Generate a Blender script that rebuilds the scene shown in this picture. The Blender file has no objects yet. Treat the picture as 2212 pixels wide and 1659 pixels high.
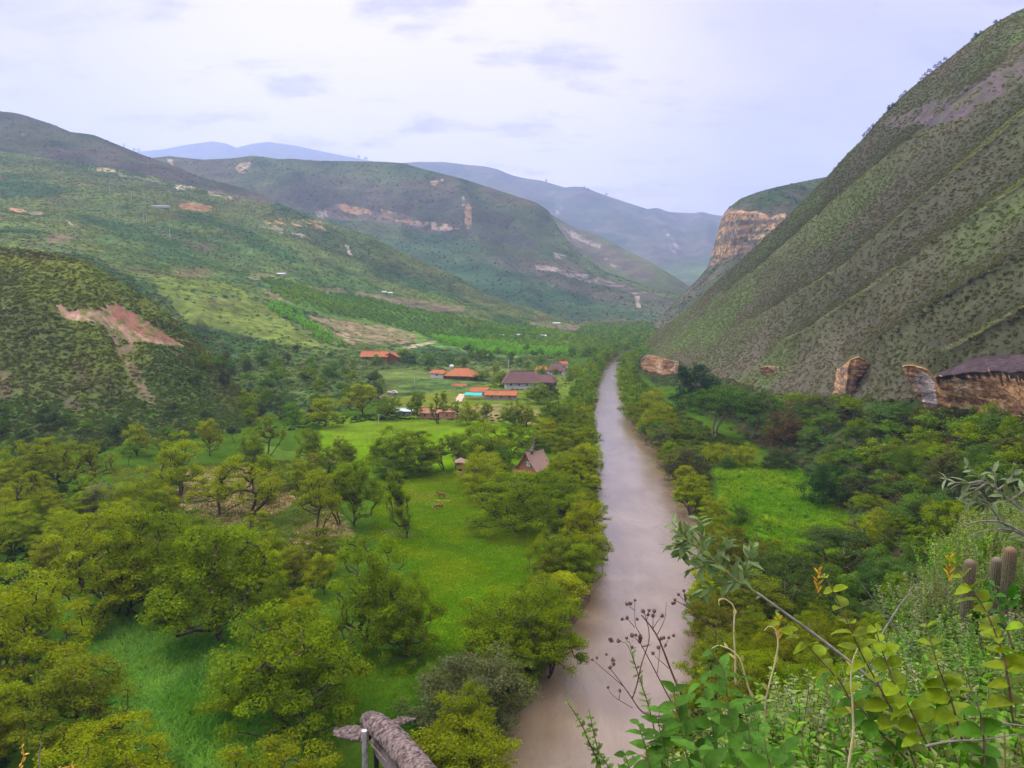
import bpy, math, random
import numpy as np
from mathutils import Vector, Matrix
from mathutils.bvhtree import BVHTree

SC = bpy.context.scene
COL = SC.collection
# ------------------------------------------------------------------ camera
FPX, CU, CV, HCAM = 1598.0, 1106.0, 829.5, 50.0      # focal length and centre in the pixel grid used for measuring
PITCH = math.atan((CV - 640.0) / FPX)
cam_d = bpy.data.cameras.new('camera')
cam_d.sensor_width = 36.0
cam_d.lens = 36.0 * FPX / 2212.0
cam_d.clip_start = 0.05
cam_d.clip_end = 30000.0
cam = bpy.data.objects.new('camera', cam_d)
cam.location = (0, 0, HCAM)
cam.rotation_euler = (math.radians(90) - PITCH, 0, 0)
COL.objects.link(cam)
SC.camera = cam
# ------------------------------------------------------------------ sky, sun, exposure
SUN_EL, SUN_AZ = math.radians(36), math.radians(-62)   # ahead and to the left
W = bpy.data.worlds.new('World')
SC.world = W
W.use_nodes = True
nt = W.node_tree
nt.nodes.clear()
def N(nt, typ, **kw):
    n = nt.nodes.new(typ)
    for k, v in kw.items():
        if k.startswith('i_'):
            n.inputs[int(k[2:])].default_value = v
        else:
            setattr(n, k, v)
    return n
def math_node(nt, op, a, b=None, clamp=False):
    n = nt.nodes.new('ShaderNodeMath'); n.operation = op; n.use_clamp = clamp
    for i, x in enumerate((a, b)):
        if x is None: continue
        if isinstance(x, (int, float)): n.inputs[i].default_value = x
        else: nt.links.new(x, n.inputs[i])
    return n.outputs[0]
def mixc(nt, fac, a, b, blend='MIX'):
    n = nt.nodes.new('ShaderNodeMix'); n.data_type = 'RGBA'; n.blend_type = blend
    for s, x in (('Factor', fac), ('A', a), ('B', b)):
        sock = [q for q in n.inputs if q.name == s and (q.type == 'RGBA' if s != 'Factor' else q.type == 'VALUE')][0]
        if isinstance(x, (int, float)): sock.default_value = x
        elif isinstance(x, tuple): sock.default_value = (*x[:3], 1)
        else: nt.links.new(x, sock)
    return [q for q in n.outputs if q.type == 'RGBA'][0]
def ramp(nt, fac, stops):
    n = nt.nodes.new('ShaderNodeMapRange'); n.interpolation_type = 'SMOOTHSTEP'
    nt.links.new(fac, n.inputs[0])
    n.inputs[1].default_value, n.inputs[2].default_value, n.inputs[3].default_value, n.inputs[4].default_value = stops
    return n.outputs[0]
tc = N(nt, 'ShaderNodeTexCoord')
sky = N(nt, 'ShaderNodeTexSky', sky_type='NISHITA', sun_disc=False, sun_elevation=SUN_EL, sun_rotation=SUN_AZ)
sep = N(nt, 'ShaderNodeSeparateXYZ'); nt.links.new(tc.outputs['Generated'], sep.inputs[0])
zc = math_node(nt, 'MAXIMUM', sep.outputs[2], 0.0)
zd = math_node(nt, 'ADD', zc, 0.22)
cx = math_node(nt, 'DIVIDE', sep.outputs[0], zd)
cy = math_node(nt, 'DIVIDE', sep.outputs[1], zd)
comb = N(nt, 'ShaderNodeCombineXYZ'); nt.links.new(cx, comb.inputs[0]); nt.links.new(math_node(nt, 'MULTIPLY', cy, 1.6), comb.inputs[1])
n1 = N(nt, 'ShaderNodeTexNoise', i_2=0.9, i_3=7.0, i_4=0.55); nt.links.new(comb.outputs[0], n1.inputs[0])
n2 = N(nt, 'ShaderNodeTexNoise', i_2=2.6, i_3=6.0, i_4=0.6); nt.links.new(comb.outputs[0], n2.inputs[0])
c_soft = ramp(nt, n1.outputs[0], (0.40, 0.64, 0.0, 1.0))
c_streak = ramp(nt, n2.outputs[0], (0.50, 0.68, 0.0, 1.0))
# bright thin cloud in front of the sun against lilac cloud
gl = N(nt, 'ShaderNodeVectorMath', operation='DOT_PRODUCT')
nt.links.new(tc.outputs['Generated'], gl.inputs[0])
ga, ge = math.radians(-7.0), math.radians(15.5)
gl.inputs[1].default_value = (math.sin(ga) * math.cos(ge), math.cos(ga) * math.cos(ge), math.sin(ge))
glow = ramp(nt, gl.outputs['Value'], (0.90, 0.997, 0.0, 1.0))
glow2 = ramp(nt, gl.outputs['Value'], (0.70, 0.99, 0.0, 1.0))
colA = mixc(nt, c_soft, (0.40, 0.385, 0.58), (0.62, 0.54, 0.63))
colB = mixc(nt, math_node(nt, 'MULTIPLY', c_streak, 0.7), colA, (0.25, 0.245, 0.40))
colC = mixc(nt, math_node(nt, 'MULTIPLY', glow2, 0.5), colB, (0.70, 0.59, 0.66))
colC = mixc(nt, math_node(nt, 'MULTIPLY', math_node(nt, 'MULTIPLY', glow, 0.75), math_node(nt, 'SUBTRACT', 1.0, math_node(nt, 'MULTIPLY', c_streak, 1.0))), colC, (0.98, 0.85, 0.86))
# an overcast sky is brighter overhead than at the horizon
up = ramp(nt, sep.outputs[2], (0.42, 0.9, 1.0, 4.0))
colC = mixc(nt, ramp(nt, sep.outputs[2], (0.42, 0.75, 0.0, 1.0)), colC, (0.66, 0.60, 0.56))
upn = N(nt, 'ShaderNodeVectorMath', operation='SCALE'); nt.links.new(colC, upn.inputs[0]); nt.links.new(math_node(nt, 'MULTIPLY', up, 10.0), upn.inputs[3])
mx = mixc(nt, 0.93, sky.outputs[0], upn.outputs[0])
bg = N(nt, 'ShaderNodeBackground'); nt.links.new(mx, bg.inputs[0]); bg.inputs[1].default_value = 0.1
wo = N(nt, 'ShaderNodeOutputWorld'); nt.links.new(bg.outputs[0], wo.inputs[0])
sl = bpy.data.lights.new('sun', 'SUN'); sl.energy = 2.8; sl.angle = math.radians(14); sl.color = (1.0, 0.93, 0.80)
so = bpy.data.objects.new('sun', sl); COL.objects.link(so)
sd = Vector((math.sin(SUN_AZ) * math.cos(SUN_EL), math.cos(SUN_AZ) * math.cos(SUN_EL), math.sin(SUN_EL)))
so.rotation_euler = sd.to_track_quat('Z', 'Y').to_euler()
so.location = (0, 0, 400)
SC.view_settings.view_transform = 'Standard'
SC.view_settings.look = 'None'
SC.view_settings.exposure = 0.6
SC.view_settings.gamma = 1.0
SC.view_settings.use_curve_mapping = False
SC.render.engine = 'CYCLES'
SC.cycles.max_bounces = 5
SC.cycles.diffuse_bounces = 3
SC.cycles.glossy_bounces = 2
SC.cycles.transmission_bounces = 3
SC.cycles.transparent_max_bounces = 4
SC.cycles.volume_bounces = 1
SC.cycles.use_denoising = True

# ------------------------------------------------------------------ helpers
rng = np.random.default_rng(7)
random.seed(7)
cp, sp_ = math.cos(PITCH), math.sin(PITCH)
def Wd(u, v, d):
    """point seen at measuring pixel (u, v) at forward distance d"""
    a, b = (u - CU) / FPX, (CV - v) / FPX
    k = d / (cp + b * sp_)
    return np.array([a * k, d, HCAM + k * (b * cp - sp_)])
def Gz(u, v, z=0.0):
    a, b = (u - CU) / FPX, (CV - v) / FPX
    k = (z - HCAM) / (b * cp - sp_)
    return np.array([a * k, k * (cp + b * sp_), z])
def proj(P):
    P = np.asarray(P, float); q = P - np.array([0, 0, HCAM])
    dep = q[..., 1] * cp - q[..., 2] * sp_
    upc = q[..., 1] * sp_ + q[..., 2] * cp
    dep = np.where(np.abs(dep) < 1e-6, 1e-6, dep)
    return CU + FPX * q[..., 0] / dep, CV - FPX * upc / dep, dep
def _h(ix, iy, iz, s):
    h = (ix * 374761393 + iy * 668265263 + iz * 2147483647 + s * 1274126177) & 0xffffffff
    h = ((h ^ (h >> 13)) * 1274126177) & 0xffffffff
    h = h ^ (h >> 16)
    return (h & 0xffff) / 65535.0
def vnoise(P, s=0):
    P = np.asarray(P, float)
    i = np.floor(P).astype(np.int64); f = P - i; f = f * f * (3 - 2 * f)
    out = 0
    for dx in (0, 1):
        for dy in (0, 1):
            for dz in (0, 1):
                w = (f[..., 0] if dx else 1 - f[..., 0]) * (f[..., 1] if dy else 1 - f[..., 1]) * (f[..., 2] if dz else 1 - f[..., 2])
                out = out + w * _h(i[..., 0] + dx, i[..., 1] + dy, i[..., 2] + dz, s)
    return out * 2 - 1
def fbm(P, scale, octs=4, s=0):
    P = np.asarray(P, float) / scale; a, t, tot = 1.0, 0, 0
    for o in range(octs):
        t = t + a * vnoise(P * 2 ** o + 17.3 * o, s + o); tot += a; a *= 0.5
    return t / tot
def inpoly(x, y, poly):
    poly = np.asarray(poly, float); c = np.zeros(np.shape(x), bool); n = len(poly)
    for i in range(n):
        x1, y1 = poly[i][:2]; x2, y2 = poly[(i + 1) % n][:2]
        if y1 == y2: continue
        c ^= ((y1 > y) != (y2 > y)) & (x < (x2 - x1) * (y - y1) / (y2 - y1) + x1)
    return c
def polydist(x, y, line):
    line = np.asarray(line, float); best = np.full(np.shape(x), 1e9); side = np.zeros(np.shape(x)); tt = np.zeros(np.shape(x))
    acc = 0
    for i in range(len(line) - 1):
        ax, ay = line[i][:2]; bx, by = line[i + 1][:2]
        dx, dy = bx - ax, by - ay; L2 = dx * dx + dy * dy
        t = np.clip(((x - ax) * dx + (y - ay) * dy) / L2, 0, 1)
        ex, ey = x - (ax + t * dx), y - (ay + t * dy)
        d = np.hypot(ex, ey); m = d < best
        best = np.where(m, d, best); side = np.where(m, np.sign(dx * ey - dy * ex), side); tt = np.where(m, (i + t) / (len(line) - 1), tt)
    return best, side, tt
def sstep(a, b, x):
    t = np.clip((x - a) / (b - a), 0, 1); return t * t * (3 - 2 * t)
def new_mesh(name, V, F, mats=(), smooth=False, midx=None, cols=None, rnd=None):
    """V (n,3) array, F list/array of faces (same length rows) or list of lists"""
    me = bpy.data.meshes.new(name)
    V = np.asarray(V, np.float32)
    if isinstance(F, np.ndarray):
        k = F.shape[1]; nf = len(F)
        me.vertices.add(len(V)); me.vertices.foreach_set('co', V.ravel())
        me.loops.add(nf * k); me.loops.foreach_set('vertex_index', F.astype(np.int32).ravel())
        me.polygons.add(nf); me.polygons.foreach_set('loop_start', np.arange(0, nf * k, k, dtype=np.int32))
        me.polygons.foreach_set('loop_total', np.full(nf, k, np.int32))
    else:
        me.from_pydata([tuple(map(float, v)) for v in V], [], [tuple(map(int, f)) for f in F])
        nf = len(F)
    if midx is not None: me.polygons.foreach_set('material_index', np.asarray(midx, np.int32))
    me.polygons.foreach_set('use_smooth', np.full(nf, bool(smooth)))
    if cols is not None:
        a = me.color_attributes.new('Col', 'FLOAT_COLOR', 'POINT')
        c = np.ones((len(V), 4), np.float32); c[:, :3] = cols; a.data.foreach_set('color', c.ravel())
    if rnd is not None:
        a = me.attributes.new('rnd', 'FLOAT', 'FACE'); a.data.foreach_set('value', np.asarray(rnd, np.float32))
    me.update(calc_edges=True); me.validate()
    for m in mats: me.materials.append(m)
    return me
def obj(name, me, parent=None, loc=None, label=None, cat=None, group=None, kind=None, color=None):
    o = bpy.data.objects.new(name, me); COL.objects.link(o)
    if parent is not None: o.parent = parent
    if loc is not None: o.location = tuple(map(float, loc))
    if label: o['label'] = label
    if cat: o['category'] = cat
    if group: o['group'] = group
    if kind: o['kind'] = kind
    if color is not None: o.color = (*color, 1)
    return o
class MB:
    """collects boxes, prisms and tubes into one mesh"""
    def __init__(s): s.v, s.f, s.m = [], [], []
    def add(s, vs, fs, mi=0):
        b = len(s.v); s.v += [tuple(map(float, v)) for v in vs]; s.f += [tuple(b + i for i in f) for f in fs]; s.m += [mi] * len(fs); return s
    def box(s, c, h, mi=0, rz=0.0, tilt=None):
        cr, sr = math.cos(rz), math.sin(rz); vs = []
        for dz in (-1, 1):
            for dx, dy in ((-1, -1), (1, -1), (1, 1), (-1, 1)):
                x, y, z = dx * h[0], dy * h[1], dz * h[2]
                vs.append((c[0] + x * cr - y * sr, c[1] + x * sr + y * cr, c[2] + z))
        return s.add(vs, [(0, 3, 2, 1), (4, 5, 6, 7), (0, 1, 5, 4), (1, 2, 6, 5), (2, 3, 7, 6), (3, 0, 4, 7)], mi)
    def tube(s, pts, rad, n=6, mi=0, cap=True):
        pts = [np.asarray(p, float) for p in pts]
        if np.isscalar(rad): rad = [rad] * len(pts)
        b = len(s.v); up = np.array([0, 0, 1.0])
        for i, p in enumerate(pts):
            t = pts[min(i + 1, len(pts) - 1)] - pts[max(i - 1, 0)]; t = t / (np.linalg.norm(t) + 1e-9)
            a = np.cross(t, up if abs(t[2]) < 0.95 else np.array([1.0, 0, 0])); a /= np.linalg.norm(a) + 1e-9; c = np.cross(t, a)
            for k in range(n):
                an = 2 * math.pi * k / n
                q = p + rad[i] * (math.cos(an) * a + math.sin(an) * c); s.v.append(tuple(q))
        for i in range(len(pts) - 1):
            for k in range(n):
                k2 = (k + 1) % n
                s.f.append((b + i * n + k, b + i * n + k2, b + (i + 1) * n + k2, b + (i + 1) * n + k)); s.m.append(mi)
        if cap:
            s.f.append(tuple(b + k for k in range(n))[::-1]); s.m.append(mi)
            s.f.append(tuple(b + (len(pts) - 1) * n + k for k in range(n))); s.m.append(mi)
        return s
    def ell(s, c, r, n=10, m=7, mi=0, R=None):
        vs, fs = [], []
        for i in range(m + 1):
            th = math.pi * i / m
            for k in range(n):
                ph = 2 * math.pi * k / n
                q = np.array([r[0] * math.sin(th) * math.cos(ph), r[1] * math.sin(th) * math.sin(ph), r[2] * math.cos(th)])
                if R is not None: q = R @ q
                vs.append(q + np.asarray(c, float))
        for i in range(m):
            for k in range(n):
                k2 = (k + 1) % n; fs.append((i * n + k, (i + 1) * n + k, (i + 1) * n + k2, i * n + k2))
        return s.add(vs, fs, mi)
    def mesh(s, name, mats, smooth=False):
        return new_mesh(name, np.array(s.v), s.f, mats, smooth, s.m)
def grid_faces(nr, nc):
    r, c = np.meshgrid(np.arange(nr - 1), np.arange(nc - 1), indexing='ij')
    a = (r * nc + c).ravel(); return np.stack([a, a + nc, a + nc + 1, a + 1], 1)

# ------------------------------------------------------------------ materials
def base_mat(name, rough=0.9, spec=0.2):
    m = bpy.data.materials.new(name); m.use_nodes = True; t = m.node_tree
    b = t.nodes['Principled BSDF']; b.inputs['Roughness'].default_value = rough
    b.inputs['Specular IOR Level'].default_value = spec
    return m, t, b
def plain(name, col, rough=0.85, spec=0.2, var=0.25, scale=3.0, bump=0.0):
    m, t, b = base_mat(name, rough, spec)
    tc = N(t, 'ShaderNodeTexCoord'); n = N(t, 'ShaderNodeTexNoise', i_2=scale, i_3=5.0, i_4=0.6); t.links.new(tc.outputs['Object'], n.inputs[0])
    f = ramp(t, n.outputs[0], (0.3, 0.7, 0.0, 1.0))
    c = mixc(t, f, tuple(x * (1 - var) for x in col), tuple(min(1, x * (1 + var)) for x in col))
    t.links.new(c, b.inputs['Base Color'])
    if bump:
        bp = N(t, 'ShaderNodeBump', i_0=bump); t.links.new(n.outputs[0], bp.inputs['Height']); t.links.new(bp.outputs[0], b.inputs['Normal'])
    return m
def ground_mat(name, s1, s2, bump=0.5, bdist=1.0, var=0.35):
    """colour attribute of the place, broken up by noise at two scales (metres)"""
    m, t, b = base_mat(name, 0.95, 0.0)
    at = N(t, 'ShaderNodeAttribute', attribute_name='Col')
    tc = N(t, 'ShaderNodeTexCoord')
    na = N(t, 'ShaderNodeTexNoise', i_2=1.0 / s1, i_3=6.0, i_4=0.65); nb = N(t, 'ShaderNodeTexNoise', i_2=1.0 / s2, i_3=4.0, i_4=0.6)
    t.links.new(tc.outputs['Object'], na.inputs[0]); t.links.new(tc.outputs['Object'], nb.inputs[0])
    fa = ramp(t, na.outputs[0], (0.30, 0.70, 1 - var, 1 + var)); fb = ramp(t, nb.outputs[0], (0.3, 0.7, 1 - var, 1 + var))
    sc = N(t, 'ShaderNodeVectorMath', operation='SCALE'); t.links.new(at.outputs['Color'], sc.inputs[0]); t.links.new(math_node(t, 'MULTIPLY', fa, fb), sc.inputs[3])
    t.links.new(sc.outputs[0], b.inputs['Base Color'])
    bp = N(t, 'ShaderNodeBump', i_0=bump, i_1=bdist); t.links.new(na.outputs[0], bp.inputs['Height']); t.links.new(bp.outputs[0], b.inputs['Normal'])
    return m
def leaf_mat(name, attr=False, trans=0.38, var=0.45, hue=0.12, rough=0.6, spec=0.25, tint=(1, 1, 1)):
    """foliage: object colour (or the point's own colour for stuff), varied per leaf; some light passes through"""
    m, t, b = base_mat(name, rough, spec)
    if attr:
        at = N(t, 'ShaderNodeAttribute', attribute_name='bcol', attribute_type='INSTANCER'); src = at.outputs['Color']
    else:
        oi = N(t, 'ShaderNodeObjectInfo'); src = oi.outputs['Color']
    rn = N(t, 'ShaderNodeAttribute', attribute_name='rnd')
    f = math_node(t, 'ADD', math_node(t, 'MULTIPLY', rn.outputs['Fac'], 2 * var), 1 - var)
    sc = N(t, 'ShaderNodeVectorMath', operation='SCALE'); t.links.new(src, sc.inputs[0]); t.links.new(f, sc.inputs[3])
    hn = N(t, 'ShaderNodeTexNoise', i_2=0.35, i_3=2.0); g = N(t, 'ShaderNodeNewGeometry'); t.links.new(g.outputs['Position'], hn.inputs[0])
    warm = N(t, 'ShaderNodeVectorMath', operation='MULTIPLY'); t.links.new(sc.outputs[0], warm.inputs[0]); warm.inputs[1].default_value = (1 + hue, 1.0, 0.75)
    c = mixc(t, ramp(t, hn.outputs[0], (0.35, 0.65, 0, 1)), sc.outputs[0], warm.outputs[0])
    t.links.new(c, b.inputs['Base Color'])
    out = t.nodes['Material Output']
    tr = N(t, 'ShaderNodeBsdfTranslucent'); tcx = N(t, 'ShaderNodeVectorMath', operation='MULTIPLY'); t.links.new(c, tcx.inputs[0]); tcx.inputs[1].default_value = (1.3, 1.4, 0.3)
    t.links.new(tcx.outputs[0], tr.inputs[0])
    ms = N(t, 'ShaderNodeMixShader'); ms.inputs[0].default_value = trans
    t.links.new(b.outputs[0], ms.inputs[1]); t.links.new(tr.outputs[0], ms.inputs[2]); t.links.new(ms.outputs[0], out.inputs[0])
    return m
M_leaf = leaf_mat('leaf_green', spec=0.04, rough=0.9)
M_leafi = leaf_mat('leaf_scatter', attr=True, spec=0.02, rough=0.9)
M_bark = plain('bark', (0.075, 0.055, 0.042), 0.95, 0.1, 0.5, 2.0)
M_barkpale = plain('pale_bark', (0.16, 0.13, 0.10), 0.95, 0.1, 0.4, 2.0)
# ================================================================== terrain
def resample(row, n, ts=None):
    row = np.array([r if len(r) == 3 else (*r, 0) for r in row], float)
    P = np.array([Wd(*r) for r in row])
    # cumulative picture length gives the parameter, so that rows stay aligned column by column
    L = np.concatenate([[0], np.cumsum(np.hypot(np.diff(row[:, 0]), np.diff(row[:, 1])))]); L /= L[-1]
    t = np.linspace(0, 1, n)
    return np.stack([np.interp(t, L, P[:, k]) for k in range(3)], 1), t
def smooth1(a, k):
    for _ in range(k):
        b = a.copy(); b[1:-1] = (a[:-2] + 2 * a[1:-1] + a[2:]) / 4; a = b
    return a
def by_u(row, us):
    """row given with increasing u: interpolate pixel height and distance at the same columns us"""
    row = np.array(row, float); v = np.interp(us, row[:, 0], row[:, 1]); d = np.interp(us, row[:, 0], row[:, 2])
    return v, d
HILLS = {}
def rock_strata(th, seed=0, a=(0.40, 0.25, 0.14), b=(0.17, 0.12, 0.10), c=(0.32, 0.26, 0.21)):
    # bedded sandstone: bands follow the height, broken along the face
    def f(V, PU, PV):
        Q = V.copy(); Q[:, :2] *= 0.08 / th; Q[:, 2] /= th
        n = vnoise(Q, seed) * 0.6 + 0.4 * vnoise(Q * [2.5, 2.5, 2.7], seed + 1); k = sstep(-0.12, 0.12, n)[:, None]
        n2 = sstep(0.1, 0.35, fbm(V, th * 6, 4, seed + 3))[:, None]
        return (np.array(b) * (1 - k) + np.array(a) * k) * (1 - n2 * 0.7) + np.array(c) * n2 * 0.7
    return f
def hill(name, rows, us, nsub, amp, nscale, mat, basecol, ridges=(), paint=(), back=(80, -60), smooth=2, label=None, colnoise=None, byu=True, crestamp=0.15, soften=4, kind='structure', sink=2.0, fold_shading=None, strata=None):
    nc = len(us)
    R3 = []
    for r in rows:
        if byu:
            v, d = by_u(r, us); P = np.array([Wd(u, vv, dd) for u, vv, dd in zip(us, v, d)])
        else:
            P, _ = resample(r, nc)
        P = smooth1(P, smooth); R3.append(P)
    R3 = np.array(R3)
    nr = (len(rows) - 1) * nsub + 1
    t = np.linspace(0, len(rows) - 1, nr)
    i0 = np.clip(np.floor(t).astype(int), 0, len(rows) - 2); f = (t - i0)[:, None, None]
    G = R3[i0] * (1 - f) + R3[i0 + 1] * f
    # round the kinks between the control rows, keep first and last
    for _ in range(soften):
        H = G.copy(); H[1:-1] = (G[:-2] + 2 * G[1:-1] + G[2:]) / 4; G = H
    PU, PV, _ = proj(G)
    tt = t / t[-1]
    env = (np.clip(tt * 6, crestamp, 1) * np.clip((1 - tt) * 7, 0.0, 1))[:, None]
    dz = amp * env * fbm(G, nscale, 5, 3)
    G[..., 2] += dz
    RC = []
    for line, a, w, asym in ridges:
        d_, side, q = polydist(PU, PV, line)
        sdv = np.where(side > 0, -d_, d_)      # positive below-right of the crest
        if asym < 0.9: prof_ = np.where(sdv > 0, np.exp(-sdv / (w * 0.9)), np.exp(sdv / (w * 0.16)))
        else: prof_ = np.exp(-(d_ / w) ** 2)
        a_ = a * prof_ * np.clip(np.minimum(q, 1 - q) * 6, 0.0, 1)
        if asym < 0.9:
            # folds stand out toward the valley
            vec = G - np.array([0, 0, HCAM]); L_ = np.linalg.norm(vec, axis=-1, keepdims=True); G = G - vec / L_ * a_[..., None]
        else: G[..., 2] += a_
        RC.append((line, w))
    if back[0] or name == 'right_lower_slope': G[-1, :, 2] -= sink
    # the far side of the hill
    b1 = G[0] + np.array([0, back[0] * 0.4, back[1] * 0.25]); b2 = G[0] + np.array([0, back[0], back[1]])
    b1[:, 0] = G[0][:, 0] * b1[:, 1] / G[0][:, 1] * (1 + 0.01 * np.sign(G[0][:, 0] - 20)); b2[:, 0] = G[0][:, 0] * b2[:, 1] / G[0][:, 1] * (1 + 0.03 * np.sign(G[0][:, 0] - 20))
    if back[0]:
        G = np.concatenate([b2[None], b1[None], G]); PU = np.concatenate([PU[:1] * 0 - 9999] * 2 + [PU]); PV = np.concatenate([PV[:1]] * 2 + [PV])
    nr = G.shape[0]
    V = G.reshape(-1, 3)
    PU, PV, _ = proj(V)
    C = np.tile(np.array(basecol, float), (len(V), 1))
    if colnoise is not None:
        for col2, sc, th, sd in colnoise:
            m = sstep(th - 0.15, th + 0.15, fbm(V, sc, 4, sd))[:, None]
            C = C * (1 - m) + np.array(col2) * m
    wu, wv = fbm(V, nscale * 0.3, 4, 11), fbm(V, nscale * 0.3, 4, 23)
    if fold_shading:  # lit crests and shaded gully sides of the folds, painted into the hill colour
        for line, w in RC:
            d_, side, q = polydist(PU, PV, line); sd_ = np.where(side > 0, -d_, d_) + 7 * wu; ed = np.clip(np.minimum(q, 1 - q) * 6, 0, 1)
            k = (np.where(sd_ > 0, np.exp(-sd_ / (w * 0.65)), 0) * 0.8 * ed)[:, None]; C = C * (1 - k) + np.array(fold_shading[0]) * k
            k = (np.where(sd_ <= 0, np.exp(sd_ / (w * 0.75)), 0) * 0.9 * ed)[:, None]; C = C * (1 - k) + np.array(fold_shading[1]) * k
    dens = np.ones(len(V))
    for p in paint:
        poly, col = p[0], p[1]; wob = p[2] if len(p) > 2 else 8; st = p[3] if len(p) > 3 else 1.0; dn = p[4] if len(p) > 4 else None; th = p[5] if len(p) > 5 else -9
        m = inpoly(PU + wob * wu, PV + wob * 0.7 * wv, poly) & (fbm(V, nscale * 0.12, 3, 31) > th)
        cc = col(V, PU, PV)[m] if callable(col) else np.array(col) * (1 + 0.22 * fbm(V[m], nscale * 0.05, 3, 77))[:, None]
        kk = (st * np.clip(0.75 + 2.2 * fbm(V[m], nscale * 0.045, 3, 55), 0, 1))[:, None]; C[m] = C[m] * (1 - kk) + cc * kk
        if dn is not None: dens[m] = dn
    F = grid_faces(nr, nc)
    me = new_mesh(name, V, F, [mat], True, cols=C)
    o = obj(name, me, kind=kind)
    HILLS[name] = dict(V=V, F=F, C=C, dens=dens, o=o, bvh=BVHTree.FromPolygons(V.tolist(), F.tolist()))
    return o
def raycast(u, v, names=None):
    """nearest terrain point seen at a measuring pixel"""
    o = Vector((0, 0, HCAM)); p = Wd(u, v, 100.0); d = (Vector(p) - o).normalized(); best = None
    for k, h in HILLS.items():
        if names and k not in names: continue
        r = h['bvh'].ray_cast(o, d, 20000)
        if r[0] is not None and (best is None or r[3] < best[1]): best = (r[0], r[3], k)
    return best
def drop(x, y, names=None):
    """highest terrain under (x, y)"""
    o = Vector((x, y, 2000)); best = None
    for k, h in HILLS.items():
        if names and k not in names: continue
        r = h['bvh'].ray_cast(o, Vector((0, 0, -1)), 4000)
        if r[0] is not None and (best is None or r[0].z > best): best = r[0].z
    return best
M_far = ground_mat('hill_far', 260, 60, 0.6, 30.0, 0.25)
M_mid = ground_mat('hill_mid', 45, 9, 0.7, 5.0, 0.3)
M_near = ground_mat('hill_near', 5, 0.9, 0.35, 0.5, 0.17)
OLIVE = (0.072, 0.092, 0.030); BROWN = (0.085, 0.070, 0.045); DKG = (0.022, 0.045, 0.016); LITE = (0.110, 0.140, 0.035)
PURP = (0.110, 0.085, 0.100); ROCKT = (0.30, 0.185, 0.10); ROCKW = (0.27, 0.23, 0.21); REDS = (0.26, 0.13, 0.09); TAN = (0.19, 0.145, 0.085)
# ---- far blue range
hill('far_mountains', [
    [(100, 345, 9690), (200, 332, 9690), (245, 318, 9562), (290, 328, 9562), (350, 323, 9562), (400, 313, 9435), (460, 305, 9307), (490, 310, 9307), (510, 319, 9435), (540, 311, 9307), (580, 306, 9180), (640, 315, 9180), (700, 328, 9307), (760, 340, 9435), (810, 349, 9562), (900, 356, 9562), (1000, 372, 9562), (1200, 430, 9562)],
    [(100, 400, 8415), (460, 370, 8032), (600, 372, 7905), (1200, 470, 8287)],
    [(100, 560, 6630), (600, 540, 6375), (1200, 600, 6630)]],
    np.linspace(100, 1200, 220), 24, 130, 1100, M_far, (0.05, 0.07, 0.03), back=(700, -250), smooth=0, colnoise=[((0.08, 0.08, 0.045), 700, 0.1, 2)], crestamp=0.03)
# ---- second far range, behind the mesa and the gorge
hill('distant_hills', [
    [(780, 372, 6235), (860, 353, 6090), (900, 350, 6090), (960, 350, 6090), (1010, 356, 6090), (1060, 372, 6017), (1110, 383, 5945), (1170, 390, 5945), (1220, 405, 5800), (1265, 415, 5800), (1330, 430, 5655), (1400, 452, 5655), (1440, 458, 5655), (1500, 460, 5655), (1560, 466, 5655), (1650, 474, 5655), (1800, 490, 5655)],
    [(780, 430, 5365), (960, 420, 5220), (1100, 440, 5075), (1220, 470, 4930), (1400, 510, 4785), (1560, 520, 4640), (1800, 540, 4640)],
    [(780, 560, 4205), (1100, 540, 4060), (1400, 575, 3915), (1480, 570, 3770), (1560, 560, 3770), (1800, 580, 3770)],
    [(780, 660, 3190), (1200, 640, 3190), (1450, 630, 3045), (1560, 620, 2900), (1800, 640, 2900)]],
    np.linspace(780, 1800, 300), 26, 95, 600, M_far, (0.052, 0.065, 0.030), back=(700, -250), smooth=1,
    ridges=[([(1010, 360), (1120, 430), (1230, 520), (1300, 560)], 70, 26, 1.0), ([(1220, 405), (1290, 450), (1380, 520), (1440, 580)], 50, 24, 1.0), ([(1400, 452), (1440, 500), (1460, 560)], 40, 20, 1.0), ([(1500, 462), (1530, 500), (1520, 560)], 35, 18, 1.0)],
    paint=[([(1205, 452), (1218, 448), (1200, 470), (1196, 466)], ROCKW, 2), ([(1440, 500), (1460, 520), (1480, 548), (1445, 540)], ROCKW, 6, 0.8, None, 0.1),
           ([(1400, 580), (1560, 555), (1560, 640), (1420, 640)], (0.06, 0.11, 0.03), 10, 0.8)], crestamp=0.03,
    colnoise=[((0.075, 0.075, 0.045), 260, 0.05, 5), ((0.03, 0.05, 0.02), 200, 0.25, 9)])
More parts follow.
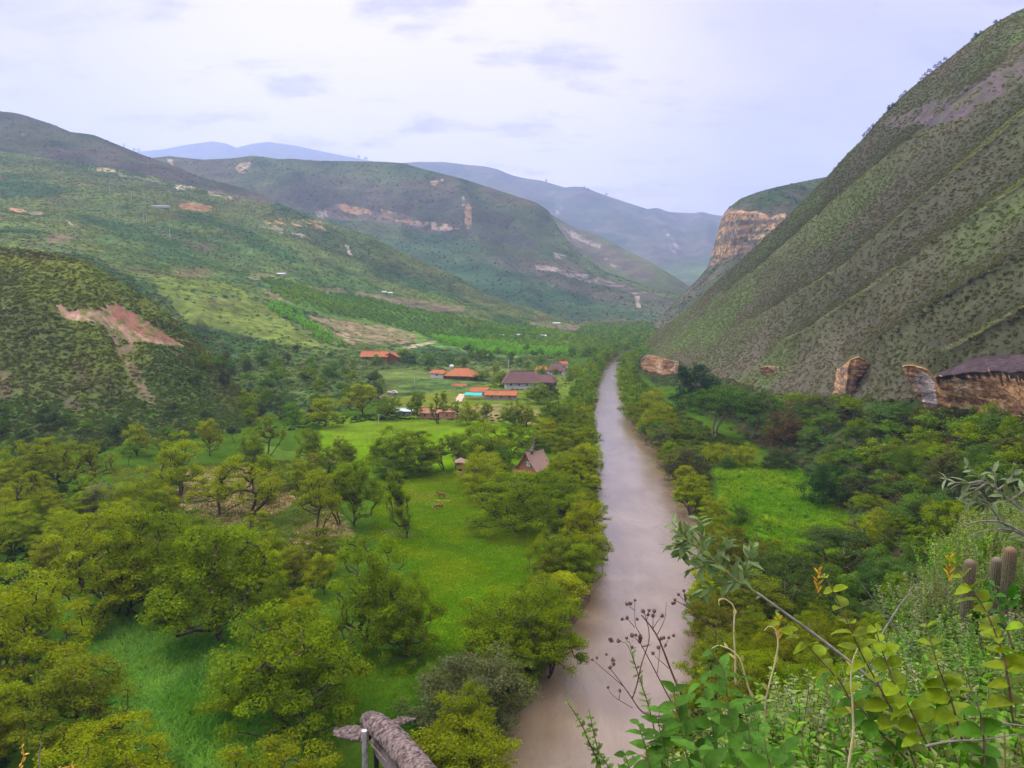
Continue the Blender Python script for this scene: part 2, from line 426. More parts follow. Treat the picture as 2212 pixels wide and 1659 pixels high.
# ---- dark shoulder behind the nose of the mesa
hill('rocky_shoulder', [
    [(1150, 440, 2800), (1190, 462, 2744), (1240, 492, 2688), (1300, 512, 2576), (1350, 538, 2464), (1400, 563, 2352), (1440, 588, 2240), (1490, 618, 2128), (1540, 650, 2072)],
    [(1150, 520, 2464), (1240, 545, 2408), (1350, 585, 2240), (1440, 612, 2072), (1540, 668, 1960)],
    [(1150, 650, 2016), (1300, 660, 1960), (1440, 660, 1904), (1540, 700, 1848)]],
    np.linspace(1150, 1540, 150), 26, 18, 160, M_far, OLIVE, back=(400, -160), smooth=1,
    paint=[([(1205, 478), (1260, 500), (1340, 540), (1420, 590), (1400, 610), (1300, 575), (1225, 525)], (0.10, 0.075, 0.07), 10, 0.85), ([(1215, 490), (1250, 505), (1300, 530), (1290, 538), (1240, 515)], ROCKW, 8, 0.9, None, 0.0), ([(1310, 555), (1345, 575), (1335, 583), (1305, 562)], ROCKW, 6, 0.9, None, 0.0)])
# ---- mesa with the cliff band
hill('mesa', [
    [(100, 352, 2500), (260, 345, 2500), (330, 341, 2480), (365, 337, 2480), (440, 345, 2450), (500, 342, 2450), (545, 336, 2430), (600, 343, 2400), (700, 348, 2350), (820, 349, 2300), (870, 352, 2270), (920, 366, 2230), (1000, 386, 2180), (1060, 405, 2120), (1120, 425, 2080), (1160, 438, 2050), (1186, 456, 2030), (1200, 482, 2000), (1225, 520, 1960), (1260, 556, 1900), (1310, 588, 1820), (1400, 618, 1700), (1480, 640, 1600), (1520, 655, 1550)],
    [(100, 420, 2250), (365, 405, 2220), (545, 400, 2200), (700, 410, 2120), (870, 412, 2080), (1000, 432, 2020), (1100, 455, 1980), (1160, 480, 1950), (1200, 510, 1900), (1260, 575, 1820), (1310, 606, 1740), (1400, 636, 1620), (1480, 655, 1530), (1520, 668, 1500)],
    [(100, 470, 2120), (545, 458, 2100), (700, 460, 2060), (800, 478, 2010), (900, 492, 1960), (1000, 500, 1900), (1100, 545, 1840), (1170, 585, 1780), (1260, 608, 1700), (1310, 622, 1640), (1400, 648, 1560), (1480, 666, 1480), (1520, 678, 1450)],
    [(100, 560, 1800), (545, 545, 1780), (800, 570, 1700), (1000, 600, 1620), (1170, 645, 1520), (1310, 665, 1450), (1430, 680, 1400), (1520, 690, 1380)],
    [(100, 680, 1350), (800, 680, 1350), (1000, 690, 1330), (1170, 700, 1290), (1310, 706, 1260), (1430, 708, 1240), (1520, 710, 1230)]],
    np.linspace(100, 1520, 560), 34, 16, 190, M_far, (0.060, 0.082, 0.032), back=(500, -150), smooth=1, crestamp=0.1, soften=2,
    ridges=[([(600, 355), (640, 400), (690, 470)], 10, 30, 1), ([(760, 400), (900, 560), (1040, 690)], 16, 34, 1), ([(1000, 500), (1090, 600), (1170, 690)], 18, 34, 1), ([(1100, 440), (1150, 540), (1250, 660)], 18, 30, 1)],
    colnoise=[((0.075, 0.075, 0.040), 160, 0.1, 4), ((0.03, 0.055, 0.02), 110, 0.2, 8)],
    paint=[([(640, 385), (900, 400), (1000, 420), (1120, 480), (1160, 545), (1000, 520), (860, 490), (680, 455), (600, 420)], (0.055, 0.052, 0.050), 20, 0.7),
           ([(740, 500), (900, 520), (1000, 505), (1150, 600), (1400, 660), (1440, 690), (1000, 690), (830, 600)], (0.022, 0.060, 0.028), 26, 0.85),
           ([(690, 452), (735, 440), (790, 455), (850, 470), (930, 490), (1000, 480), (990, 492), (925, 500), (850, 484), (780, 478), (720, 470)], (0.12, 0.085, 0.08), 10, 0.85),
           ([(725, 440), (748, 441), (795, 452), (805, 466), (778, 466), (745, 456)], ROCKT, 5, 1, 0),
           ([(820, 452), (850, 458), (900, 470), (935, 478), (925, 492), (890, 486), (850, 476), (828, 466)], rock_strata(12, 3, (0.32, 0.20, 0.11), (0.15, 0.10, 0.085), (0.26, 0.22, 0.20)), 6, 1, 0, -0.35),
           ([(930, 478), (962, 482), (985, 490), (1000, 492), (960, 498), (930, 494)], (0.36, 0.26, 0.20), 6, 1, 0, -0.2),
           ([(1006, 446), (1011, 440), (1018, 446), (1019, 470), (1017, 496), (1010, 496), (1004, 480)], ROCKT, 3, 1, 0),
           ([(998, 425), (1004, 424), (1005, 445), (999, 446)], ROCKW, 2, 0.9, 0),
           ([(680, 455), (705, 452), (712, 466), (690, 470)], ROCKW, 4, 0.9, 0, -0.2),
           ([(505, 352), (528, 350), (545, 348), (530, 372), (520, 378)], (0.34, 0.24, 0.15), 5, 1, 0, -0.2),
           ([(358, 342), (372, 345), (376, 360), (364, 352)], (0.32, 0.24, 0.17), 3, 1, 0),
           ([(930, 392), (960, 385), (950, 400), (934, 404)], (0.40, 0.29, 0.18), 4, 1, 0, -0.2),
           ([(1000, 545), (1170, 560), (1300, 600), (1470, 650), (1440, 690), (1250, 640), (1150, 600)], (0.065, 0.050, 0.050), 16, 0.55),
           ([(1155, 570), (1190, 576), (1300, 600), (1400, 632), (1455, 648), (1450, 656), (1380, 638), (1290, 614), (1200, 590), (1160, 580)], rock_strata(14, 8, (0.24, 0.195, 0.18), (0.09, 0.07, 0.07), (0.27, 0.24, 0.23)), 8, 0.9, 0, -0.3),
           ([(1195, 545), (1225, 552), (1215, 560), (1195, 556)], ROCKW, 4, 0.8, 0), ([(1372, 640), (1382, 640), (1384, 664), (1376, 664)], ROCKW, 2, 0.9, 0),
           ([(1190, 462), (1206, 490), (1262, 560), (1312, 592), (1400, 622), (1480, 642), (1470, 650), (1390, 630), (1290, 596), (1240, 560), (1180, 490)], (0.085, 0.115, 0.035), 5, 0.8)])
# ---- upper left ridge against the sky
hill('left_ridge', [
    [(-250, 175, 1750), (-100, 210, 1720), (0, 241, 1700), (60, 254, 1700), (110, 268, 1700), (158, 288, 1700), (235, 315, 1680), (302, 338, 1680), (370, 362, 1650), (437, 382, 1620), (538, 409, 1600), (638, 456, 1560), (720, 500, 1540)],
    [(-250, 300, 1500), (0, 320, 1480), (200, 360, 1470), (437, 420, 1450), (640, 480, 1440), (720, 515, 1440)],
    [(-250, 420, 1250), (0, 440, 1250), (300, 470, 1250), (720, 560, 1300)]],
    np.linspace(-250, 720, 250), 30, 22, 190, M_far, (0.058, 0.068, 0.033), back=(500, -180), smooth=1, crestamp=0.12,
    ridges=[([(0, 250), (120, 330), (260, 400)], 12, 24, 1), ([(150, 290), (300, 360), (420, 400)], 14, 22, 1)],
    colnoise=[((0.07, 0.062, 0.048), 120, 0.05, 4), ((0.03, 0.05, 0.022), 90, 0.2, 8)],
    paint=[([(95, 345), (140, 352), (130, 372), (90, 365)], PURP, 6, 0.8), ([(432, 400), (480, 408), (545, 432), (520, 434), (470, 418)], (0.15, 0.11, 0.09), 5, 0.7), ([(30, 272), (44, 280), (60, 300), (50, 298)], ROCKW, 3, 0.8, 0, -0.1)])
# ---- big left flank: pole slope, terraces, orchard bench, wooded foot
hill('left_hillside', [
    [(-250, 262, 1400), (-100, 300, 1370), (0, 326, 1350), (100, 345, 1350), (215, 358, 1330), (300, 374, 1310), (390, 396, 1300), (480, 420, 1270), (571, 439, 1250), (660, 466, 1240), (739, 490, 1220), (802, 513, 1210), (893, 558, 1200), (983, 596, 1200), (1047, 633, 1200), (1100, 652, 1200), (1152, 668, 1200), (1200, 684, 1180), (1270, 704, 1150)],
    [(-250, 400, 1000), (0, 430, 1000), (200, 450, 1000), (400, 480, 1010), (600, 530, 1050), (800, 590, 1090), (1000, 645, 1110), (1150, 683, 1110), (1200, 694, 1100), (1270, 710, 1060)],
    [(-250, 470, 720), (0, 500, 720), (200, 530, 740), (400, 568, 780), (560, 592, 820), (700, 622, 880), (900, 652, 950), (1050, 678, 990), (1200, 704, 1000), (1270, 718, 980)],
    [(-250, 600, 480), (0, 600, 480), (200, 615, 510), (330, 640, 530), (560, 665, 600), (750, 702, 650), (950, 722, 700), (1100, 734, 740), (1270, 742, 780)],
    [(-250, 760, 380), (0, 780, 380), (300, 790, 385), (500, 795, 400), (700, 785, 450), (860, 772, 520), (1000, 778, 560), (1150, 780, 585), (1270, 776, 590)],
    [(-250, 1010, 225), (0, 1005, 230), (300, 975, 262), (500, 938, 285), (700, 908, 303), (860, 868, 355), (1000, 850, 385), (1150, 838, 410), (1270, 830, 430)]],
    np.linspace(-250, 1270, 480), 44, 7.0, 90, M_mid, (0.080, 0.118, 0.034), back=(300, -110), smooth=2, crestamp=0.2, soften=6,
    ridges=[([(330, 590), (450, 610), (560, 660), (690, 750)], 7, 50, 0.8), ([(0, 330), (200, 420), (380, 470), (560, 520), (760, 600)], 10, 26, 1.0), ([(560, 440), (640, 480), (760, 540), (900, 610)], 10, 20, 1.0),
            ([(740, 500), (860, 570), (940, 620), (1000, 650)], 9, 16, 1.0), ([(600, 520), (700, 560), (820, 610)], 9, 18, 1.0), ([(420, 690), (480, 740), (560, 800)], -6, 40, 1.0), ([(200, 600), (330, 660), (420, 700)], -6, 30, 1.0)],
    colnoise=[((0.085, 0.110, 0.030), 70, 0.05, 4), ((0.034, 0.072, 0.024), 60, 0.03, 8), ((0.085, 0.072, 0.045), 45, 0.42, 13)],
    paint=[([(0, 330), (390, 398), (700, 480), (1000, 610), (1150, 670), (1060, 670), (880, 600), (640, 520), (380, 450), (150, 400), (0, 370)], (0.072, 0.082, 0.038), 18, 0.6),
           ([(200, 500), (560, 470), (700, 600), (640, 640), (400, 590), (240, 560)], (0.05, 0.105, 0.030), 26, 0.6),
           ([(560, 560), (760, 590), (1000, 650), (950, 668), (700, 620), (570, 600)], (0.085, 0.14, 0.03), 16, 0.6),
           ([(20, 540), (120, 540), (200, 560), (330, 620), (420, 690), (400, 720), (280, 650), (120, 580)], DKG, 16, 0.8, 2.2),
           ([(380, 444), (400, 438), (430, 440), (470, 452), (440, 456), (395, 452)], (0.30, 0.15, 0.08), 6, 1, 0), ([(555, 474), (600, 478), (640, 476), (690, 478), (705, 496), (680, 494), (620, 486), (575, 486)], (0.30, 0.19, 0.11), 12, 1, 0, -0.1),
           ([(560, 486), (610, 490), (612, 504), (580, 500)], (0.25, 0.19, 0.15), 8, 0.9, 0, 0.0), ([(630, 500), (675, 510), (670, 516), (630, 508)], ROCKW, 4, 0.8, 0, 0),
           ([(192, 362), (215, 360), (250, 368), (246, 374), (200, 366)], (0.40, 0.30, 0.2), 4, 0.9, 0, -0.1), ([(375, 398), (420, 404), (420, 412), (380, 406)], (0.4, 0.36, 0.3), 4, 0.9, 0, -0.1), ([(450, 412), (500, 424), (500, 432), (450, 420)], (0.34, 0.28, 0.24), 4, 0.8, 0, 0.0), ([(255, 372), (360, 396), (360, 400), (255, 378)], (0.24, 0.2, 0.15), 4, 0.7, 0, 0),
           ([(18, 447), (45, 448), (60, 458), (25, 456)], (0.42, 0.22, 0.13), 3, 1, 0), ([(60, 455), (95, 458), (92, 466), (62, 464)], (0.25, 0.19, 0.15), 3, 0.8, 0), ([(140, 474), (150, 478), (163, 490), (157, 490)], (0.3, 0.26, 0.24), 2, 0.9, 0),
           ([(100, 508), (140, 502), (160, 516), (140, 524), (100, 522)], (0.17, 0.11, 0.09), 5, 0.8, 0.3), ([(365, 580), (440, 582), (470, 596), (400, 600)], (0.16, 0.12, 0.075), 6, 0.8, 0.4),
           ([(745, 528), (752, 526), (760, 552), (752, 550)], (0.34, 0.3, 0.28), 2, 0.9, 0), ([(680, 618), (740, 624), (752, 634), (690, 630)], TAN, 4, 0.9, 0.1), ([(530, 592), (580, 590), (600, 600), (545, 604)], (0.2, 0.16, 0.1), 5, 0.8, 0.2),
           ([(330, 596), (480, 606), (560, 650), (690, 745), (620, 750), (500, 720), (400, 700)], (0.125, 0.165, 0.030), 12, 0.85, 0.35),
           ([(560, 610), (700, 630), (870, 662), (1000, 690), (1200, 712), (1260, 735), (1240, 770), (1060, 772), (900, 740), (760, 700), (620, 660)], (0.085, 0.165, 0.025), 8, 0.9, 0),
           ([(560, 624), (640, 640), (660, 660), (600, 655)], (0.17, 0.13, 0.08), 8, 0.8, 0), 
           ([(770, 628), (850, 640), (1000, 662), (1002, 672), (930, 672), (840, 656), (770, 640)], (0.15, 0.105, 0.075), 6, 0.95, 0), ([(1150, 694), (1250, 702), (1256, 714), (1200, 712), (1140, 702)], (0.16, 0.115, 0.08), 4, 0.95, 0),
           ([(665, 680), (760, 695), (850, 710), (900, 722), (895, 740), (830, 742), (750, 738), (700, 715)], (0.20, 0.155, 0.095), 10, 0.95, 0.15), ([(728, 700), (750, 720), (770, 745), (750, 742)], (0.30, 0.23, 0.15), 4, 0.9, 0),
           ([(1005, 690), (1040, 696), (1045, 706), (1015, 702)], (0.30, 0.17, 0.11), 5, 0.9, 0), ([(880, 664), (910, 668), (925, 674), (890, 672)], (0.18, 0.14, 0.10), 5, 0.8, 0),
           ([(868, 748), (940, 736), (945, 740), (880, 754), (868, 753)], (0.30, 0.25, 0.17), 1, 1, 0),
           ([(0, 700), (380, 700), (560, 740), (780, 760), (1240, 772), (1260, 790), (860, 790), (800, 870), (640, 940), (300, 980), (0, 1000)], (0.04, 0.078, 0.022), 14, 0.85, 2.2),
           ([(820, 795), (930, 800), (1060, 800), (1220, 800), (1240, 850), (840, 850)], (0.085, 0.125, 0.028), 8, 0.9, 0)])
# ---- near left spur with the landslip
hill('left_spur', [
    [(-350, 480, 335), (-200, 500, 335), (0, 532, 332), (100, 546, 330), (180, 562, 330), (260, 610, 330), (330, 652, 330), (400, 715, 333), (450, 762, 335), (520, 842, 338), (600, 895, 330), (680, 925, 320)],
    [(-350, 640, 295), (0, 650, 298), (200, 665, 302), (330, 720, 308), (400, 768, 312), (450, 800, 316), (520, 868, 318), (600, 905, 315), (680, 930, 310)],
    [(-350, 800, 262), (0, 810, 264), (200, 820, 270), (330, 840, 278), (430, 865, 286), (520, 900, 296), (600, 915, 300), (680, 935, 300)],
    [(-350, 1020, 220), (0, 1010, 224), (150, 998, 232), (300, 975, 245), (440, 958, 258), (560, 948, 268), (680, 945, 280)]],
    np.linspace(-350, 680, 300), 48, 3.2, 38, M_near, (0.085, 0.108, 0.034), back=(70, -40), smooth=2, crestamp=0.2, soften=8,
    ridges=[([(150, 570), (190, 660), (210, 760), (250, 900)], 3.0, 34, 1.0), ([(330, 660), (340, 760), (380, 860)], 2.5, 30, 1.0), ([(60, 560), (80, 700), (100, 900)], 2.5, 34, 1), ([(120, 650), (200, 690), (290, 720), (390, 750)], -2.6, 34, 1.0)],
    colnoise=[((0.105, 0.135, 0.030), 26, 0.05, 4), ((0.066, 0.105, 0.028), 22, 0.15, 8), ((0.105, 0.095, 0.050), 16, 0.45, 13)],
    paint=[([(-100, 540), (200, 566), (330, 650), (400, 712), (330, 690), (200, 620), (60, 580), (-100, 570)], (0.135, 0.165, 0.030), 8, 0.8, 0.7),
           ([(-350, 860), (400, 860), (560, 900), (560, 960), (-350, 1040)], (0.055, 0.105, 0.022), 20, 0.85, 1.6),
           ([(115, 650), (150, 668), (185, 660), (215, 668), (245, 650), (275, 668), (300, 690), (345, 712), (385, 738), (400, 748), (340, 742), (300, 735), (282, 742), (255, 712), (210, 695), (160, 692), (130, 680)], (0.31, 0.20, 0.145), 9, 1, 0),
           ([(235, 652), (275, 668), (345, 710), (392, 742), (330, 735), (270, 705), (240, 680)], (0.24, 0.11, 0.08), 8, 1, 0),
           ([(215, 695), (262, 715), (285, 745), (296, 790), (285, 800), (262, 770), (240, 730)], (0.19, 0.14, 0.10), 14, 0.8, 0.2, -0.2), ([(150, 678), (180, 682), (200, 694), (165, 692)], (0.38, 0.27, 0.2), 4, 0.9, 0),
           ([(340, 880), (300, 792), (288, 790), (262, 760), (300, 860)], (0.19, 0.14, 0.10), 6, 0.7, 0.3),
           ([(130, 850), (200, 870), (235, 885), (180, 895), (140, 880)], (0.12, 0.085, 0.07), 10, 0.7, 0.5, -0.2), ([(-60, 800), (20, 800), (30, 860), (-60, 880)], (0.11, 0.085, 0.06), 10, 0.7, 0.5)])
# ---- hill with the banded cliff beyond the right slope
M_cliff = None
hill('cliff_hill', [
    [(1562, 463, 1330), (1574, 449, 1260), (1598, 430, 1230), (1633, 416, 1210), (1665, 407, 1200), (1699, 399, 1200), (1781, 383, 1230), (1950, 350, 1300)],
    [(1558, 472, 1300), (1572, 458, 1210), (1600, 456, 1160), (1633, 458, 1140), (1665, 461, 1120), (1699, 464, 1110), (1781, 462, 1130), (1950, 440, 1150)],
    [(1529, 576, 1285), (1560, 566, 1190), (1598, 553, 1130), (1630, 534, 1110), (1660, 505, 1100), (1699, 475, 1095), (1781, 480, 1090), (1950, 460, 1100)],
    [(1448, 662, 1215), (1500, 655, 1080), (1560, 640, 1000), (1620, 610, 960), (1699, 570, 940), (1781, 560, 930), (1850, 560, 930), (1950, 560, 900)],
    [(1395, 722, 1000), (1410, 724, 960), (1450, 728, 900), (1520, 734, 850), (1600, 744, 800), (1699, 750, 760), (1781, 755, 740), (1850, 760, 720), (1950, 760, 700)]],
    list(range(260)), 44, 5, 60, M_mid, (0.052, 0.070, 0.030), back=(300, -90), smooth=1, byu=False, soften=1, crestamp=0.1,
    colnoise=[((0.07, 0.07, 0.045), 60, 0.05, 4), ((0.03, 0.055, 0.02), 40, 0.2, 8)],
    paint=[([(1560, 466), (1572, 456), (1592, 447), (1612, 461), (1640, 455), (1662, 466), (1700, 460), (1692, 478), (1650, 518), (1600, 552), (1525, 578), (1520, 540), (1540, 500)], rock_strata(5, 5, (0.36, 0.22, 0.13), (0.13, 0.10, 0.085), (0.30, 0.24, 0.19)), 9, 1.0, 0), ([(1590, 500), (1700, 470), (1690, 500), (1640, 520), (1590, 530)], (0.06, 0.08, 0.035), 18, 0.9, 1, 0.05)])
# ---- the big right mountain
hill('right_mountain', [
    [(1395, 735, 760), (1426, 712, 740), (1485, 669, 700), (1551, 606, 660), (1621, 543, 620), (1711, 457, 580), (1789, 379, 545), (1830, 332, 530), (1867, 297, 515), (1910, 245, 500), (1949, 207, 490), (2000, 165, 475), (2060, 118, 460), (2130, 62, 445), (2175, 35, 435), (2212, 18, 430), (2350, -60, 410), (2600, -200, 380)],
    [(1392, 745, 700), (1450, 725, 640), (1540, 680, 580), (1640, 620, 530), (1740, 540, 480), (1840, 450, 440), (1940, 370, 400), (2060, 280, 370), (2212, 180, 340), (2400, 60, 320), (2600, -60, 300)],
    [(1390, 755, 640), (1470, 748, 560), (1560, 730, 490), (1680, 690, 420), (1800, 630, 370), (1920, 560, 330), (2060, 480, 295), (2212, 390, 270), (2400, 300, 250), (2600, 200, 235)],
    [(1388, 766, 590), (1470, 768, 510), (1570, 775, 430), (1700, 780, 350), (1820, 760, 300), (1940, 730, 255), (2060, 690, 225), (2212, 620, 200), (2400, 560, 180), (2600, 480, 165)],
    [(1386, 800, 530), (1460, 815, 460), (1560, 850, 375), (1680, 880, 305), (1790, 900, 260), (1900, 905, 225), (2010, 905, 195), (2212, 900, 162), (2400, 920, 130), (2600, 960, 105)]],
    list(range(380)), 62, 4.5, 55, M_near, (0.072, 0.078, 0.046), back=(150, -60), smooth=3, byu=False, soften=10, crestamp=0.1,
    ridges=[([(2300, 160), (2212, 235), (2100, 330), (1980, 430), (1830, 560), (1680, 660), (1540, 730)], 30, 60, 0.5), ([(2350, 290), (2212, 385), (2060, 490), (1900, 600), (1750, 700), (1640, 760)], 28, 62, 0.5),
            ([(2400, 410), (2212, 540), (2080, 620), (1930, 710), (1820, 780)], 22, 62, 0.5), ([(2212, 95), (2100, 190), (1960, 300), (1800, 430), (1660, 560), (1500, 680)], 28, 46, 0.5), ([(2400, 560), (2250, 640), (2100, 720), (1980, 780)], 13, 60, 0.5), ([(2400, 720), (2250, 760), (2100, 800), (1960, 830)], 7, 45, 0.5)], fold_shading=((0.108, 0.120, 0.064), (0.034, 0.036, 0.027)),
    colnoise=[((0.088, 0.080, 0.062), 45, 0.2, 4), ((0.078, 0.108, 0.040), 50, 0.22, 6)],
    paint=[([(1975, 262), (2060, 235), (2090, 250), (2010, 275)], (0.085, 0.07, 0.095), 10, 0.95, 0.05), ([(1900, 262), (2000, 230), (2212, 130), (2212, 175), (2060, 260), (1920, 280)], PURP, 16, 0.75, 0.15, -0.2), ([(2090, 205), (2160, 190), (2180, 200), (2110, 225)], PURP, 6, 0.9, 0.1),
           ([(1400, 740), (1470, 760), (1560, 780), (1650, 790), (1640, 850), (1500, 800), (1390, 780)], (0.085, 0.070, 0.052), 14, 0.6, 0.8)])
# ---- right lower slope under the forest
def gd(u, v, z=-0.6):
    p = Gz(u, v, z); return (u, v, p[1])
hill('right_lower_slope', [
    [(1386, 770, 560), (1500, 800, 450), (1620, 835, 360), (1750, 860, 290), (1880, 868, 235), (2000, 868, 202), (2212, 865, 170), (2380, 930, 125), (2500, 1060, 85), (2650, 1300, 45), (2900, 1600, 25)],
    [(1384, 790, 530), (1480, 835, 410), (1600, 875, 325), (1720, 910, 265), (1830, 935, 218), (1960, 950, 186), (2100, 985, 155), (2200, 1060, 118), (2260, 1200, 82), (2230, 1420, 56), (2200, 1800, 36)],
    [gd(1375, 800), gd(1440, 862), gd(1535, 912), gd(1630, 965), gd(1740, 1025), gd(1815, 1105), gd(1855, 1200), gd(1850, 1320), gd(1790, 1430), gd(1640, 1560), gd(1420, 1760)]],
    list(range(200)), 50, 2.0, 30, M_near, (0.035, 0.055, 0.020), back=(0, 0), smooth=3, byu=False, soften=10, crestamp=1,
    colnoise=[((0.06, 0.05, 0.03), 14, 0.2, 4)])
# ---- the knoll the camera stands on
gx = np.concatenate([np.linspace(-60, -8, 40), np.linspace(-7.6, 16, 120), np.linspace(17, 60, 30)]); gy = np.concatenate([np.linspace(-12, 22, 130), np.linspace(23, 75, 50)])
def spl(x, k): return np.log1p(np.exp(np.clip(x / k, -30, 30))) * k
def knoll_z(X, Y):
    z = 48.25 - 0.25 * np.maximum(Y, -4) + 0.06 * X - 1.7 * spl(0.30 * np.maximum(Y, 0) + 0.35 - X, 0.35) * (X > -70) - 0.72 * spl(Y - 3.8 - 11.5 * sstep(0.50, 0.74, X / np.maximum(Y, 1)), 0.8)
    return z
X, Y = np.meshgrid(gx, gy); Z = knoll_z(X, Y); V = np.stack([X, Y, Z], -1).reshape(-1, 3); V[:, 2] += 0.12 * fbm(V, 2.0, 4, 5); V[:, 2] = np.maximum(V[:, 2], -3)
F = grid_faces(len(gy), len(gx))[:, ::-1]
C = np.tile((0.10, 0.085, 0.055), (len(V), 1)); m = sstep(-0.1, 0.2, fbm(V, 3, 4, 8))[:, None]; C = C * (1 - m) + np.array((0.06, 0.07, 0.03)) * m
M_soil = ground_mat('soil', 1.6, 0.12, 0.6, 0.1, 0.3)
o = obj('near_slope', new_mesh('near_slope', V, F, [M_soil], True, cols=C), kind='structure')
HILLS['near_slope'] = dict(V=V, F=F, C=C, dens=np.ones(len(V)), o=o, bvh=BVHTree.FromPolygons(V.tolist(), F.tolist()))

# ================================================================== valley floor and river
LB = [(1030, 1900), (1095, 1659), (1118, 1540), (1150, 1478), (1215, 1430), (1240, 1365), (1282, 1300), (1290, 1210), (1288, 1120), (1284, 1040), (1280, 960), (1273, 900), (1281, 850), (1296, 805), (1308, 786), (1335, 768), (1375, 752)]
RB = [(1440, 1900), (1470, 1659), (1492, 1520), (1492, 1400), (1500, 1300), (1516, 1210), (1508, 1140), (1462, 1075), (1436, 1012), (1402, 965), (1362, 912), (1347, 865), (1342, 825), (1341, 802), (1350, 784), (1368, 772), (1400, 756)]
lb = np.array([Gz(*p, -1.2)[:2] for p in LB]); rb = np.array([Gz(*p, -1.2)[:2] for p in RB])
river_poly = np.concatenate([lb, rb[::-1]])
gy = np.concatenate([np.linspace(20, 60, 20), np.linspace(61, 240, 220), np.linspace(241.5, 420, 130), np.linspace(424, 900, 120), np.linspace(910, 1700, 60)])
gx = np.concatenate([np.linspace(-900, -160, 60), np.linspace(-156, -10, 130), np.linspace(-9, 80, 150), np.linspace(81, 200, 60), np.linspace(205, 900, 50)])
X, Y = np.meshgrid(gx, gy); ins = inpoly(X, Y, river_poly)
dl, _, _ = polydist(X, Y, lb); dr, _, _ = polydist(X, Y, rb); db = np.minimum(dl, dr); sg = np.where(ins, -db, db)
Z = -2.6 + 2.6 * sstep(-1.5, 2.5, sg); P3 = np.stack([X, Y, 0 * X], -1)
Z = Z + 0.25 * fbm(P3, 25, 4, 2) * (sg > 0)
Z = np.where(Y > 700, Z - 0.0, Z)
V = np.stack([X, Y, Z], -1).reshape(-1, 3); PU, PV, _ = proj(V)
GRASS = (0.085, 0.168, 0.002); YG = (0.135, 0.165, 0.003); DIRT = (0.27, 0.19, 0.10); UND = (0.040, 0.085, 0.006)
C = np.tile(UND, (len(V), 1)).astype(float)
wu, wv, w3 = fbm(V, 9, 4, 11), fbm(V, 9, 4, 23), fbm(V, 3.5, 4, 5)
def fp(poly, col, wob=14, st=1.0, th=-9, soft=None):
    m = inpoly(PU + wob * wu, PV + wob * 0.7 * wv, poly) & (w3 > th)
    k = np.where(m, st, 0.0)[:, None]; C[:] = C * (1 - k) + np.array(col) * k
fp([(700, 900), (860, 896), (1010, 900), (1220, 912), (1240, 980), (1180, 1150), (1150, 1280), (1000, 1400), (930, 1400), (900, 1250), (820, 1150), (820, 1040), (690, 985)], GRASS)
fp([(690, 905), (1000, 900), (1010, 930), (720, 960)], (0.095, 0.160, 0.008), 14, 0.9)
fp([(820, 1160), (830, 1040), (880, 1050), (1000, 1090), (1120, 1100), (1060, 1150), (900, 1170)], YG, 20, 0.75, -0.25)
fp([(850, 1070), (905, 1058), (960, 1062), (985, 1075), (950, 1090), (890, 1085)], (0.24, 0.18, 0.07), 9, 0.8, -0.15)
fp([(820, 1145), (880, 1145), (910, 1155), (860, 1160)], (0.24, 0.18, 0.10), 6, 0.8)
fp([(840, 800), (1230, 800), (1260, 860), (1240, 905), (840, 900)], (0.090, 0.135, 0.018), 10)
fp([(850, 850), (1010, 855), (1000, 880), (850, 880)], (0.12, 0.14, 0.02), 8, 0.7)
fp([(985, 880), (1090, 875), (1240, 905), (1230, 930), (1100, 915), (990, 905)], (0.20, 0.145, 0.08), 10, 0.8, -0.15)
fp([(540, 960), (720, 985), (690, 1000), (560, 990)], (0.07, 0.13, 0.015), 10)
fp([(640, 985), (740, 990), (735, 1000), (640, 1000)], (0.22, 0.19, 0.08), 6, 0.7)
fp([(250, 1010), (420, 1010), (420, 1070), (260, 1060)], (0.065, 0.13, 0.012), 10)
fp([(420, 1000), (640, 1000), (720, 1080), (740, 1160), (700, 1240), (620, 1300), (420, 1330), (230, 1320), (240, 1200), (330, 1100)], (0.060, 0.095, 0.014), 16)
fp([(400, 1015), (520, 1005), (600, 1020), (640, 1080), (560, 1130), (450, 1140), (380, 1120)], DIRT, 18, 0.9, -0.3)
fp([(640, 1150), (700, 1090), (740, 1110), (760, 1160), (700, 1210), (640, 1200)], (0.18, 0.15, 0.07), 12, 0.9, -0.25)
fp([(230, 1180), (330, 1160), (420, 1190), (450, 1310), (330, 1320), (240, 1300)], DIRT, 18, 0.8, -0.1)
fp([(600, 1180), (720, 1100), (740, 1130), (660, 1250)], DIRT, 12, 0.6, -0.2)
fp([(190, 1290), (420, 1290), (560, 1380), (620, 1500), (560, 1700), (300, 1700), (180, 1450)], (0.045, 0.130, 0.012), 16)
fp([(700, 1420), (900, 1400), (930, 1550), (860, 1600), (700, 1540)], (0.045, 0.110, 0.010), 16)
fp([(1540, 1000), (1620, 998), (1720, 1010), (1770, 1060), (1850, 1130), (1860, 1190), (1700, 1200), (1600, 1150), (1560, 1080)], (0.085, 0.165, 0.010), 8)
fp([(1640, 1110), (1850, 1120), (1860, 1190), (1700, 1200)], YG, 12, 0.5)
mw = (sg.ravel() < 2.2); C[mw] = np.array((0.13, 0.09, 0.06)) * 0.8
M_floor = ground_mat('valley_floor', 9, 1.1, 0.5, 0.35, 0.22)
F = grid_faces(len(gy), len(gx))[:, ::-1]
o = obj('ground', new_mesh('ground', V, F, [M_floor], True, cols=C), kind='structure')
HILLS['ground'] = dict(V=V, F=F, C=C, dens=np.ones(len(V)), o=o, bvh=BVHTree.FromPolygons(V.tolist(), F.tolist()))
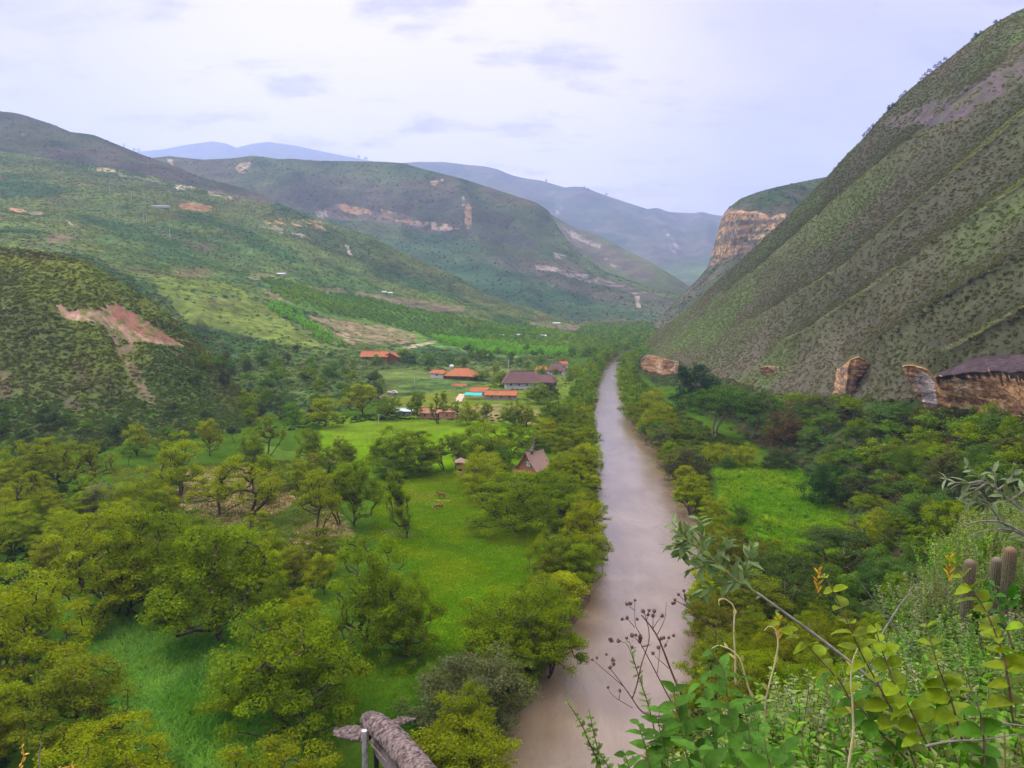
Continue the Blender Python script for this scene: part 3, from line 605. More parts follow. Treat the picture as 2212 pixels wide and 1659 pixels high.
def floor_z(x, y):
    x = np.asarray(x, float); y = np.asarray(y, float)
    i = np.clip(np.searchsorted(gx, x), 1, len(gx) - 1); j = np.clip(np.searchsorted(gy, y), 1, len(gy) - 1)
    fx = (x - gx[i - 1]) / (gx[i] - gx[i - 1]); fy = (y - gy[j - 1]) / (gy[j] - gy[j - 1])
    return (Z[j - 1, i - 1] * (1 - fx) + Z[j - 1, i] * fx) * (1 - fy) + (Z[j, i - 1] * (1 - fx) + Z[j, i] * fx) * fy
FLOORZ = (gx.copy(), gy.copy(), Z.copy())
def in_river(x, y, pad=0.0):
    a = bool(inpoly(np.array([x]), np.array([y]), river_poly)[0])
    if pad and not a:
        d1 = polydist(np.array([x]), np.array([y]), lb)[0][0]; d2 = polydist(np.array([x]), np.array([y]), rb)[0][0]; a = min(d1, d2) < pad
    return a
# water
mw_, t, b = base_mat('river_water', 0.08, 0.9)
tc = N(t, 'ShaderNodeTexCoord'); mp = N(t, 'ShaderNodeMapping'); mp.inputs['Scale'].default_value = (1.0, 0.45, 1.0); t.links.new(tc.outputs['Object'], mp.inputs[0])
wn = N(t, 'ShaderNodeTexNoise', i_2=1.6, i_3=7.0, i_4=0.7, i_8=0.3); t.links.new(mp.outputs[0], wn.inputs[0])
wl = N(t, 'ShaderNodeTexNoise', i_2=0.12, i_3=4.0, i_4=0.6, i_8=0.5); t.links.new(mp.outputs[0], wl.inputs[0])
t.links.new(mixc(t, ramp(t, wl.outputs[0], (0.35, 0.65, 0, 1)), (0.160, 0.115, 0.075), (0.200, 0.152, 0.110)), b.inputs['Base Color'])
bp = N(t, 'ShaderNodeBump', i_0=0.7, i_1=0.13); t.links.new(wn.outputs[0], bp.inputs['Height']); t.links.new(bp.outputs[0], b.inputs['Normal'])
wp = np.concatenate([lb + (lb - rb) * 0.35, (rb + (rb - lb) * 0.35)[::-1]])
n = len(lb); wl_ = lb + (lb - rb) * 0.3; wr_ = rb + (rb - lb) * 0.3
V = np.concatenate([np.c_[wl_, np.full(n, -1.2)], np.c_[wr_, np.full(n, -1.2)]])
obj('river', new_mesh('river', V, np.array([[i, i + n, i + n + 1, i + 1] for i in range(n - 1)]), [mw_]), kind='structure')
# ================================================================== trees
def leaf_cloud(centers, radii, nper, size, rs, up=0.55, flat=1.0):
    """leaf quads spread through ellipsoidal clumps; returns V, F, rnd"""
    cs = np.repeat(centers, nper, 0); rr = np.repeat(radii, nper, 0); n = len(cs)
    d = rs.normal(size=(n, 3)); d /= np.linalg.norm(d, axis=1)[:, None]
    r = rs.random(n) ** 0.42
    p = cs + d * rr * r[:, None]
    nn = d * 0.9 + rs.normal(size=(n, 3)) * 0.55 + np.array([0, 0, up]); nn /= np.linalg.norm(nn, axis=1)[:, None]
    a = np.cross(nn, rs.normal(size=(n, 3))); a /= np.linalg.norm(a, axis=1)[:, None] + 1e-9; b = np.cross(nn, a)
    s = size * (0.6 + 0.8 * rs.random(n))[:, None]
    A, B = a * s * 0.62, b * s * 0.36
    V = np.stack([p - A, p + B - A * 0.1, p + A, p - B + A * 0.1], 1).reshape(-1, 3)
    F = np.arange(n * 4).reshape(n, 4)
    # brightness differs per leaf and per clump (young and old leaves)
    cr = np.repeat(rs.random(len(centers)), nper)
    return V, F, 0.55 * rs.random(n) + 0.45 * cr
def gen_tree(name, seed, H=10.0, R=4.5, trunk=0.35, nclump=70, crad=1.0, nper=90, leaf=0.26, stems=2, shape='dome', lean=0.0, flat=0.62, sparse=0.0, bark=None, tubes=5, trad=0.17):
    rs = np.random.default_rng(seed)
    # clump centres on and inside an uneven envelope
    C = []
    lob = rs.normal(size=(7, 3)); lob /= np.linalg.norm(lob, axis=1)[:, None]
    while len(C) < nclump:
        d = rs.normal(size=3); d /= np.linalg.norm(d)
        if shape == 'dome' and d[2] < -0.35: continue
        if shape == 'umbrella' and d[2] < -0.05: continue
        bulge = 0.78 + 0.34 * max(0, np.max(lob @ d)) ** 3 + 0.07 * rs.normal()
        r = bulge * (rs.random() ** 0.33 if rs.random() < 0.8 else rs.random() ** 0.8)
        hz = H * (1 - trunk)
        if shape == 'umbrella': c = np.array([d[0] * R * r, d[1] * R * r, H * 0.60 + d[2] * H * 0.36 * r])
        elif shape == 'tall': c = np.array([d[0] * R * r * (1.05 - 0.3 * d[2]), d[1] * R * r * (1.05 - 0.3 * d[2]), H * trunk + hz * 0.5 + d[2] * hz * 0.5 * r])
        else: c = np.array([d[0] * R * r, d[1] * R * r, H * (trunk + 0.18) + max(d[2], -0.5) * H * (0.82 - trunk) * r])
        c[0] += lean * c[2]
        if sparse and rs.random() < sparse and rs.random() < 0.5: continue
        C.append(c)
    C = np.array(C)
    # limbs grow outward, each clump joins the nearest wood below it
    nodes, par = [np.array([0, 0, -0.7])], [-1]
    base = []
    for s in range(stems):
        a = rs.random() * 6.28; off = 0.12 * H * trunk if stems > 1 else 0
        p = np.array([0.25 * math.cos(a) * (stems > 1), 0.25 * math.sin(a) * (stems > 1), -0.4]); nodes.append(p); par.append(0); prev = len(nodes) - 1
        k = 5; dirv = np.array([math.cos(a) * 0.32 * (stems > 1) + rs.normal() * 0.08 + lean, math.sin(a) * 0.32 * (stems > 1) + rs.normal() * 0.08, 1.0])
        for i in range(k):
            dirv = dirv + rs.normal(size=3) * np.array([0.2, 0.2, 0.03]); p = p + dirv * (H * (trunk + 0.06) + 0.4) / k
            nodes.append(p.copy()); par.append(prev); prev = len(nodes) - 1
    order = np.argsort(np.linalg.norm(C - np.array([0, 0, H * trunk]), axis=1))
    for ci in order:
        c = C[ci]; NN = np.array(nodes)
        dd = np.linalg.norm(NN - c, axis=1) + 1.6 * np.maximum(0, NN[:, 2] - c[2] + 0.1 * H) + (NN[:, 2] < H * trunk * 0.75) * 4 + (NN[:, 2] < 0) * 50
        j = int(np.argmin(dd)); q = NN[j]; L = np.linalg.norm(c - q)
        if L < 0.15: continue
        k = 3 if L > 1 else 2; prev = j
        for i in range(1, k + 1):
            t = i / k; p = q * (1 - t) + c * t + (rs.normal(size=3) * 0.09 * L if i < k else 0); p[2] += -0.10 * L * math.sin(math.pi * t)
            nodes.append(p); par.append(prev); prev = len(nodes) - 1
    nodes = np.array(nodes); par = np.array(par); w = np.ones(len(nodes)) * 0.35
    for i in range(len(nodes) - 1, -1, -1):
        if par[i] >= 0: w[par[i]] += w[i] * 0.85
    rad = trad * (H / 10) * np.sqrt(w / w.max()) + 0.012
    ns = tubes; Vv, Ff = [], []
    for i in range(len(nodes)):
        if par[i] < 0: continue
        p0, p1 = nodes[par[i]], nodes[i]; t = p1 - p0; L = np.linalg.norm(t)
        if L < 1e-6: continue
        t /= L; a = np.cross(t, (0.3, 0.5, 0.81)); a /= np.linalg.norm(a) + 1e-9; b = np.cross(t, a)
        r0 = min(rad[par[i]], rad[i] * 1.25); r1 = rad[i]; bse = len(Vv)
        for q, r in ((p0 - t * r0 * 0.3, r0), (p1, r1)):
            for k in range(ns):
                an = 6.2832 * k / ns; Vv.append(q + r * (math.cos(an) * a + math.sin(an) * b))
        for k in range(ns):
            k2 = (k + 1) % ns; Ff.append((bse + k, bse + k2, bse + ns + k2, bse + ns + k))
    tm = new_mesh(name + '_trunk', np.array(Vv), np.array(Ff), [bark or M_bark], True)
    rr = crad * (0.7 + 0.6 * rs.random((len(C), 1))) * np.array([[1, 1, flat]])
    V, F, rn = leaf_cloud(C, rr, nper, leaf, rs)
    cm = new_mesh(name + '_crown', V, F, [M_leaf], False, rnd=rn)
    return dict(trunk=tm, crown=cm, H=H, top=float(V[:, 2].max()), R=float(np.percentile(np.hypot(V[:, 0] - lean * H * .6, V[:, 1]), 96)))
P_AC = [gen_tree('acacia', 11, 10, 4.6, 0.14, 120, 0.95, 190, 0.165, 3), gen_tree('acacia', 12, 10, 4.2, 0.18, 100, 0.95, 190, 0.165, 2), gen_tree('acacia', 13, 10, 5.0, 0.12, 125, 0.95, 180, 0.165, 3, flat=0.55),
        gen_tree('acacia', 14, 10, 3.7, 0.16, 90, 0.95, 190, 0.165, 2, 'tall'), gen_tree('acacia', 15, 10, 4.8, 0.16, 130, 0.85, 180, 0.165, 4, flat=0.5)]
P_LONE = gen_tree('lone', 21, 10, 4.8, 0.13, 125, 0.8, 185, 0.16, 1, 'dome', trad=0.19)
P_LEAN = gen_tree('leaning', 22, 10, 2.2, 0.16, 60, 0.72, 185, 0.16, 1, 'tall', lean=-0.28, trad=0.22)
P_SP = [gen_tree('sparse', 23, 10, 3.4, 0.30, 44, 0.75, 170, 0.155, 3, 'dome', trad=0.2), gen_tree('sparse', 24, 10, 3.9, 0.33, 50, 0.7, 170, 0.155, 2, 'dome', trad=0.2)]
P_UMB = [gen_tree('umbrella', 31, 10, 5.6, 0.5, 80, 1.0, 150, 0.20, 2, 'umbrella', flat=0.5, bark=M_barkpale), gen_tree('umbrella', 32, 10, 5.0, 0.5, 70, 1.0, 150, 0.20, 3, 'umbrella', flat=0.5, bark=M_barkpale)]
P_ROUND = [gen_tree('round', 41, 8, 4.6, 0.10, 95, 1.0, 180, 0.17, 3, 'dome', flat=0.8), gen_tree('round', 42, 8, 4.2, 0.12, 80, 1.1, 170, 0.18, 3, 'dome', flat=0.8)]
P_FAR = [gen_tree('wood', 51, 9, 4.4, 0.15, 34, 1.35, 90, 0.34, 2, 'dome', tubes=4), gen_tree('wood', 52, 9, 4.8, 0.2, 36, 1.3, 90, 0.34, 2, 'umbrella', flat=0.55, tubes=4), gen_tree('wood', 53, 9, 3.8, 0.12, 30, 1.4, 90, 0.34, 2, 'tall', tubes=4)]
TREES = []
NT = dict()
YGREEN = (0.205, 0.262, 0.003); MGREEN = (0.130, 0.200, 0.004); DGREEN = (0.092, 0.178, 0.018); BLUEG = (0.070, 0.145, 0.030); GOLD = (0.150, 0.192, 0.004); GREYG = (0.10, 0.12, 0.055); SILV = (0.17, 0.20, 0.13); BROWNL = (0.095, 0.07, 0.04); OLIV = (0.135, 0.180, 0.008)
def put_tree(proto, x, y, z, H, wid, color, name, label, cat='tree', group=None, rz=None, simple=False):
    """H total height, wid crown width in metres"""
    sz = H / proto['top']; sx = wid / (2 * proto['R'])
    e = bpy.data.objects.new(name, None); COL.objects.link(e)
    e.location = (x, y, z); e.rotation_euler = (0, 0, rz if rz is not None else random.random() * 6.283)
    e.scale = (sx, sx, sz); e['label'] = label; e['category'] = cat
    e.empty_display_size = 0.5
    if group: e['group'] = group
    if proto['trunk'] is not None and not simple: obj('trunk', proto['trunk'], e)
    c = obj('crown', proto['crown'], e, color=color)
    TREES.append((x, y, wid * 0.5, H)); NT[name] = NT.get(name, 0) + 1
    return e
def far_tree(mesh, x, y, z, s, color, name, label, cat='tree', group=None, sz=None):
    o = bpy.data.objects.new(name, mesh); COL.objects.link(o); o.location = (x, y, z); o.scale = (s, s, sz or s); o.rotation_euler = (0, 0, random.random() * 6.283)
    o['label'] = label; o['category'] = cat; o.color = (*color, 1)
    if group: o['group'] = group
    return o
def jit(c, k=0.14):
    f = 1 + random.uniform(-k, k); return tuple(max(0.002, x * f * (1 + random.uniform(-k, k) * 0.5)) for x in c)
def img_tree(proto, u, v, top, wpx, color, name, label, cat='tree', group=None, rz=None, z=None):
    """trunk foot seen at (u, v), crown reaching pixel row top, crown wpx pixels wide"""
    if z is None:
        p = Gz(u, v, 0.0)
        z = drop(p[0], p[1], ['ground', 'left_hillside', 'left_spur', 'right_lower_slope', 'right_mountain'])
        z = 0.0 if z is None or z < 0.5 else z
        if z > 0.5:
            r = raycast(u, v); p = np.array(r[0]); z = p[2]
    else: p = Gz(u, v, z)
    _, _, dep = proj(p)
    # height whose top projects to the wanted row
    lo, hi = 0.2, 60.0
    for _ in range(30):
        mid = (lo + hi) / 2
        if proj(np.array([p[0], p[1], z + mid]))[1] > top: lo = mid
        else: hi = mid
    wid = wpx * float(dep) / FPX
    return put_tree(proto, p[0], p[1], z - 0.1, lo, wid, color, name, label, cat, group, rz)
A = P_AC
T = [  # proto, foot u, v, top row, crown width, colour, label
 (A[0], 632, 1570, 1288, 320, MGREEN, 'big spreading acacia standing alone at the edge of the tall grass near the bottom'),
 (A[3], 470, 1402, 1120, 270, MGREEN, 'tall dark-trunked acacia right behind the tall grass patch, crown over the brown grove floor'),
 (A[4], 262, 1345, 1100, 250, YGREEN, 'many-stemmed acacia at the upper left edge of the tall grass'),
 (A[2], 352, 1330, 1075, 230, MGREEN, 'acacia with a dense dark base between the tall grass and the brown dirt'),
 (A[1], 800, 1402, 1150, 190, MGREEN, 'acacia on the near edge of the lawn, left one of a close pair'),
 (A[0], 876, 1420, 1225, 160, MGREEN, 'acacia on the near edge of the lawn, right one of a close pair'),
 (A[2], 40, 1500, 1215, 300, YGREEN, 'large yellow-green acacia cut by the left edge of the picture beside the tall grass'),
 (A[3], 160, 1640, 1420, 240, OLIV, 'feathery olive acacia below the tall grass patch in the lower left corner'),
 (A[4], 250, 1760, 1560, 290, YGREEN, 'low yellow-green acacia at the bottom edge with a rusty dry twig'),
 (A[2], 620, 1790, 1572, 290, GOLD, 'golden-green acacia crown left of the thatched shelter at the bottom edge'),
 (P_ROUND[0], 1010, 1560, 1395, 265, GREYG, 'rounded grey-green bushy tree between the thatched shelter and the river'),
 (A[1], 1012, 1655, 1465, 150, GOLD, 'small golden acacia in front of the rounded grey-green tree'),
 (A[4], 965, 1760, 1560, 300, GOLD, 'wide golden acacia right of the thatched shelter at the bottom edge'),
 (A[0], 1085, 1440, 1255, 210, MGREEN, 'green acacia on the river bank behind the rounded grey-green tree'),
 (A[1], 1185, 1450, 1270, 160, MGREEN, 'acacia leaning over the muddy water at the near bend of the left bank'),
 (P_LONE, 1114, 1148, 1008, 205, MGREEN, 'lone acacia with bare forked trunk on the lawn in front of the gabled house'),
 (A[1], 1048, 1085, 985, 105, YGREEN, 'small acacia at the lawn edge just left of the lone forked acacia'),
 (P_LEAN, 880, 1163, 1015, 60, MGREEN, 'thin leaning acacia alone in the middle of the lawn', 0.0),
 (A[3], 768, 1137, 990, 120, MGREEN, 'upright acacia at the left edge of the lawn above the path'),
 (P_SP[0], 735, 1132, 1010, 70, OLIV, 'thin sparse tree close beside the upright acacia at the left edge of the lawn'),
 (P_SP[1], 682, 1158, 1010, 100, YGREEN, 'slim acacia with a bent trunk on the straw-coloured path'),
 (P_SP[0], 535, 1118, 985, 140, YGREEN, 'vase-shaped acacia on the bare earth patch'),
 (P_SP[1], 470, 1112, 1020, 130, YGREEN, 'low acacia with forked dark limbs on the bare earth, left of the vase-shaped one'),
 (A[1], 384, 1072, 932, 118, YGREEN, 'tall acacia at the far side of the bare earth below the wooded spur'),
 (P_SP[0], 190, 1075, 945, 130, OLIV, 'pale olive airy tree at the foot of the wooded spur'),
 (A[2], 62, 1060, 945, 100, YGREEN, 'yellow-green acacia at the left foot of the wooded spur'),
 (A[4], 118, 1050, 940, 100, YGREEN, 'round yellow-green acacia right of the leftmost one at the foot of the spur'),
 (P_ROUND[1], 228, 1125, 1035, 82, SILV, 'silvery grey bush below the wooded spur'),
 (P_SP[0], 55, 1130, 1015, 90, GOLD, 'small golden tree with a rusty side at the left edge under the spur'),
 (A[1], 300, 985, 912, 60, YGREEN, 'small bright acacia squeezed against the wooded spur'),
 (A[3], 455, 985, 903, 60, YGREEN, 'narrow yellow-green acacia left of the gravel gully mouth'),
 (P_SP[1], 578, 985, 893, 75, GOLD, 'slender tree with orange tips right of the gravel gully mouth'),
 (A[0], 548, 1000, 925, 70, MGREEN, 'short bushy tree beside the slender orange-tipped tree'),
 (A[1], 672, 1010, 920, 70, MGREEN, 'small dark-stemmed acacia at the left corner of the far lawn'),
 (A[1], 698, 922, 850, 80, YGREEN, 'bright acacia at the top left corner of the far lawn'),
 (A[3], 782, 898, 825, 82, YGREEN, 'acacia with a yellow cap behind the far lawn'),
 (A[0], 838, 905, 850, 66, MGREEN, 'green tree just left of the blue-roofed shed'),
 (A[2], 850, 1020, 920, 140, MGREEN, 'broad dark acacia, left one of the cluster between the two lawns'),
 (A[4], 905, 1022, 928, 120, MGREEN, 'broad acacia in the middle of the cluster between the two lawns'),
 (P_ROUND[0], 850, 1032, 985, 90, DGREEN, 'low round bush under the cluster between the two lawns'),
 (P_SP[0], 962, 1015, 935, 70, MGREEN, 'thin two-stemmed acacia right of the cluster between the lawns'),
 (P_SP[1], 985, 1012, 930, 60, MGREEN, 'slim acacia beside the small wooden hut'),
 (A[0], 1042, 1005, 905, 130, MGREEN, 'large acacia behind the small wooden hut'),
 (A[1], 1035, 1055, 965, 100, YGREEN, 'yellow-green acacia in front of the small wooden hut'),
 (A[4], 1108, 985, 915, 90, MGREEN, 'acacia directly behind the gabled house roof'),
 (A[1], 1160, 975, 930, 70, MGREEN, 'acacia right behind the upswept roof horn of the gabled house'),
 (P_LONE, 1086, 1020, 960, 50, DGREEN, 'dark tree close to the left wall of the gabled house'),
 (A[3], 902, 905, 843, 42, MGREEN, 'narrow tree behind the far lawn in front of the terracotta building'),
 (P_SP[0], 948, 915, 845, 46, OLIV, 'fan-shaped open tree in front of the terracotta building'),
 (P_SP[1], 985, 912, 860, 30, MGREEN, 'thin tree at the right end of the terracotta building'),
 (A[1], 1012, 918, 865, 52, YGREEN, 'bright acacia right of the terracotta building'),
 (A[3], 1052, 912, 868, 34, MGREEN, 'narrow acacia over the bare yard'),
 (A[0], 1110, 920, 862, 62, MGREEN, 'acacia behind the far lawn below the long orange-roofed house'),
 (A[1], 1140, 922, 872, 44, YGREEN, 'small acacia with double stem between the far lawn and the yard'),
 (A[2], 1195, 935, 850, 96, DGREEN, 'big dark acacia near the river below the long orange-roofed house'),
 (A[0], 1162, 872, 822, 60, MGREEN, 'bright green tree right of the long orange-roofed house'),
 (P_ROUND[0], 1190, 862, 826, 40, (0.045, 0.04, 0.05), 'dark purplish round tree beside the brown-roofed house'),
 (A[4], 1040, 822, 800, 40, MGREEN, 'small tree between the hip-roofed house and the brown-roofed house'),
 (A[1], 1085, 835, 800, 50, MGREEN, 'tree touching the left corner of the brown-roofed house'),
 # right of the river
 (P_ROUND[0], 1508, 885, 775, 118, (0.014, 0.050, 0.022), 'huge dark blue-green tree against the foot of the right mountain'),
 (P_UMB[0], 1540, 948, 832, 150, (0.050, 0.115, 0.016), 'large flat-topped bright green tree behind the right bank field'),
 (P_UMB[1], 1625, 950, 848, 120, (0.045, 0.10, 0.018), 'flat-topped green tree right of the largest one behind the right bank field'),
 (P_UMB[0], 1580, 905, 828, 110, (0.07, 0.15, 0.012), 'lime-green spreading crown behind the flat-topped trees'),
 (P_ROUND[0], 1700, 960, 880, 90, BROWNL, 'brown-tinged round tree right of the flat-topped trees'),
 (A[2], 1432, 945, 868, 90, YGREEN, 'bright acacia on the right bank below the dark blue-green tree'),
 (A[0], 1405, 905, 838, 80, YGREEN, 'yellow-green acacia on the far part of the right bank'),
 (P_SP[1], 1425, 985, 915, 75, GREYG, 'bare-limbed grey tree leaning over the right bank'),
 (P_ROUND[1], 1482, 1040, 968, 122, (0.062, 0.068, 0.034), 'dull brown-green round tree hanging over the water on the right bank'),
 (A[4], 1490, 1105, 1020, 90, YGREEN, 'yellow-green acacia on the right bank beside the bright field'),
 (A[1], 1540, 1140, 1070, 75, YGREEN, 'small bright acacia at the lower left corner of the right bank field'),
 (P_ROUND[0], 1600, 1132, 1078, 50, DGREEN, 'small round dark tree inside the right bank field'),
 (P_ROUND[1], 1545, 1000, 955, 70, YGREEN, 'bright bush at the upper left corner of the right bank field'),
 (P_ROUND[0], 1605, 1008, 955, 66, YGREEN, 'bright bush along the top edge of the right bank field'),
 (P_ROUND[1], 1570, 1012, 980, 44, BLUEG, 'small dark bush between two bright ones along the top edge of the right bank field'),
 (P_ROUND[0], 1680, 1012, 965, 80, (0.05, 0.08, 0.03), 'dull green round bush at the top right corner of the right bank field'),
 (A[2], 1580, 1260, 1140, 150, (0.11, 0.12, 0.010), 'olive-gold acacia below the right bank field beside the silvery branch'),
 (A[4], 1560, 1400, 1290, 150, (0.12, 0.13, 0.010), 'golden-olive acacia at the water edge behind the long silvery branch'),
 (A[0], 1640, 1330, 1230, 150, OLIV, 'olive acacia between the silvery branch and the flat dark trees'),
 (A[1], 1540, 1480, 1370, 150, OLIV, 'dark olive acacia at the water edge behind the dry seed heads'),
 (P_UMB[1], 1800, 1230, 1140, 190, (0.050, 0.090, 0.020), 'wide flat dark-green tree below the right bank field'),
 (P_UMB[0], 1700, 1310, 1195, 170, (0.055, 0.095, 0.020), 'second wide flat dark-green tree nearer to the silvery branch'),
 (P_ROUND[0], 1780, 1090, 985, 110, (0.030, 0.090, 0.018), 'deep green leafy tree at the right edge of the bright field'),
 (A[2], 1880, 1200, 1090, 110, YGREEN, 'yellow-green acacia on the slope behind the bushes, above the round-leaved shrub'),
]
for a in T:
    img_tree(a[0], a[1], a[2], a[3], a[4], jit(a[5], 0.05), 'acacia_tree' if a[0] in A or a[0] in P_SP or a[0] is P_LONE or a[0] is P_LEAN else 'broadleaf_tree', a[6], rz=a[7] if len(a) > 7 else None)
# ---- bank trees, following the two banks
def along(line, step, off, jitter, ymin, ymax, s=1):
    out = []; acc = 0
    for i in range(len(line) - 1):
        a, b = np.array(line[i]), np.array(line[i + 1]); L = np.linalg.norm(b - a); t = (b - a) / L; nrm = np.array([-t[1], t[0]]) * s
        while acc < L:
            p = a + t * acc + nrm * (off + random.uniform(-jitter, jitter)) + t * random.uniform(-jitter, jitter)
            if ymin < p[1] < ymax: out.append(p)
            acc += step * random.uniform(0.8, 1.25)
        acc -= L
    return out
def free(x, y, r, k=0.62):
    return all((x - a) ** 2 + (y - b) ** 2 > ((r + c) * k) ** 2 for a, b, c, h in TREES)
ORD = ['first', 'second', 'third', 'fourth', 'fifth', 'sixth', 'seventh', 'eighth', 'ninth', 'tenth', 'eleventh', 'twelfth', 'thirteenth', 'fourteenth', 'fifteenth', 'sixteenth', 'seventeenth', 'eighteenth', 'nineteenth', 'twentieth']
def ordn(i):
    tens = ['', '', 'twenty', 'thirty', 'forty', 'fifty', 'sixty', 'seventy', 'eighty', 'ninety']
    if i < 20: return ORD[i]
    i += 1; t, o = divmod(i, 10)
    if i >= 100: return 'one-hundred-and-' + ordn(i - 101) if i > 100 else 'hundredth'
    return (tens[t][:-1] + 'ieth') if o == 0 else tens[t] + '-' + ORD[o - 1]
pts = sorted(along(lb, 4.2, 2.6, 1.8, 84, 300), key=lambda p: p[1]); k = 0
for p in pts:
    h = random.uniform(6.5, 10.5); w = h * random.uniform(0.75, 1.0)
    if not free(p[0], p[1], w / 2, 0.35) or in_river(p[0], p[1], 0.3): continue
    put_tree(random.choice(A + P_SP + [P_ROUND[1]]), p[0], p[1], -0.2, h * random.uniform(0.6, 1.15), w * random.uniform(0.9, 1.25), jit(random.choice([YGREEN, MGREEN, MGREEN, OLIV]), 0.12), 'acacia_tree', f'{ordn(k)} acacia along the left river bank counted upstream from the near bend', group='acacias lining the left river bank'); k += 1
pts = sorted(along(rb, 4.6, 2.4, 1.5, 92, 300, -1), key=lambda p: p[1]); k = 0
for p in pts:
    h = random.uniform(4.5, 8.0); w = h * random.uniform(0.8, 1.1)
    if not free(p[0], p[1], w / 2, 0.35) or in_river(p[0], p[1], 0.2): continue
    put_tree(random.choice(A + [P_ROUND[0]]), p[0], p[1], -0.2, h, w, jit(random.choice([YGREEN, MGREEN, OLIV, DGREEN]), 0.12), 'acacia_tree', f'{ordn(k)} tree along the right river bank counted upstream from the silvery branch', group='trees lining the right river bank'); k += 1
# ---- groves: random trees in picture-read areas of the valley floor
def grove(poly, n, hr, protos, cols, name, lab, group, minsep=0.62, wr=(0.75, 1.05), simple=False, tries=40, zmode=False):
    poly = np.array(poly, float); c = 0; x0, y0 = poly.min(0); x1, y1 = poly.max(0); got = []
    W3 = np.array([Gz(u, max(v, 660), 0)[:2] for u, v in poly]) if not zmode else None
    for _ in range(n * tries):
        if c >= n: break
        if zmode:
            u, v = random.uniform(x0, x1), random.uniform(y0, y1)
            if not inpoly(np.array([u]), np.array([v]), poly)[0]: continue
            r = raycast(u, v)
            if r is None or r[2] == 'near_slope': continue
            x, y, z = r[0]
            if random.random() > min(1, (y / zmode) ** 1.5): continue
        else:
            x, y = random.uniform(W3[:, 0].min(), W3[:, 0].max()), random.uniform(W3[:, 1].min(), W3[:, 1].max())
            if not inpoly(np.array([x]), np.array([y]), W3)[0]: continue
            z = drop(x, y, ['ground', 'left_hillside', 'left_spur', 'right_lower_slope', 'right_mountain']); z = 0 if z is None else max(z, -0.2)
        h = random.uniform(*hr); w = h * random.uniform(*wr)
        if not free(x, y, w / 2, minsep) or in_river(x, y, 1.0): continue
        got.append((x, y, z, h, w)); TREES.append((x, y, w / 2, h)); c += 1
    got.sort(key=lambda g: (round(g[1] / 12), g[0]))
    for i, (x, y, z, h, w) in enumerate(got):
        pr = random.choice(protos); cl = jit(random.choice(cols), 0.15)
        put_tree(pr, x, y, z - 0.15, h, w, cl, name, lab.replace('#', ordn(i)), group=group, simple=simple); TREES.pop()
    return got
grove([(0, 1060), (60, 1080), (200, 1090), (330, 1100), (420, 1150), (480, 1200), (430, 1330), (230, 1320), (150, 1250), (0, 1240)], 52, (6, 9.5), A + [P_ROUND[1]], [YGREEN, YGREEN, MGREEN], 'acacia_tree', '# acacia from the front in the left grove above the tall grass', 'acacias of the left grove', 0.36)
grove([(480, 1060), (720, 1010), (760, 1060), (700, 1110), (640, 1230), (520, 1300), (420, 1270), (480, 1180)], 17, (6, 9), A + P_SP, [YGREEN, MGREEN], 'acacia_tree', '# acacia from the front in the open grove on bare earth', 'acacias of the middle grove', 0.6)
grove([(560, 1230), (700, 1200), (740, 1290), (700, 1420), (580, 1400)], 9, (7, 9.5), A, [MGREEN, YGREEN], 'acacia_tree', '# acacia from the front in the clump below the straw-coloured path', 'acacias below the path', 0.4)
grove([(-150, 1240), (0, 1240), (90, 1330), (0, 1420), (-200, 1500)], 4, (7, 10), A, [YGREEN], 'acacia_tree', '# acacia from the front behind the large one at the left edge', 'acacias at the left edge', 0.6)
grove([(-100, 1560), (100, 1600), (60, 1700), (-100, 1700)], 3, (5, 8), A, [YGREEN, GOLD], 'acacia_tree', '# acacia from the front in the lower left corner', 'acacias of the lower left corner', 0.6)
grove([(860, 1440), (960, 1420), (980, 1520), (900, 1540)], 2, (3.5, 5), P_ROUND, [DGREEN], 'leafy_shrub', '# dark shrub from the front beside the rounded grey-green tree', 'dark shrubs near the shelter', 0.6)
grove([(1240, 905), (1180, 900), (1180, 1180), (1150, 1290), (1180, 1400), (1250, 1280), (1270, 1100)], 26, (7, 11), A, [MGREEN, YGREEN, OLIV], 'acacia_tree', '# acacia from the front of the second row behind the left bank', 'acacias of the second row on the left bank', 0.36)
grove([(720, 985), (840, 960), (830, 1030), (740, 1020)], 4, (6, 8), A, [MGREEN], 'acacia_tree', '# acacia from the front left of the cluster between the two lawns', 'acacias left of the cluster', 0.6)
grove([(1060, 795), (1220, 790), (1270, 800), (1255, 860), (1200, 880), (1120, 870)], 10, (5, 8), A, [MGREEN, YGREEN], 'acacia_tree', '# acacia from the front around the brown-roofed house', 'acacias around the brown-roofed house', 0.7)
# forest at the foot of the spur and along the left edge of the lawns
grove([(400, 790), (600, 750), (760, 770), (830, 860), (700, 905), (560, 930), (470, 900), (430, 840)], 62, (6, 10), P_FAR + [P_ROUND[0]], [DGREEN, BLUEG, DGREEN, (0.05, 0.075, 0.03), MGREEN], 'forest_tree', '# tree from the front of the dark wood between the spur and the houses', 'dark wood between the spur and the houses', 0.42, zmode=320)
grove([(0, 900), (420, 900), (560, 945), (420, 1000), (0, 1030)], 40, (4.5, 7.5), P_FAR, [DGREEN, BLUEG, (0.04, 0.07, 0.03)], 'forest_tree', '# tree from the front of the dark belt at the foot of the spur', 'dark trees at the foot of the spur', 0.42, zmode=240)
grove([(780, 780), (930, 775), (1100, 765), (1240, 770), (1270, 790), (1060, 795), (900, 800), (800, 800)], 26, (7, 11), P_FAR, [DGREEN, BLUEG, DGREEN], 'forest_tree', '# tree from the front of the dark row behind the houses', 'dark trees behind the houses', 0.5, zmode=500)
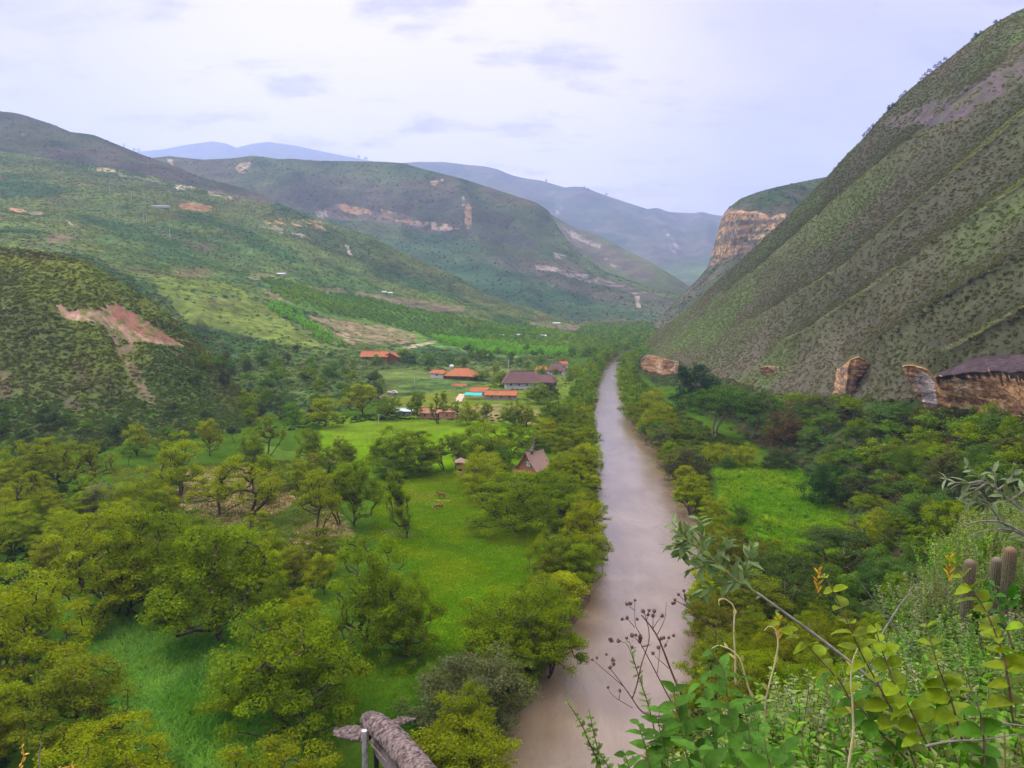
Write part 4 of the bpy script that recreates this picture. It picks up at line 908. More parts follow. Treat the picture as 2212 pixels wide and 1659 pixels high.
# forest on the right slope
grove([(1520, 870), (1700, 870), (1900, 900), (2100, 925), (2212, 950), (2230, 1120), (2050, 1190), (1950, 1300), (1830, 1400), (1780, 1280), (1880, 1220), (1850, 1100), (1760, 1020), (1660, 960)], 105, (4.5, 8.5), P_FAR + P_UMB + [P_ROUND[1]], [DGREEN, BLUEG, DGREEN, (0.045, 0.06, 0.028), MGREEN, DGREEN, BLUEG, MGREEN, (0.07, 0.14, 0.025), DGREEN, (0.09, 0.11, 0.03)], 'forest_tree', '# tree from the front of the mixed wood on the lower right slope', 'mixed wood on the lower right slope', 0.42, zmode=200, wr=(0.9, 1.3))

# ---- little trees standing on the skylines
for i, (u, v, top, w) in enumerate([(1868, 298, 287, 12), (1878, 288, 276, 9), (1886, 276, 268, 12), (1921, 238, 228, 10), (1928, 232, 224, 8), (1946, 212, 205, 9), (1955, 203, 196, 9), (1990, 174, 168, 10), (1998, 167, 158, 9), (2008, 160, 150, 12), (2020, 150, 140, 12), (2030, 143, 133, 11), (2042, 133, 125, 9), (2100, 90, 84, 9), (2108, 82, 72, 12), (2118, 74, 67, 8), (2150, 52, 44, 10)]):
    r = None
    for dv in range(0, 60, 2):
        r = raycast(u + dv * 0.4, v + dv, ['right_mountain'])
        if r: break
    if not r: continue
    p = np.array(r[0]); dep = float(proj(p)[2]); h = max(2.2, (v - top + 3) * dep / FPX)
    put_tree(random.choice([P_SP[0], A[1], P_SP[1]]), p[0], p[1], p[2] - 0.3, h, h * 0.9, jit((0.06, 0.09, 0.03)), 'ridge_tree', f'{ordn(i)} little tree on the skyline of the right mountain, counted upward', group='little trees on the right skyline')
for i, (u, v, h, w, nm, nmh) in enumerate([(268, 324, 14, 6, 'far blue range', 'far_mountains'), (290, 329, 8, 10, 'far blue range', 'far_mountains'), (300, 329, 7, 8, 'far blue range', 'far_mountains'), (775, 345, 8, 8, 'far blue range', 'far_mountains'), (790, 348, 7, 10, 'far blue range', 'far_mountains'), (1180, 394, 7, 5, 'hills behind the mesa', 'distant_hills'), (1262, 416, 8, 6, 'hills behind the mesa', 'distant_hills'), (1270, 419, 7, 6, 'hills behind the mesa', 'distant_hills'), (1310, 428, 6, 6, 'hills behind the mesa', 'distant_hills')]):
    r = None
    for dv in range(-6, 40, 1):
        r = raycast(u, v + dv, [nmh])
        if r: break
    if not r: continue
    p = np.array(r[0]); dep = float(proj(p)[2]); h = h * dep / FPX; far_tree(P_FAR[2]['crown'], p[0], p[1], p[2] - h * 0.1, w * dep / FPX / 8, (0.03, 0.05, 0.03), 'ridge_tree', f'{ordn(i)} tiny tree, from the left, standing out on the far skylines', group='tiny trees on the far skylines', sz=h / 8)
# ================================================================== uncountable growth: bushes, far woods, grass (stuff)
def bush_mesh(name, seed, ncl, nper, leaf, flat=0.7, crad=0.42):
    rs = np.random.default_rng(seed); C = rs.normal(size=(ncl, 3)); C /= np.linalg.norm(C, axis=1)[:, None]; C[:, 2] = np.abs(C[:, 2]) * 0.8
    C *= (0.35 + 0.35 * rs.random((ncl, 1))); rr = np.full((ncl, 3), crad) * (0.7 + 0.6 * rs.random((ncl, 1))); rr[:, 2] *= flat
    V, F, rn = leaf_cloud(C, rr, nper, leaf, rs); return new_mesh(name, V, F, [M_leafi], False, rnd=rn)
B_HI = [bush_mesh('bush', 61 + i, 12, 22, 0.2) for i in range(3)]
B_LO = [bush_mesh('bush', 71 + i, 7, 8, 0.42) for i in range(3)]
def scatter(name, P, S, Cc, meshes, label=None, rot=None, sz=None):
    """one object of kind stuff: instances of small meshes on the points of its own mesh"""
    n = len(P); me = bpy.data.meshes.new(name); me.vertices.add(n); me.vertices.foreach_set('co', np.asarray(P, np.float32).ravel())
    def att(nm, typ, data, key='value'):
        a = me.attributes.new(nm, typ, 'POINT'); a.data.foreach_set(key, np.asarray(data, np.float32 if typ != 'INT' else np.int32).ravel())
    S = np.asarray(S, float)
    att('bscale', 'FLOAT_VECTOR', np.stack([S, S, S * (sz if sz is not None else 1)], 1), 'vector')
    att('brot', 'FLOAT_VECTOR', rot if rot is not None else np.stack([np.zeros(n), np.zeros(n), rng.random(n) * 6.283], 1), 'vector')
    c = np.ones((n, 4)); c[:, :3] = Cc; att('bcol', 'FLOAT_COLOR', c, 'color')
    att('bidx', 'INT', rng.integers(0, len(meshes), n))
    o = obj(name, me, kind='stuff', label=label)
    g = bpy.data.node_groups.new(name, 'GeometryNodeTree'); g.interface.new_socket('Geometry', in_out='INPUT', socket_type='NodeSocketGeometry'); g.interface.new_socket('Geometry', in_out='OUTPUT', socket_type='NodeSocketGeometry')
    gi, go = g.nodes.new('NodeGroupInput'), g.nodes.new('NodeGroupOutput')
    iop = g.nodes.new('GeometryNodeInstanceOnPoints'); m2p = g.nodes.new('GeometryNodeMeshToPoints'); m2p.inputs['Radius'].default_value = 0.01
    g.links.new(gi.outputs[0], m2p.inputs[0]); g.links.new(m2p.outputs[0], iop.inputs['Points'])
    jn = g.nodes.new('GeometryNodeJoinGeometry')
    for mm in reversed(meshes):
        so_ = SRC.get(mm.name)
        if so_ is None: so_ = bpy.data.objects.new('src_' + mm.name, mm); SRC[mm.name] = so_
        oi = g.nodes.new('GeometryNodeObjectInfo'); oi.inputs[0].default_value = so_
        g2i = g.nodes.new('GeometryNodeGeometryToInstance'); g.links.new(oi.outputs['Geometry'], g2i.inputs[0]); g.links.new(g2i.outputs[0], jn.inputs[0])
    g.links.new(jn.outputs[0], iop.inputs['Instance']); iop.inputs['Pick Instance'].default_value = True
    for nm, typ, sock in (('bidx', 'INT', 'Instance Index'), ('brot', 'FLOAT_VECTOR', 'Rotation'), ('bscale', 'FLOAT_VECTOR', 'Scale')):
        na = g.nodes.new('GeometryNodeInputNamedAttribute'); na.data_type = typ; na.inputs['Name'].default_value = nm
        outp = [q for q in na.outputs if q.name == 'Attribute' and q.enabled][0]
        g.links.new(outp, iop.inputs[sock])
    g.links.new(iop.outputs[0], go.inputs[0])
    md = o.modifiers.new('growth', 'NODES'); md.node_group = g
    return o
SRC = {}
def fz(p):
    global gx, gy, Z
    gx, gy, Z = FLOORZ
    return floor_z(p[:, 0], p[:, 1])
def sample_hill(name, n, ymax=None, umax=2400, umin=-200, vmin=-150, vmax=1700, dens=True):
    h = HILLS[name]; V, F = h['V'], h['F']; T0, T1, T2, T3 = (V[F[:, i]] for i in range(4))
    ar = np.linalg.norm(np.cross(T2 - T0, T3 - T1), axis=1) * 0.5; cen = (T0 + T2) / 2
    u, v, dp = proj(cen); ok = (u > umin) & (u < umax) & (v > vmin) & (v < vmax) & (dp > 1)
    # faces turned toward the viewer side of the hill (the hidden far side shows nothing)
    w = ar * ok * (h['dens'][F[:, 0]] if dens else 1)
    w = w / w.sum(); idx = rng.choice(len(F), n, p=w); a, b = rng.random(n)[:, None], rng.random(n)[:, None]
    P = (T0[idx] * (1 - a) + T3[idx] * a) * (1 - b) + (T1[idx] * (1 - a) + T2[idx] * a) * b
    return P, h['C'][F[idx, 0]], cen[idx]
def bushes(name, hillname, n, smin, smax, meshes, label, gain=1.0, cn=40, lift=0.0, power=2.0, dk=0.35, **kw):
    P, Cb, _ = sample_hill(hillname, n, **kw)
    S = smin + (smax - smin) * rng.random(len(P)) ** power
    nz = fbm(P, cn, 3, 41)[:, None]; lum = Cb.mean(1)[:, None]
    g1 = np.array([[0.036, 0.062, 0.022]]); g2 = np.array([[0.075, 0.095, 0.030]])
    mixm = sstep(-0.25, 0.25, nz + (rng.random((len(P), 1)) - 0.5) * 0.7)
    Cc = (g1 * (1 - mixm) + g2 * mixm); Cc = 0.2 * Cc + 0.8 * np.minimum(Cb, 0.2); Cc *= gain * (1 + dk * (rng.random((len(P), 1)) * 2 - 1))
    brown = rng.random(len(P)) < 0.05; Cc[brown] = np.array([0.085, 0.062, 0.040]) * gain
    P = P.copy(); P[:, 2] -= 0.12 * S - lift
    return scatter(name, P, S, Cc, meshes, label, sz=0.75)
bushes('hillside_bushes', 'right_mountain', 85000, 0.4, 1.35, B_HI, 'scrub covering the big right mountain', 2.1, 30, dk=0.15)
bushes('slope_undergrowth', 'right_lower_slope', 5000, 0.9, 2.6, B_HI, 'dense undergrowth on the lower right slope', 2.0, 15)
bushes('spur_bushes', 'left_spur', 42000, 0.45, 1.4, B_HI, 'scrub covering the near left spur', 1.35, 16)
bushes('hillside_bushes', 'left_hillside', 52000, 0.9, 3.0, B_LO, 'scrub and thickets on the broad left hillside', 1.9, 60, power=1.6)
bushes('hillside_bushes', 'left_ridge', 9000, 1.2, 3.5, B_LO, 'scrub on the upper left ridge', 1.2, 120, vmax=560)
bushes('hillside_bushes', 'mesa', 16000, 2.0, 5.0, B_LO, 'scrub on the flank of the mesa', 1.2, 150)
bushes('hillside_bushes', 'cliff_hill', 4000, 1.2, 3.4, B_LO, 'scrub below the banded cliff', 1.2, 60)
# far wood on the valley floor beyond the last houses
def floor_points(poly, n, minh=True):
    W3 = np.array([Gz(u, v, 0)[:2] for u, v in poly]); lo, hi = W3.min(0), W3.max(0); out = []
    while len(out) < n:
        p = lo + (hi - lo) * rng.random((n * 2, 2)); m = inpoly(p[:, 0], p[:, 1], W3) & ~inpoly(p[:, 0], p[:, 1], river_poly)
        out += list(p[m])
    return np.array(out[:n])
FT = [gen_tree('far_wood', 81 + i, 8, 4.2, 0.12, 16, 1.6, 26, 0.8, 1, 'dome', tubes=3)['crown'] for i in range(2)]
for m in FT: m.materials.clear(); m.materials.append(M_leafi)
p = floor_points([(1262, 772), (1240, 735), (1262, 706), (1500, 702), (1500, 745), (1420, 780), (1382, 790), (1350, 764), (1300, 772)], 1500)
p = p[p[:, 1] < 1300]
cc = np.array([(0.075, 0.165, 0.03), (0.11, 0.21, 0.03), (0.16, 0.25, 0.035)])[rng.integers(0, 3, len(p))]
scatter('valley_woods', np.c_[p, np.full(len(p), -0.5)], 0.6 + 0.7 * rng.random(len(p)), cc, FT, 'wood filling the valley floor beyond the river bend')
# undergrowth between the trees
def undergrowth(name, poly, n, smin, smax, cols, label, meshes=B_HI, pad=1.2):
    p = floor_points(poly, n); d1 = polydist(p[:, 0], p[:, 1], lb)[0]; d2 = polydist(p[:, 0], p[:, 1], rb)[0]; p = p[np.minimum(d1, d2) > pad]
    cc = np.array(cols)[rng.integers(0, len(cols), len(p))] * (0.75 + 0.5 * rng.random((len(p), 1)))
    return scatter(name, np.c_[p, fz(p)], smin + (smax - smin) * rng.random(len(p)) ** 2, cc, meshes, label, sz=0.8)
undergrowth('river_undergrowth', [(1060, 1600), (1130, 1470), (1215, 1370), (1250, 1290), (1262, 1150), (1262, 960), (1262, 860), (1300, 785), (1290, 785), (1235, 860), (1235, 980), (1190, 1200), (1150, 1300), (1050, 1420), (950, 1560)], 2600, 0.5, 1.8, [(0.08, 0.16, 0.01), (0.14, 0.19, 0.008), (0.05, 0.09, 0.02)], 'tangled bushes along the left river bank')
undergrowth('river_undergrowth', [(1360, 800), (1352, 830), (1380, 900), (1440, 975), (1475, 1050), (1510, 1110), (1545, 1200), (1530, 1300), (1515, 1400), (1700, 1420), (1840, 1350), (1840, 1200), (1620, 1170), (1540, 1110), (1525, 1010), (1640, 985), (1530, 925), (1440, 870)], 4500, 0.5, 2.0, [(0.08, 0.15, 0.01), (0.14, 0.18, 0.008), (0.05, 0.09, 0.02)], 'bushes along the right river bank and around the field')
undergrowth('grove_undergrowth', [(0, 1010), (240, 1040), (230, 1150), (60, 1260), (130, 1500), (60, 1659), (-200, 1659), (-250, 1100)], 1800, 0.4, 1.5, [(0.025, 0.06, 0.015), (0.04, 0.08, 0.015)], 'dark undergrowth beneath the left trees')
undergrowth('field_weeds', [(1550, 1020), (1720, 1020), (1850, 1130), (1860, 1190), (1700, 1190), (1600, 1150), (1560, 1080)], 420, 0.3, 1.3, [(0.07, 0.15, 0.012), (0.05, 0.10, 0.012)], 'weeds and low bushes in the bright field on the right bank')
undergrowth('meadow_bushes', [(830, 800), (1060, 800), (1230, 800), (1250, 870), (980, 850), (840, 850)], 500, 0.3, 1.3, [(0.07, 0.11, 0.02), (0.10, 0.12, 0.02)], 'low bushes in the meadow around the houses')
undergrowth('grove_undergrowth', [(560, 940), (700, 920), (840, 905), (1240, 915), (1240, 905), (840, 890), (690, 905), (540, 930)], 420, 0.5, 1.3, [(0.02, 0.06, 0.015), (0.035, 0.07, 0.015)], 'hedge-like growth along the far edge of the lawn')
# orchard rows: the fronts as trees of their own, the rest as stuff
OT = gen_tree('orchard', 91, 3.4, 1.9, 0.12, 14, 0.72, 40, 0.42, 1, 'dome', tubes=4, trad=0.12)
OTs = [new_mesh('orchard_far', *(lambda r: (r[0], r[1]))(leaf_cloud(np.array([[0, 0, 1.5], [0.6, 0.3, 1.6], [-0.5, 0.5, 1.7], [0.1, -0.7, 1.6], [0, 0, 2.3]]), np.tile([1.1, 1.1, 0.9], (5, 1)), 26, 0.55, np.random.default_rng(i))), [M_leafi]) for i in range(2)]
def orch(poly, du, ang, name):
    """grid of planting rows on the hillside"""
    res = []; h = HILLS['left_hillside']; Q = []
    for u, v in poly:
        r = raycast(u, v, ['left_hillside'])
        if r: Q.append((r[0].x, r[0].y))
    Q = np.array(Q); c = Q.mean(0); ca, sa = math.cos(ang), math.sin(ang); L = np.abs(Q - c).max() * 1.5
    a = np.arange(-L, L, du); b = np.arange(-L, L, du * 0.78)
    for i, s in enumerate(a):
        for t in b:
            x = c[0] + s * ca - t * sa + random.uniform(-.5, .5); y = c[1] + s * sa + t * ca + random.uniform(-.5, .5)
            if inpoly(np.array([x]), np.array([y]), Q)[0] and random.random() > 0.06:
                z = drop(x, y, ['left_hillside', 'ground'])
                if z is not None: res.append((x, y, z))
    return res
O1 = orch([(640, 615), (760, 640), (870, 662), (1000, 690), (1200, 712), (1255, 735), (1235, 768), (1060, 768), (950, 742), (905, 722), (860, 708), (770, 690), (680, 672), (600, 640)], 7.2, 0.5, 'a')
O2 = orch([(590, 650), (640, 670), (700, 715), (745, 750), (700, 745), (640, 700), (580, 668)], 8.0, 0.9, 'b')
O3 = orch([(560, 600), (640, 612), (680, 650), (640, 660), (590, 640)], 9.0, 0.9, 'c')
orchard = O1 + O2 + O3
orchard.sort(key=lambda p: p[1])
print('orchard', len(orchard))
near_o, far_o = orchard[:250], orchard[250:]
e0 = None
for i, (x, y, z) in enumerate(near_o):
    s = random.uniform(1.1, 1.5)
    o = far_tree(OT['crown'], x, y, z - 0.2, s, jit((0.16, 0.38, 0.02), 0.15), 'orchard_tree', 'round green fruit tree in the planted rows of the orchard terrace', group='orchard trees in rows')
if far_o:
    P = np.array(far_o); cc = np.array([[0.17, 0.38, 0.025]]) * (0.75 + 0.5 * rng.random((len(P), 1))) * np.where(fbm(P, 60, 3, 2)[:, None] > 0.1, np.array([[1.35, 1.1, 0.8]]), 1)
    P[:, 2] -= 0.3
    scatter('orchard_rows', P, 1.15 + 0.5 * rng.random(len(P)), cc, OTs, 'far rows of round fruit trees on the orchard terrace')
# grass
def tuft(name, seed, nb, h, spread, wd):
    rs = np.random.default_rng(seed); V, F = [], []
    for i in range(nb):
        a = rs.random() * 6.283; p = rs.normal(size=2) * spread * 0.4; L = h * (0.6 + 0.6 * rs.random()); ln = L * (0.25 + 0.6 * rs.random()); w = wd * (0.7 + 0.6 * rs.random())
        dx, dy = math.cos(a), math.sin(a); sx, sy = -dy * w, dx * w; b = len(V)
        pts = [(0, 0), (ln * 0.35, L * 0.62), (ln, L * 0.86)]
        for j, (q, z) in enumerate(pts):
            ww = 1 - 0.25 * j if j < 2 else 0.12
            V.append((p[0] + dx * q - sx * ww, p[1] + dy * q - sy * ww, z)); V.append((p[0] + dx * q + sx * ww, p[1] + dy * q + sy * ww, z))
        F += [(b, b + 1, b + 3, b + 2), (b + 2, b + 3, b + 5, b + 4)]
    return new_mesh(name, np.array(V), np.array(F), [M_leafi], False, rnd=rs.random(len(F)))
GT = [tuft('tall_tuft', 101 + i, 16, 0.95, 0.7, 0.035) for i in range(3)]
GS = [tuft('short_tuft', 111 + i, 18, 0.20, 0.9, 0.03) for i in range(3)]
def grass(name, poly, n, cols, meshes, smin, smax, label, cn=6):
    p = floor_points(poly, n); P = np.c_[p, fz(p)]; nz = sstep(-0.3, 0.3, fbm(P, cn, 3, 6))[:, None]
    cc = np.array(cols[0]) * (1 - nz) + np.array(cols[1]) * nz; cc = cc * (0.75 + 0.5 * rng.random((len(p), 1)))
    return scatter(name, P - [0, 0, 0.03], smin + (smax - smin) * rng.random(len(p)), cc, meshes, label)
grass('tall_grass', [(170, 1290), (420, 1290), (560, 1380), (640, 1500), (640, 1720), (250, 1720), (100, 1480)], 17000, [(0.085, 0.24, 0.02), (0.17, 0.36, 0.06)], GT, 1.0, 2.0, 'tall rank grass filling the clearing at the lower left', 5)
grass('tall_grass', [(690, 1420), (900, 1400), (960, 1480), (930, 1560), (860, 1620), (690, 1560)], 6000, [(0.07, 0.19, 0.008), (0.12, 0.25, 0.01)], GT, 0.5, 0.9, 'tall green grass beside the thatched shelter', 5)
grass('field_grass', [(1540, 1000), (1720, 1010), (1860, 1130), (1870, 1200), (1680, 1210), (1580, 1150)], 5000, [(0.11, 0.26, 0.004), (0.17, 0.30, 0.006)], GT, 0.5, 1.1, 'rank bright grass in the field on the right bank', 8)
grass('lawn_grass', [(820, 1040), (1000, 1010), (1230, 1000), (1180, 1150), (1150, 1290), (1000, 1420), (930, 1410), (880, 1240), (800, 1150)], 22000, [(0.105, 0.22, 0.002), (0.165, 0.24, 0.003)], GS, 0.8, 1.6, 'short grass of the near lawn', 10)
grass('grove_grass', [(240, 1010), (720, 990), (740, 1160), (640, 1300), (240, 1330)], 9000, [(0.07, 0.12, 0.012), (0.12, 0.13, 0.02)], GS, 0.8, 2.0, 'patchy grass between the grove trees', 10)
P, Cb, cen = sample_hill('near_slope', 9000, vmax=2200); P = P[(P[:, 1] > 15) & (P[:, 2] > 0)][:6000]
cc = np.array([(0.08, 0.14, 0.02), (0.12, 0.16, 0.015), (0.07, 0.10, 0.03), (0.11, 0.12, 0.05)])[rng.integers(0, 4, len(P))] * (0.7 + 0.6 * rng.random((len(P), 1)))
scatter('slope_undergrowth', P - [0, 0, 0.2], 0.5 + 1.3 * rng.random(len(P)) ** 2, cc, B_HI, 'dense bushes on the steep foot of the near slope', sz=0.85)
got = []
for _ in range(400):
    if len(got) >= 22: break
    u, v = random.uniform(1500, 1900), random.uniform(1330, 1560); r = raycast(u, v)
    if r is None or r[2] != 'near_slope' or r[0].y < 20: continue
    x, y, z = r[0]
    if all((x - a) ** 2 + (y - b) ** 2 > 14 for a, b, c in got) : got.append((x, y, z))
got.sort(key=lambda g: g[0])
for i, (x, y, z) in enumerate(got):
    h = random.uniform(3.0, 5.0); put_tree(random.choice(A + [P_ROUND[0]]), x, y, z - 0.3, h, h * random.uniform(0.9, 1.2), jit(random.choice([OLIV, MGREEN, GOLD]), 0.15), 'acacia_tree', f'{ordn(i)} small tree from the left on the steep foot of the near slope', group='small trees on the foot of the near slope')

# the farther banks read as one continuous belt of trees
fb = []
for ln, sgn in ((lb, 1), (rb, -1)):
    for off in (2.6, 6.0): fb += along(ln, 3.8, off, 1.8, 300, 640, sgn)
fb = np.array([p for p in fb if not in_river(p[0], p[1], 0.3)])
cc = np.array([(0.11, 0.20, 0.01), (0.15, 0.22, 0.01), (0.08, 0.15, 0.02)])[rng.integers(0, 3, len(fb))] * (0.8 + 0.4 * rng.random((len(fb), 1)))
scatter('bank_trees', np.c_[fb, np.full(len(fb), -0.5)], 0.6 + 0.5 * rng.random(len(fb)), cc, [m_ for m_ in FT], 'continuous belt of trees along both banks far upstream')
# ================================================================== rock faces at the foot of the right mountain
def cliff(name, lip, foot, thick, label, colf, back=10.0, over=0.8, nc=90, nface=26, drip=True, amp=1.4, bandth=1.6, hp=10, dripu=-9, names=('right_mountain', 'right_lower_slope')):
    us = np.linspace(0, 1, nc)
    def along_px(l):
        l = np.array(l, float); t = np.linspace(0, 1, len(l)) if False else np.concatenate([[0], np.cumsum(np.hypot(*np.diff(l, axis=0).T))]); t = t / t[-1]
        return np.stack([np.interp(us, t, l[:, 0]), np.interp(us, t, l[:, 1])], 1)
    Lp, Fp = along_px(lip), along_px(foot); df = []; Lp[:, 1] += 3.0 * fbm(np.c_[Lp * 0.05, Lp[:, :1] * 0], 1.0, 3, 8)
    for (u, v) in Fp:
        r = raycast(u, v, names); df.append(r[0].y - thick if r else 200)
    df = smooth1(np.array(df)[:, None], 12)[:, 0]
    rows = []; nb = 8
    B = []
    for (u, v), d in zip(Lp, df):
        r = raycast(u, v - (hp(u) if callable(hp) else hp), names); B.append(np.array(r[0]) + [0, 0.8, -0.6] if r else Wd(u, v - 8, d + 6))
    B = smooth1(np.array(B), 3)
    for j in range(nb):
        t = j / nb; rows.append([b_ * (1 - t) + Wd(u, v, d) * t + np.array([0, 0, 0.9 * math.sin(t * 3.14)]) for (u, v), d, b_ in zip(Lp, df, B)])
    for j in range(nface + 1):
        t = j / nface
        row = []
        for (u1, v1), (u2, v2), d in zip(Lp, Fp, df):
            row.append(Wd(u1 * (1 - t) + u2 * t, v1 * (1 - t) + v2 * t, d + over * (t ** 0.5) * 1.2))
        rows.append(row)
    rows.append([p + np.array([0, -0.2, -2.5]) for p in rows[-1]])
    G = np.array(rows); nr = len(G); Q = G.copy(); Q[..., :2] *= 0.08; Q[..., 2] /= bandth
    dsp = vnoise(Q, 3) * 0.55 + 0.45 * vnoise(Q * [4, 4, 2.3], 5); env = np.clip((np.arange(nr) - nb + 2) / 3, 0.25, 1)[:, None] * np.clip((nr - np.arange(nr)) / 3, 0.2, 1)[:, None]
    G[..., 1] += amp * dsp * env; G[..., 0] += 0.5 * amp * fbm(G, bandth * 2.5, 3, 9) * env
    G[..., 2] += 0.35 * amp * fbm(G, bandth * 3, 4, 6) * env
    V = G.reshape(-1, 3); PU, PV, _ = proj(V); C = colf(V, PU, PV)
    rr = np.repeat(np.arange(nr), nc)
    top = rr < nb; n = fbm(V, 3, 4, 2)[:, None]; tc_ = np.where((PU > dripu)[:, None], np.array([[0.060, 0.045, 0.055]]), np.array([[0.075, 0.080, 0.040]])); C[top] = (tc_ * (1 + 0.5 * n))[top]
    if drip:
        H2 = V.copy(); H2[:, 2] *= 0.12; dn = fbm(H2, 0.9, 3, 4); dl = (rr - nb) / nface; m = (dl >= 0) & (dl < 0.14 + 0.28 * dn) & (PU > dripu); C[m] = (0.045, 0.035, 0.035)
    o = obj(name, new_mesh(name, V, grid_faces(nr, nc), [M_rock], False, cols=C), label=label, cat='cliff')
    return o
M_rock = ground_mat('rock_face', 1.8, 0.35, 0.9, 0.5, 0.28)
t = M_rock.node_tree; b = t.nodes['Principled BSDF']; vo = N(t, 'ShaderNodeTexVoronoi', feature='DISTANCE_TO_EDGE'); mp = N(t, 'ShaderNodeMapping'); mp.inputs['Scale'].default_value = (0.35, 0.35, 1.0); tc = N(t, 'ShaderNodeTexCoord'); t.links.new(tc.outputs['Object'], mp.inputs[0])
nn = N(t, 'ShaderNodeTexNoise', i_2=0.8, i_3=4.0); t.links.new(mp.outputs[0], nn.inputs[0]); t.links.new(mixc(t, 0.35, mp.outputs[0], nn.outputs[1]), vo.inputs['Vector']); vo.inputs['Scale'].default_value = 1.1
src = b.inputs['Base Color'].links[0].from_socket; t.links.new(mixc(t, ramp(t, vo.outputs[0], (0.0, 0.07, 0.75, 0.0)), src, (0.05, 0.03, 0.022)), b.inputs['Base Color'])
OR = rock_strata(0.9, 2, (0.46, 0.27, 0.14), (0.24, 0.135, 0.08), (0.50, 0.38, 0.27))
def white_wedge(V, PU, PV):
    C = OR(V, PU, PV); m = inpoly(PU + 3 * fbm(V, 1.5, 3, 1), PV, [(1975, 812), (2000, 805), (2018, 822), (2024, 876), (2000, 892), (1990, 850)]); C[m] = np.array((0.60, 0.50, 0.48)) * (1 + 0.15 * fbm(V[m], 0.8, 3, 3))[:, None]; return C
cliff('orange_cliff', [(1948, 793), (1975, 790), (2004, 799), (2018, 816), (2040, 812), (2112, 804), (2212, 803), (2330, 800), (2420, 800)], [(1996, 888), (2004, 890), (2015, 884), (2030, 884), (2070, 880), (2120, 884), (2212, 898), (2330, 905), (2420, 910)], 2.0, 'long orange sandstone cliff under a purple slab with a white streak at its left end', white_wedge, nc=220, hp=lambda u: float(np.interp(u, [1948, 2020, 2040, 2120, 2212, 2300], [5, 6, 10, 38, 44, 48])), dripu=2022)
cliff('sandstone_block', [(1806, 800), (1824, 788), (1838, 776), (1856, 770), (1878, 784)], [(1800, 850), (1806, 862), (1818, 864), (1834, 858), (1850, 834)], 2.2, 'leaning orange and grey sandstone block sticking out of the slope, left of the long cliff', rock_strata(1.3, 4, (0.46, 0.27, 0.14), (0.20, 0.14, 0.11), (0.34, 0.28, 0.24)), nc=60, hp=5, drip=False, amp=1.3, dripu=9999)
cliff('orange_cliff', [(1384, 776), (1400, 768), (1430, 774), (1466, 782)], [(1382, 798), (1400, 801), (1432, 808), (1462, 806)], 3.0, 'low orange cliff with a scrubby cap beside the river bend', OR, nc=90, hp=5, bandth=3, dripu=9999)
cliff('rock_outcrop', [(1642, 796), (1660, 790), (1682, 795)], [(1646, 806), (1662, 808), (1684, 804)], 1.6, 'small orange rock patch low on the right mountain, between the low cliff and the block', OR, nc=30, hp=2, drip=False, dripu=9999)
# ================================================================== buildings
def colmat(name, col, rough=0.8, var=0.15, scale=2.0, spec=0.2): return plain(name, col, rough, spec, var, scale)
M_tile = None
def tile_mat(name, col):
    m, t, b = base_mat(name, 0.85, 0.15); tc = N(t, 'ShaderNodeTexCoord'); w = N(t, 'ShaderNodeTexWave', bands_direction='X'); w.inputs['Scale'].default_value = 1.6; w.inputs['Distortion'].default_value = 0.6
    t.links.new(tc.outputs['Object'], w.inputs[0]); n = N(t, 'ShaderNodeTexNoise', i_2=1.3, i_3=5.0, i_4=0.65); t.links.new(tc.outputs['Object'], n.inputs[0])
    c = mixc(t, ramp(t, n.outputs[0], (0.3, 0.7, 0, 1)), tuple(x * 0.7 for x in col), tuple(min(1, x * 1.25) for x in col)); c = mixc(t, math_node(t, 'MULTIPLY', w.outputs[1], 0.3), c, tuple(x * 0.45 for x in col))
    t.links.new(c, b.inputs['Base Color']); bp = N(t, 'ShaderNodeBump', i_0=0.7, i_1=0.08); t.links.new(w.outputs[1], bp.inputs['Height']); t.links.new(bp.outputs[0], b.inputs['Normal']); return m
M_or = tile_mat('orange_tiles', (0.40, 0.145, 0.065)); M_br = tile_mat('brown_tiles', (0.15, 0.085, 0.085)); M_white = colmat('whitewash', (0.60, 0.60, 0.63)); M_dark = colmat('dark_opening', (0.03, 0.028, 0.03))
M_wood = colmat('warm_wood', (0.33, 0.19, 0.09), var=0.35, scale=4); M_conc = colmat('concrete', (0.36, 0.33, 0.30), var=0.2); M_metal = colmat('blue_metal', (0.45, 0.55, 0.60)); M_teal = colmat('teal_sheet', (0.03, 0.36, 0.34), 0.5); M_terra = colmat('terracotta_wall', (0.42, 0.21, 0.15)); M_wsheet = colmat('white_sheet', (0.58, 0.59, 0.61), 0.5)
M_glass, t_, b_ = base_mat('window_glass', 0.08, 0.8); b_.inputs['Base Color'].default_value = (0.10, 0.13, 0.15, 1); M_pole = colmat('pole_concrete', (0.42, 0.41, 0.40))
def site(u, v, names=('left_hillside', 'ground', 'left_ridge', 'mesa')):
    r = raycast(u, v, names); return np.array(r[0])
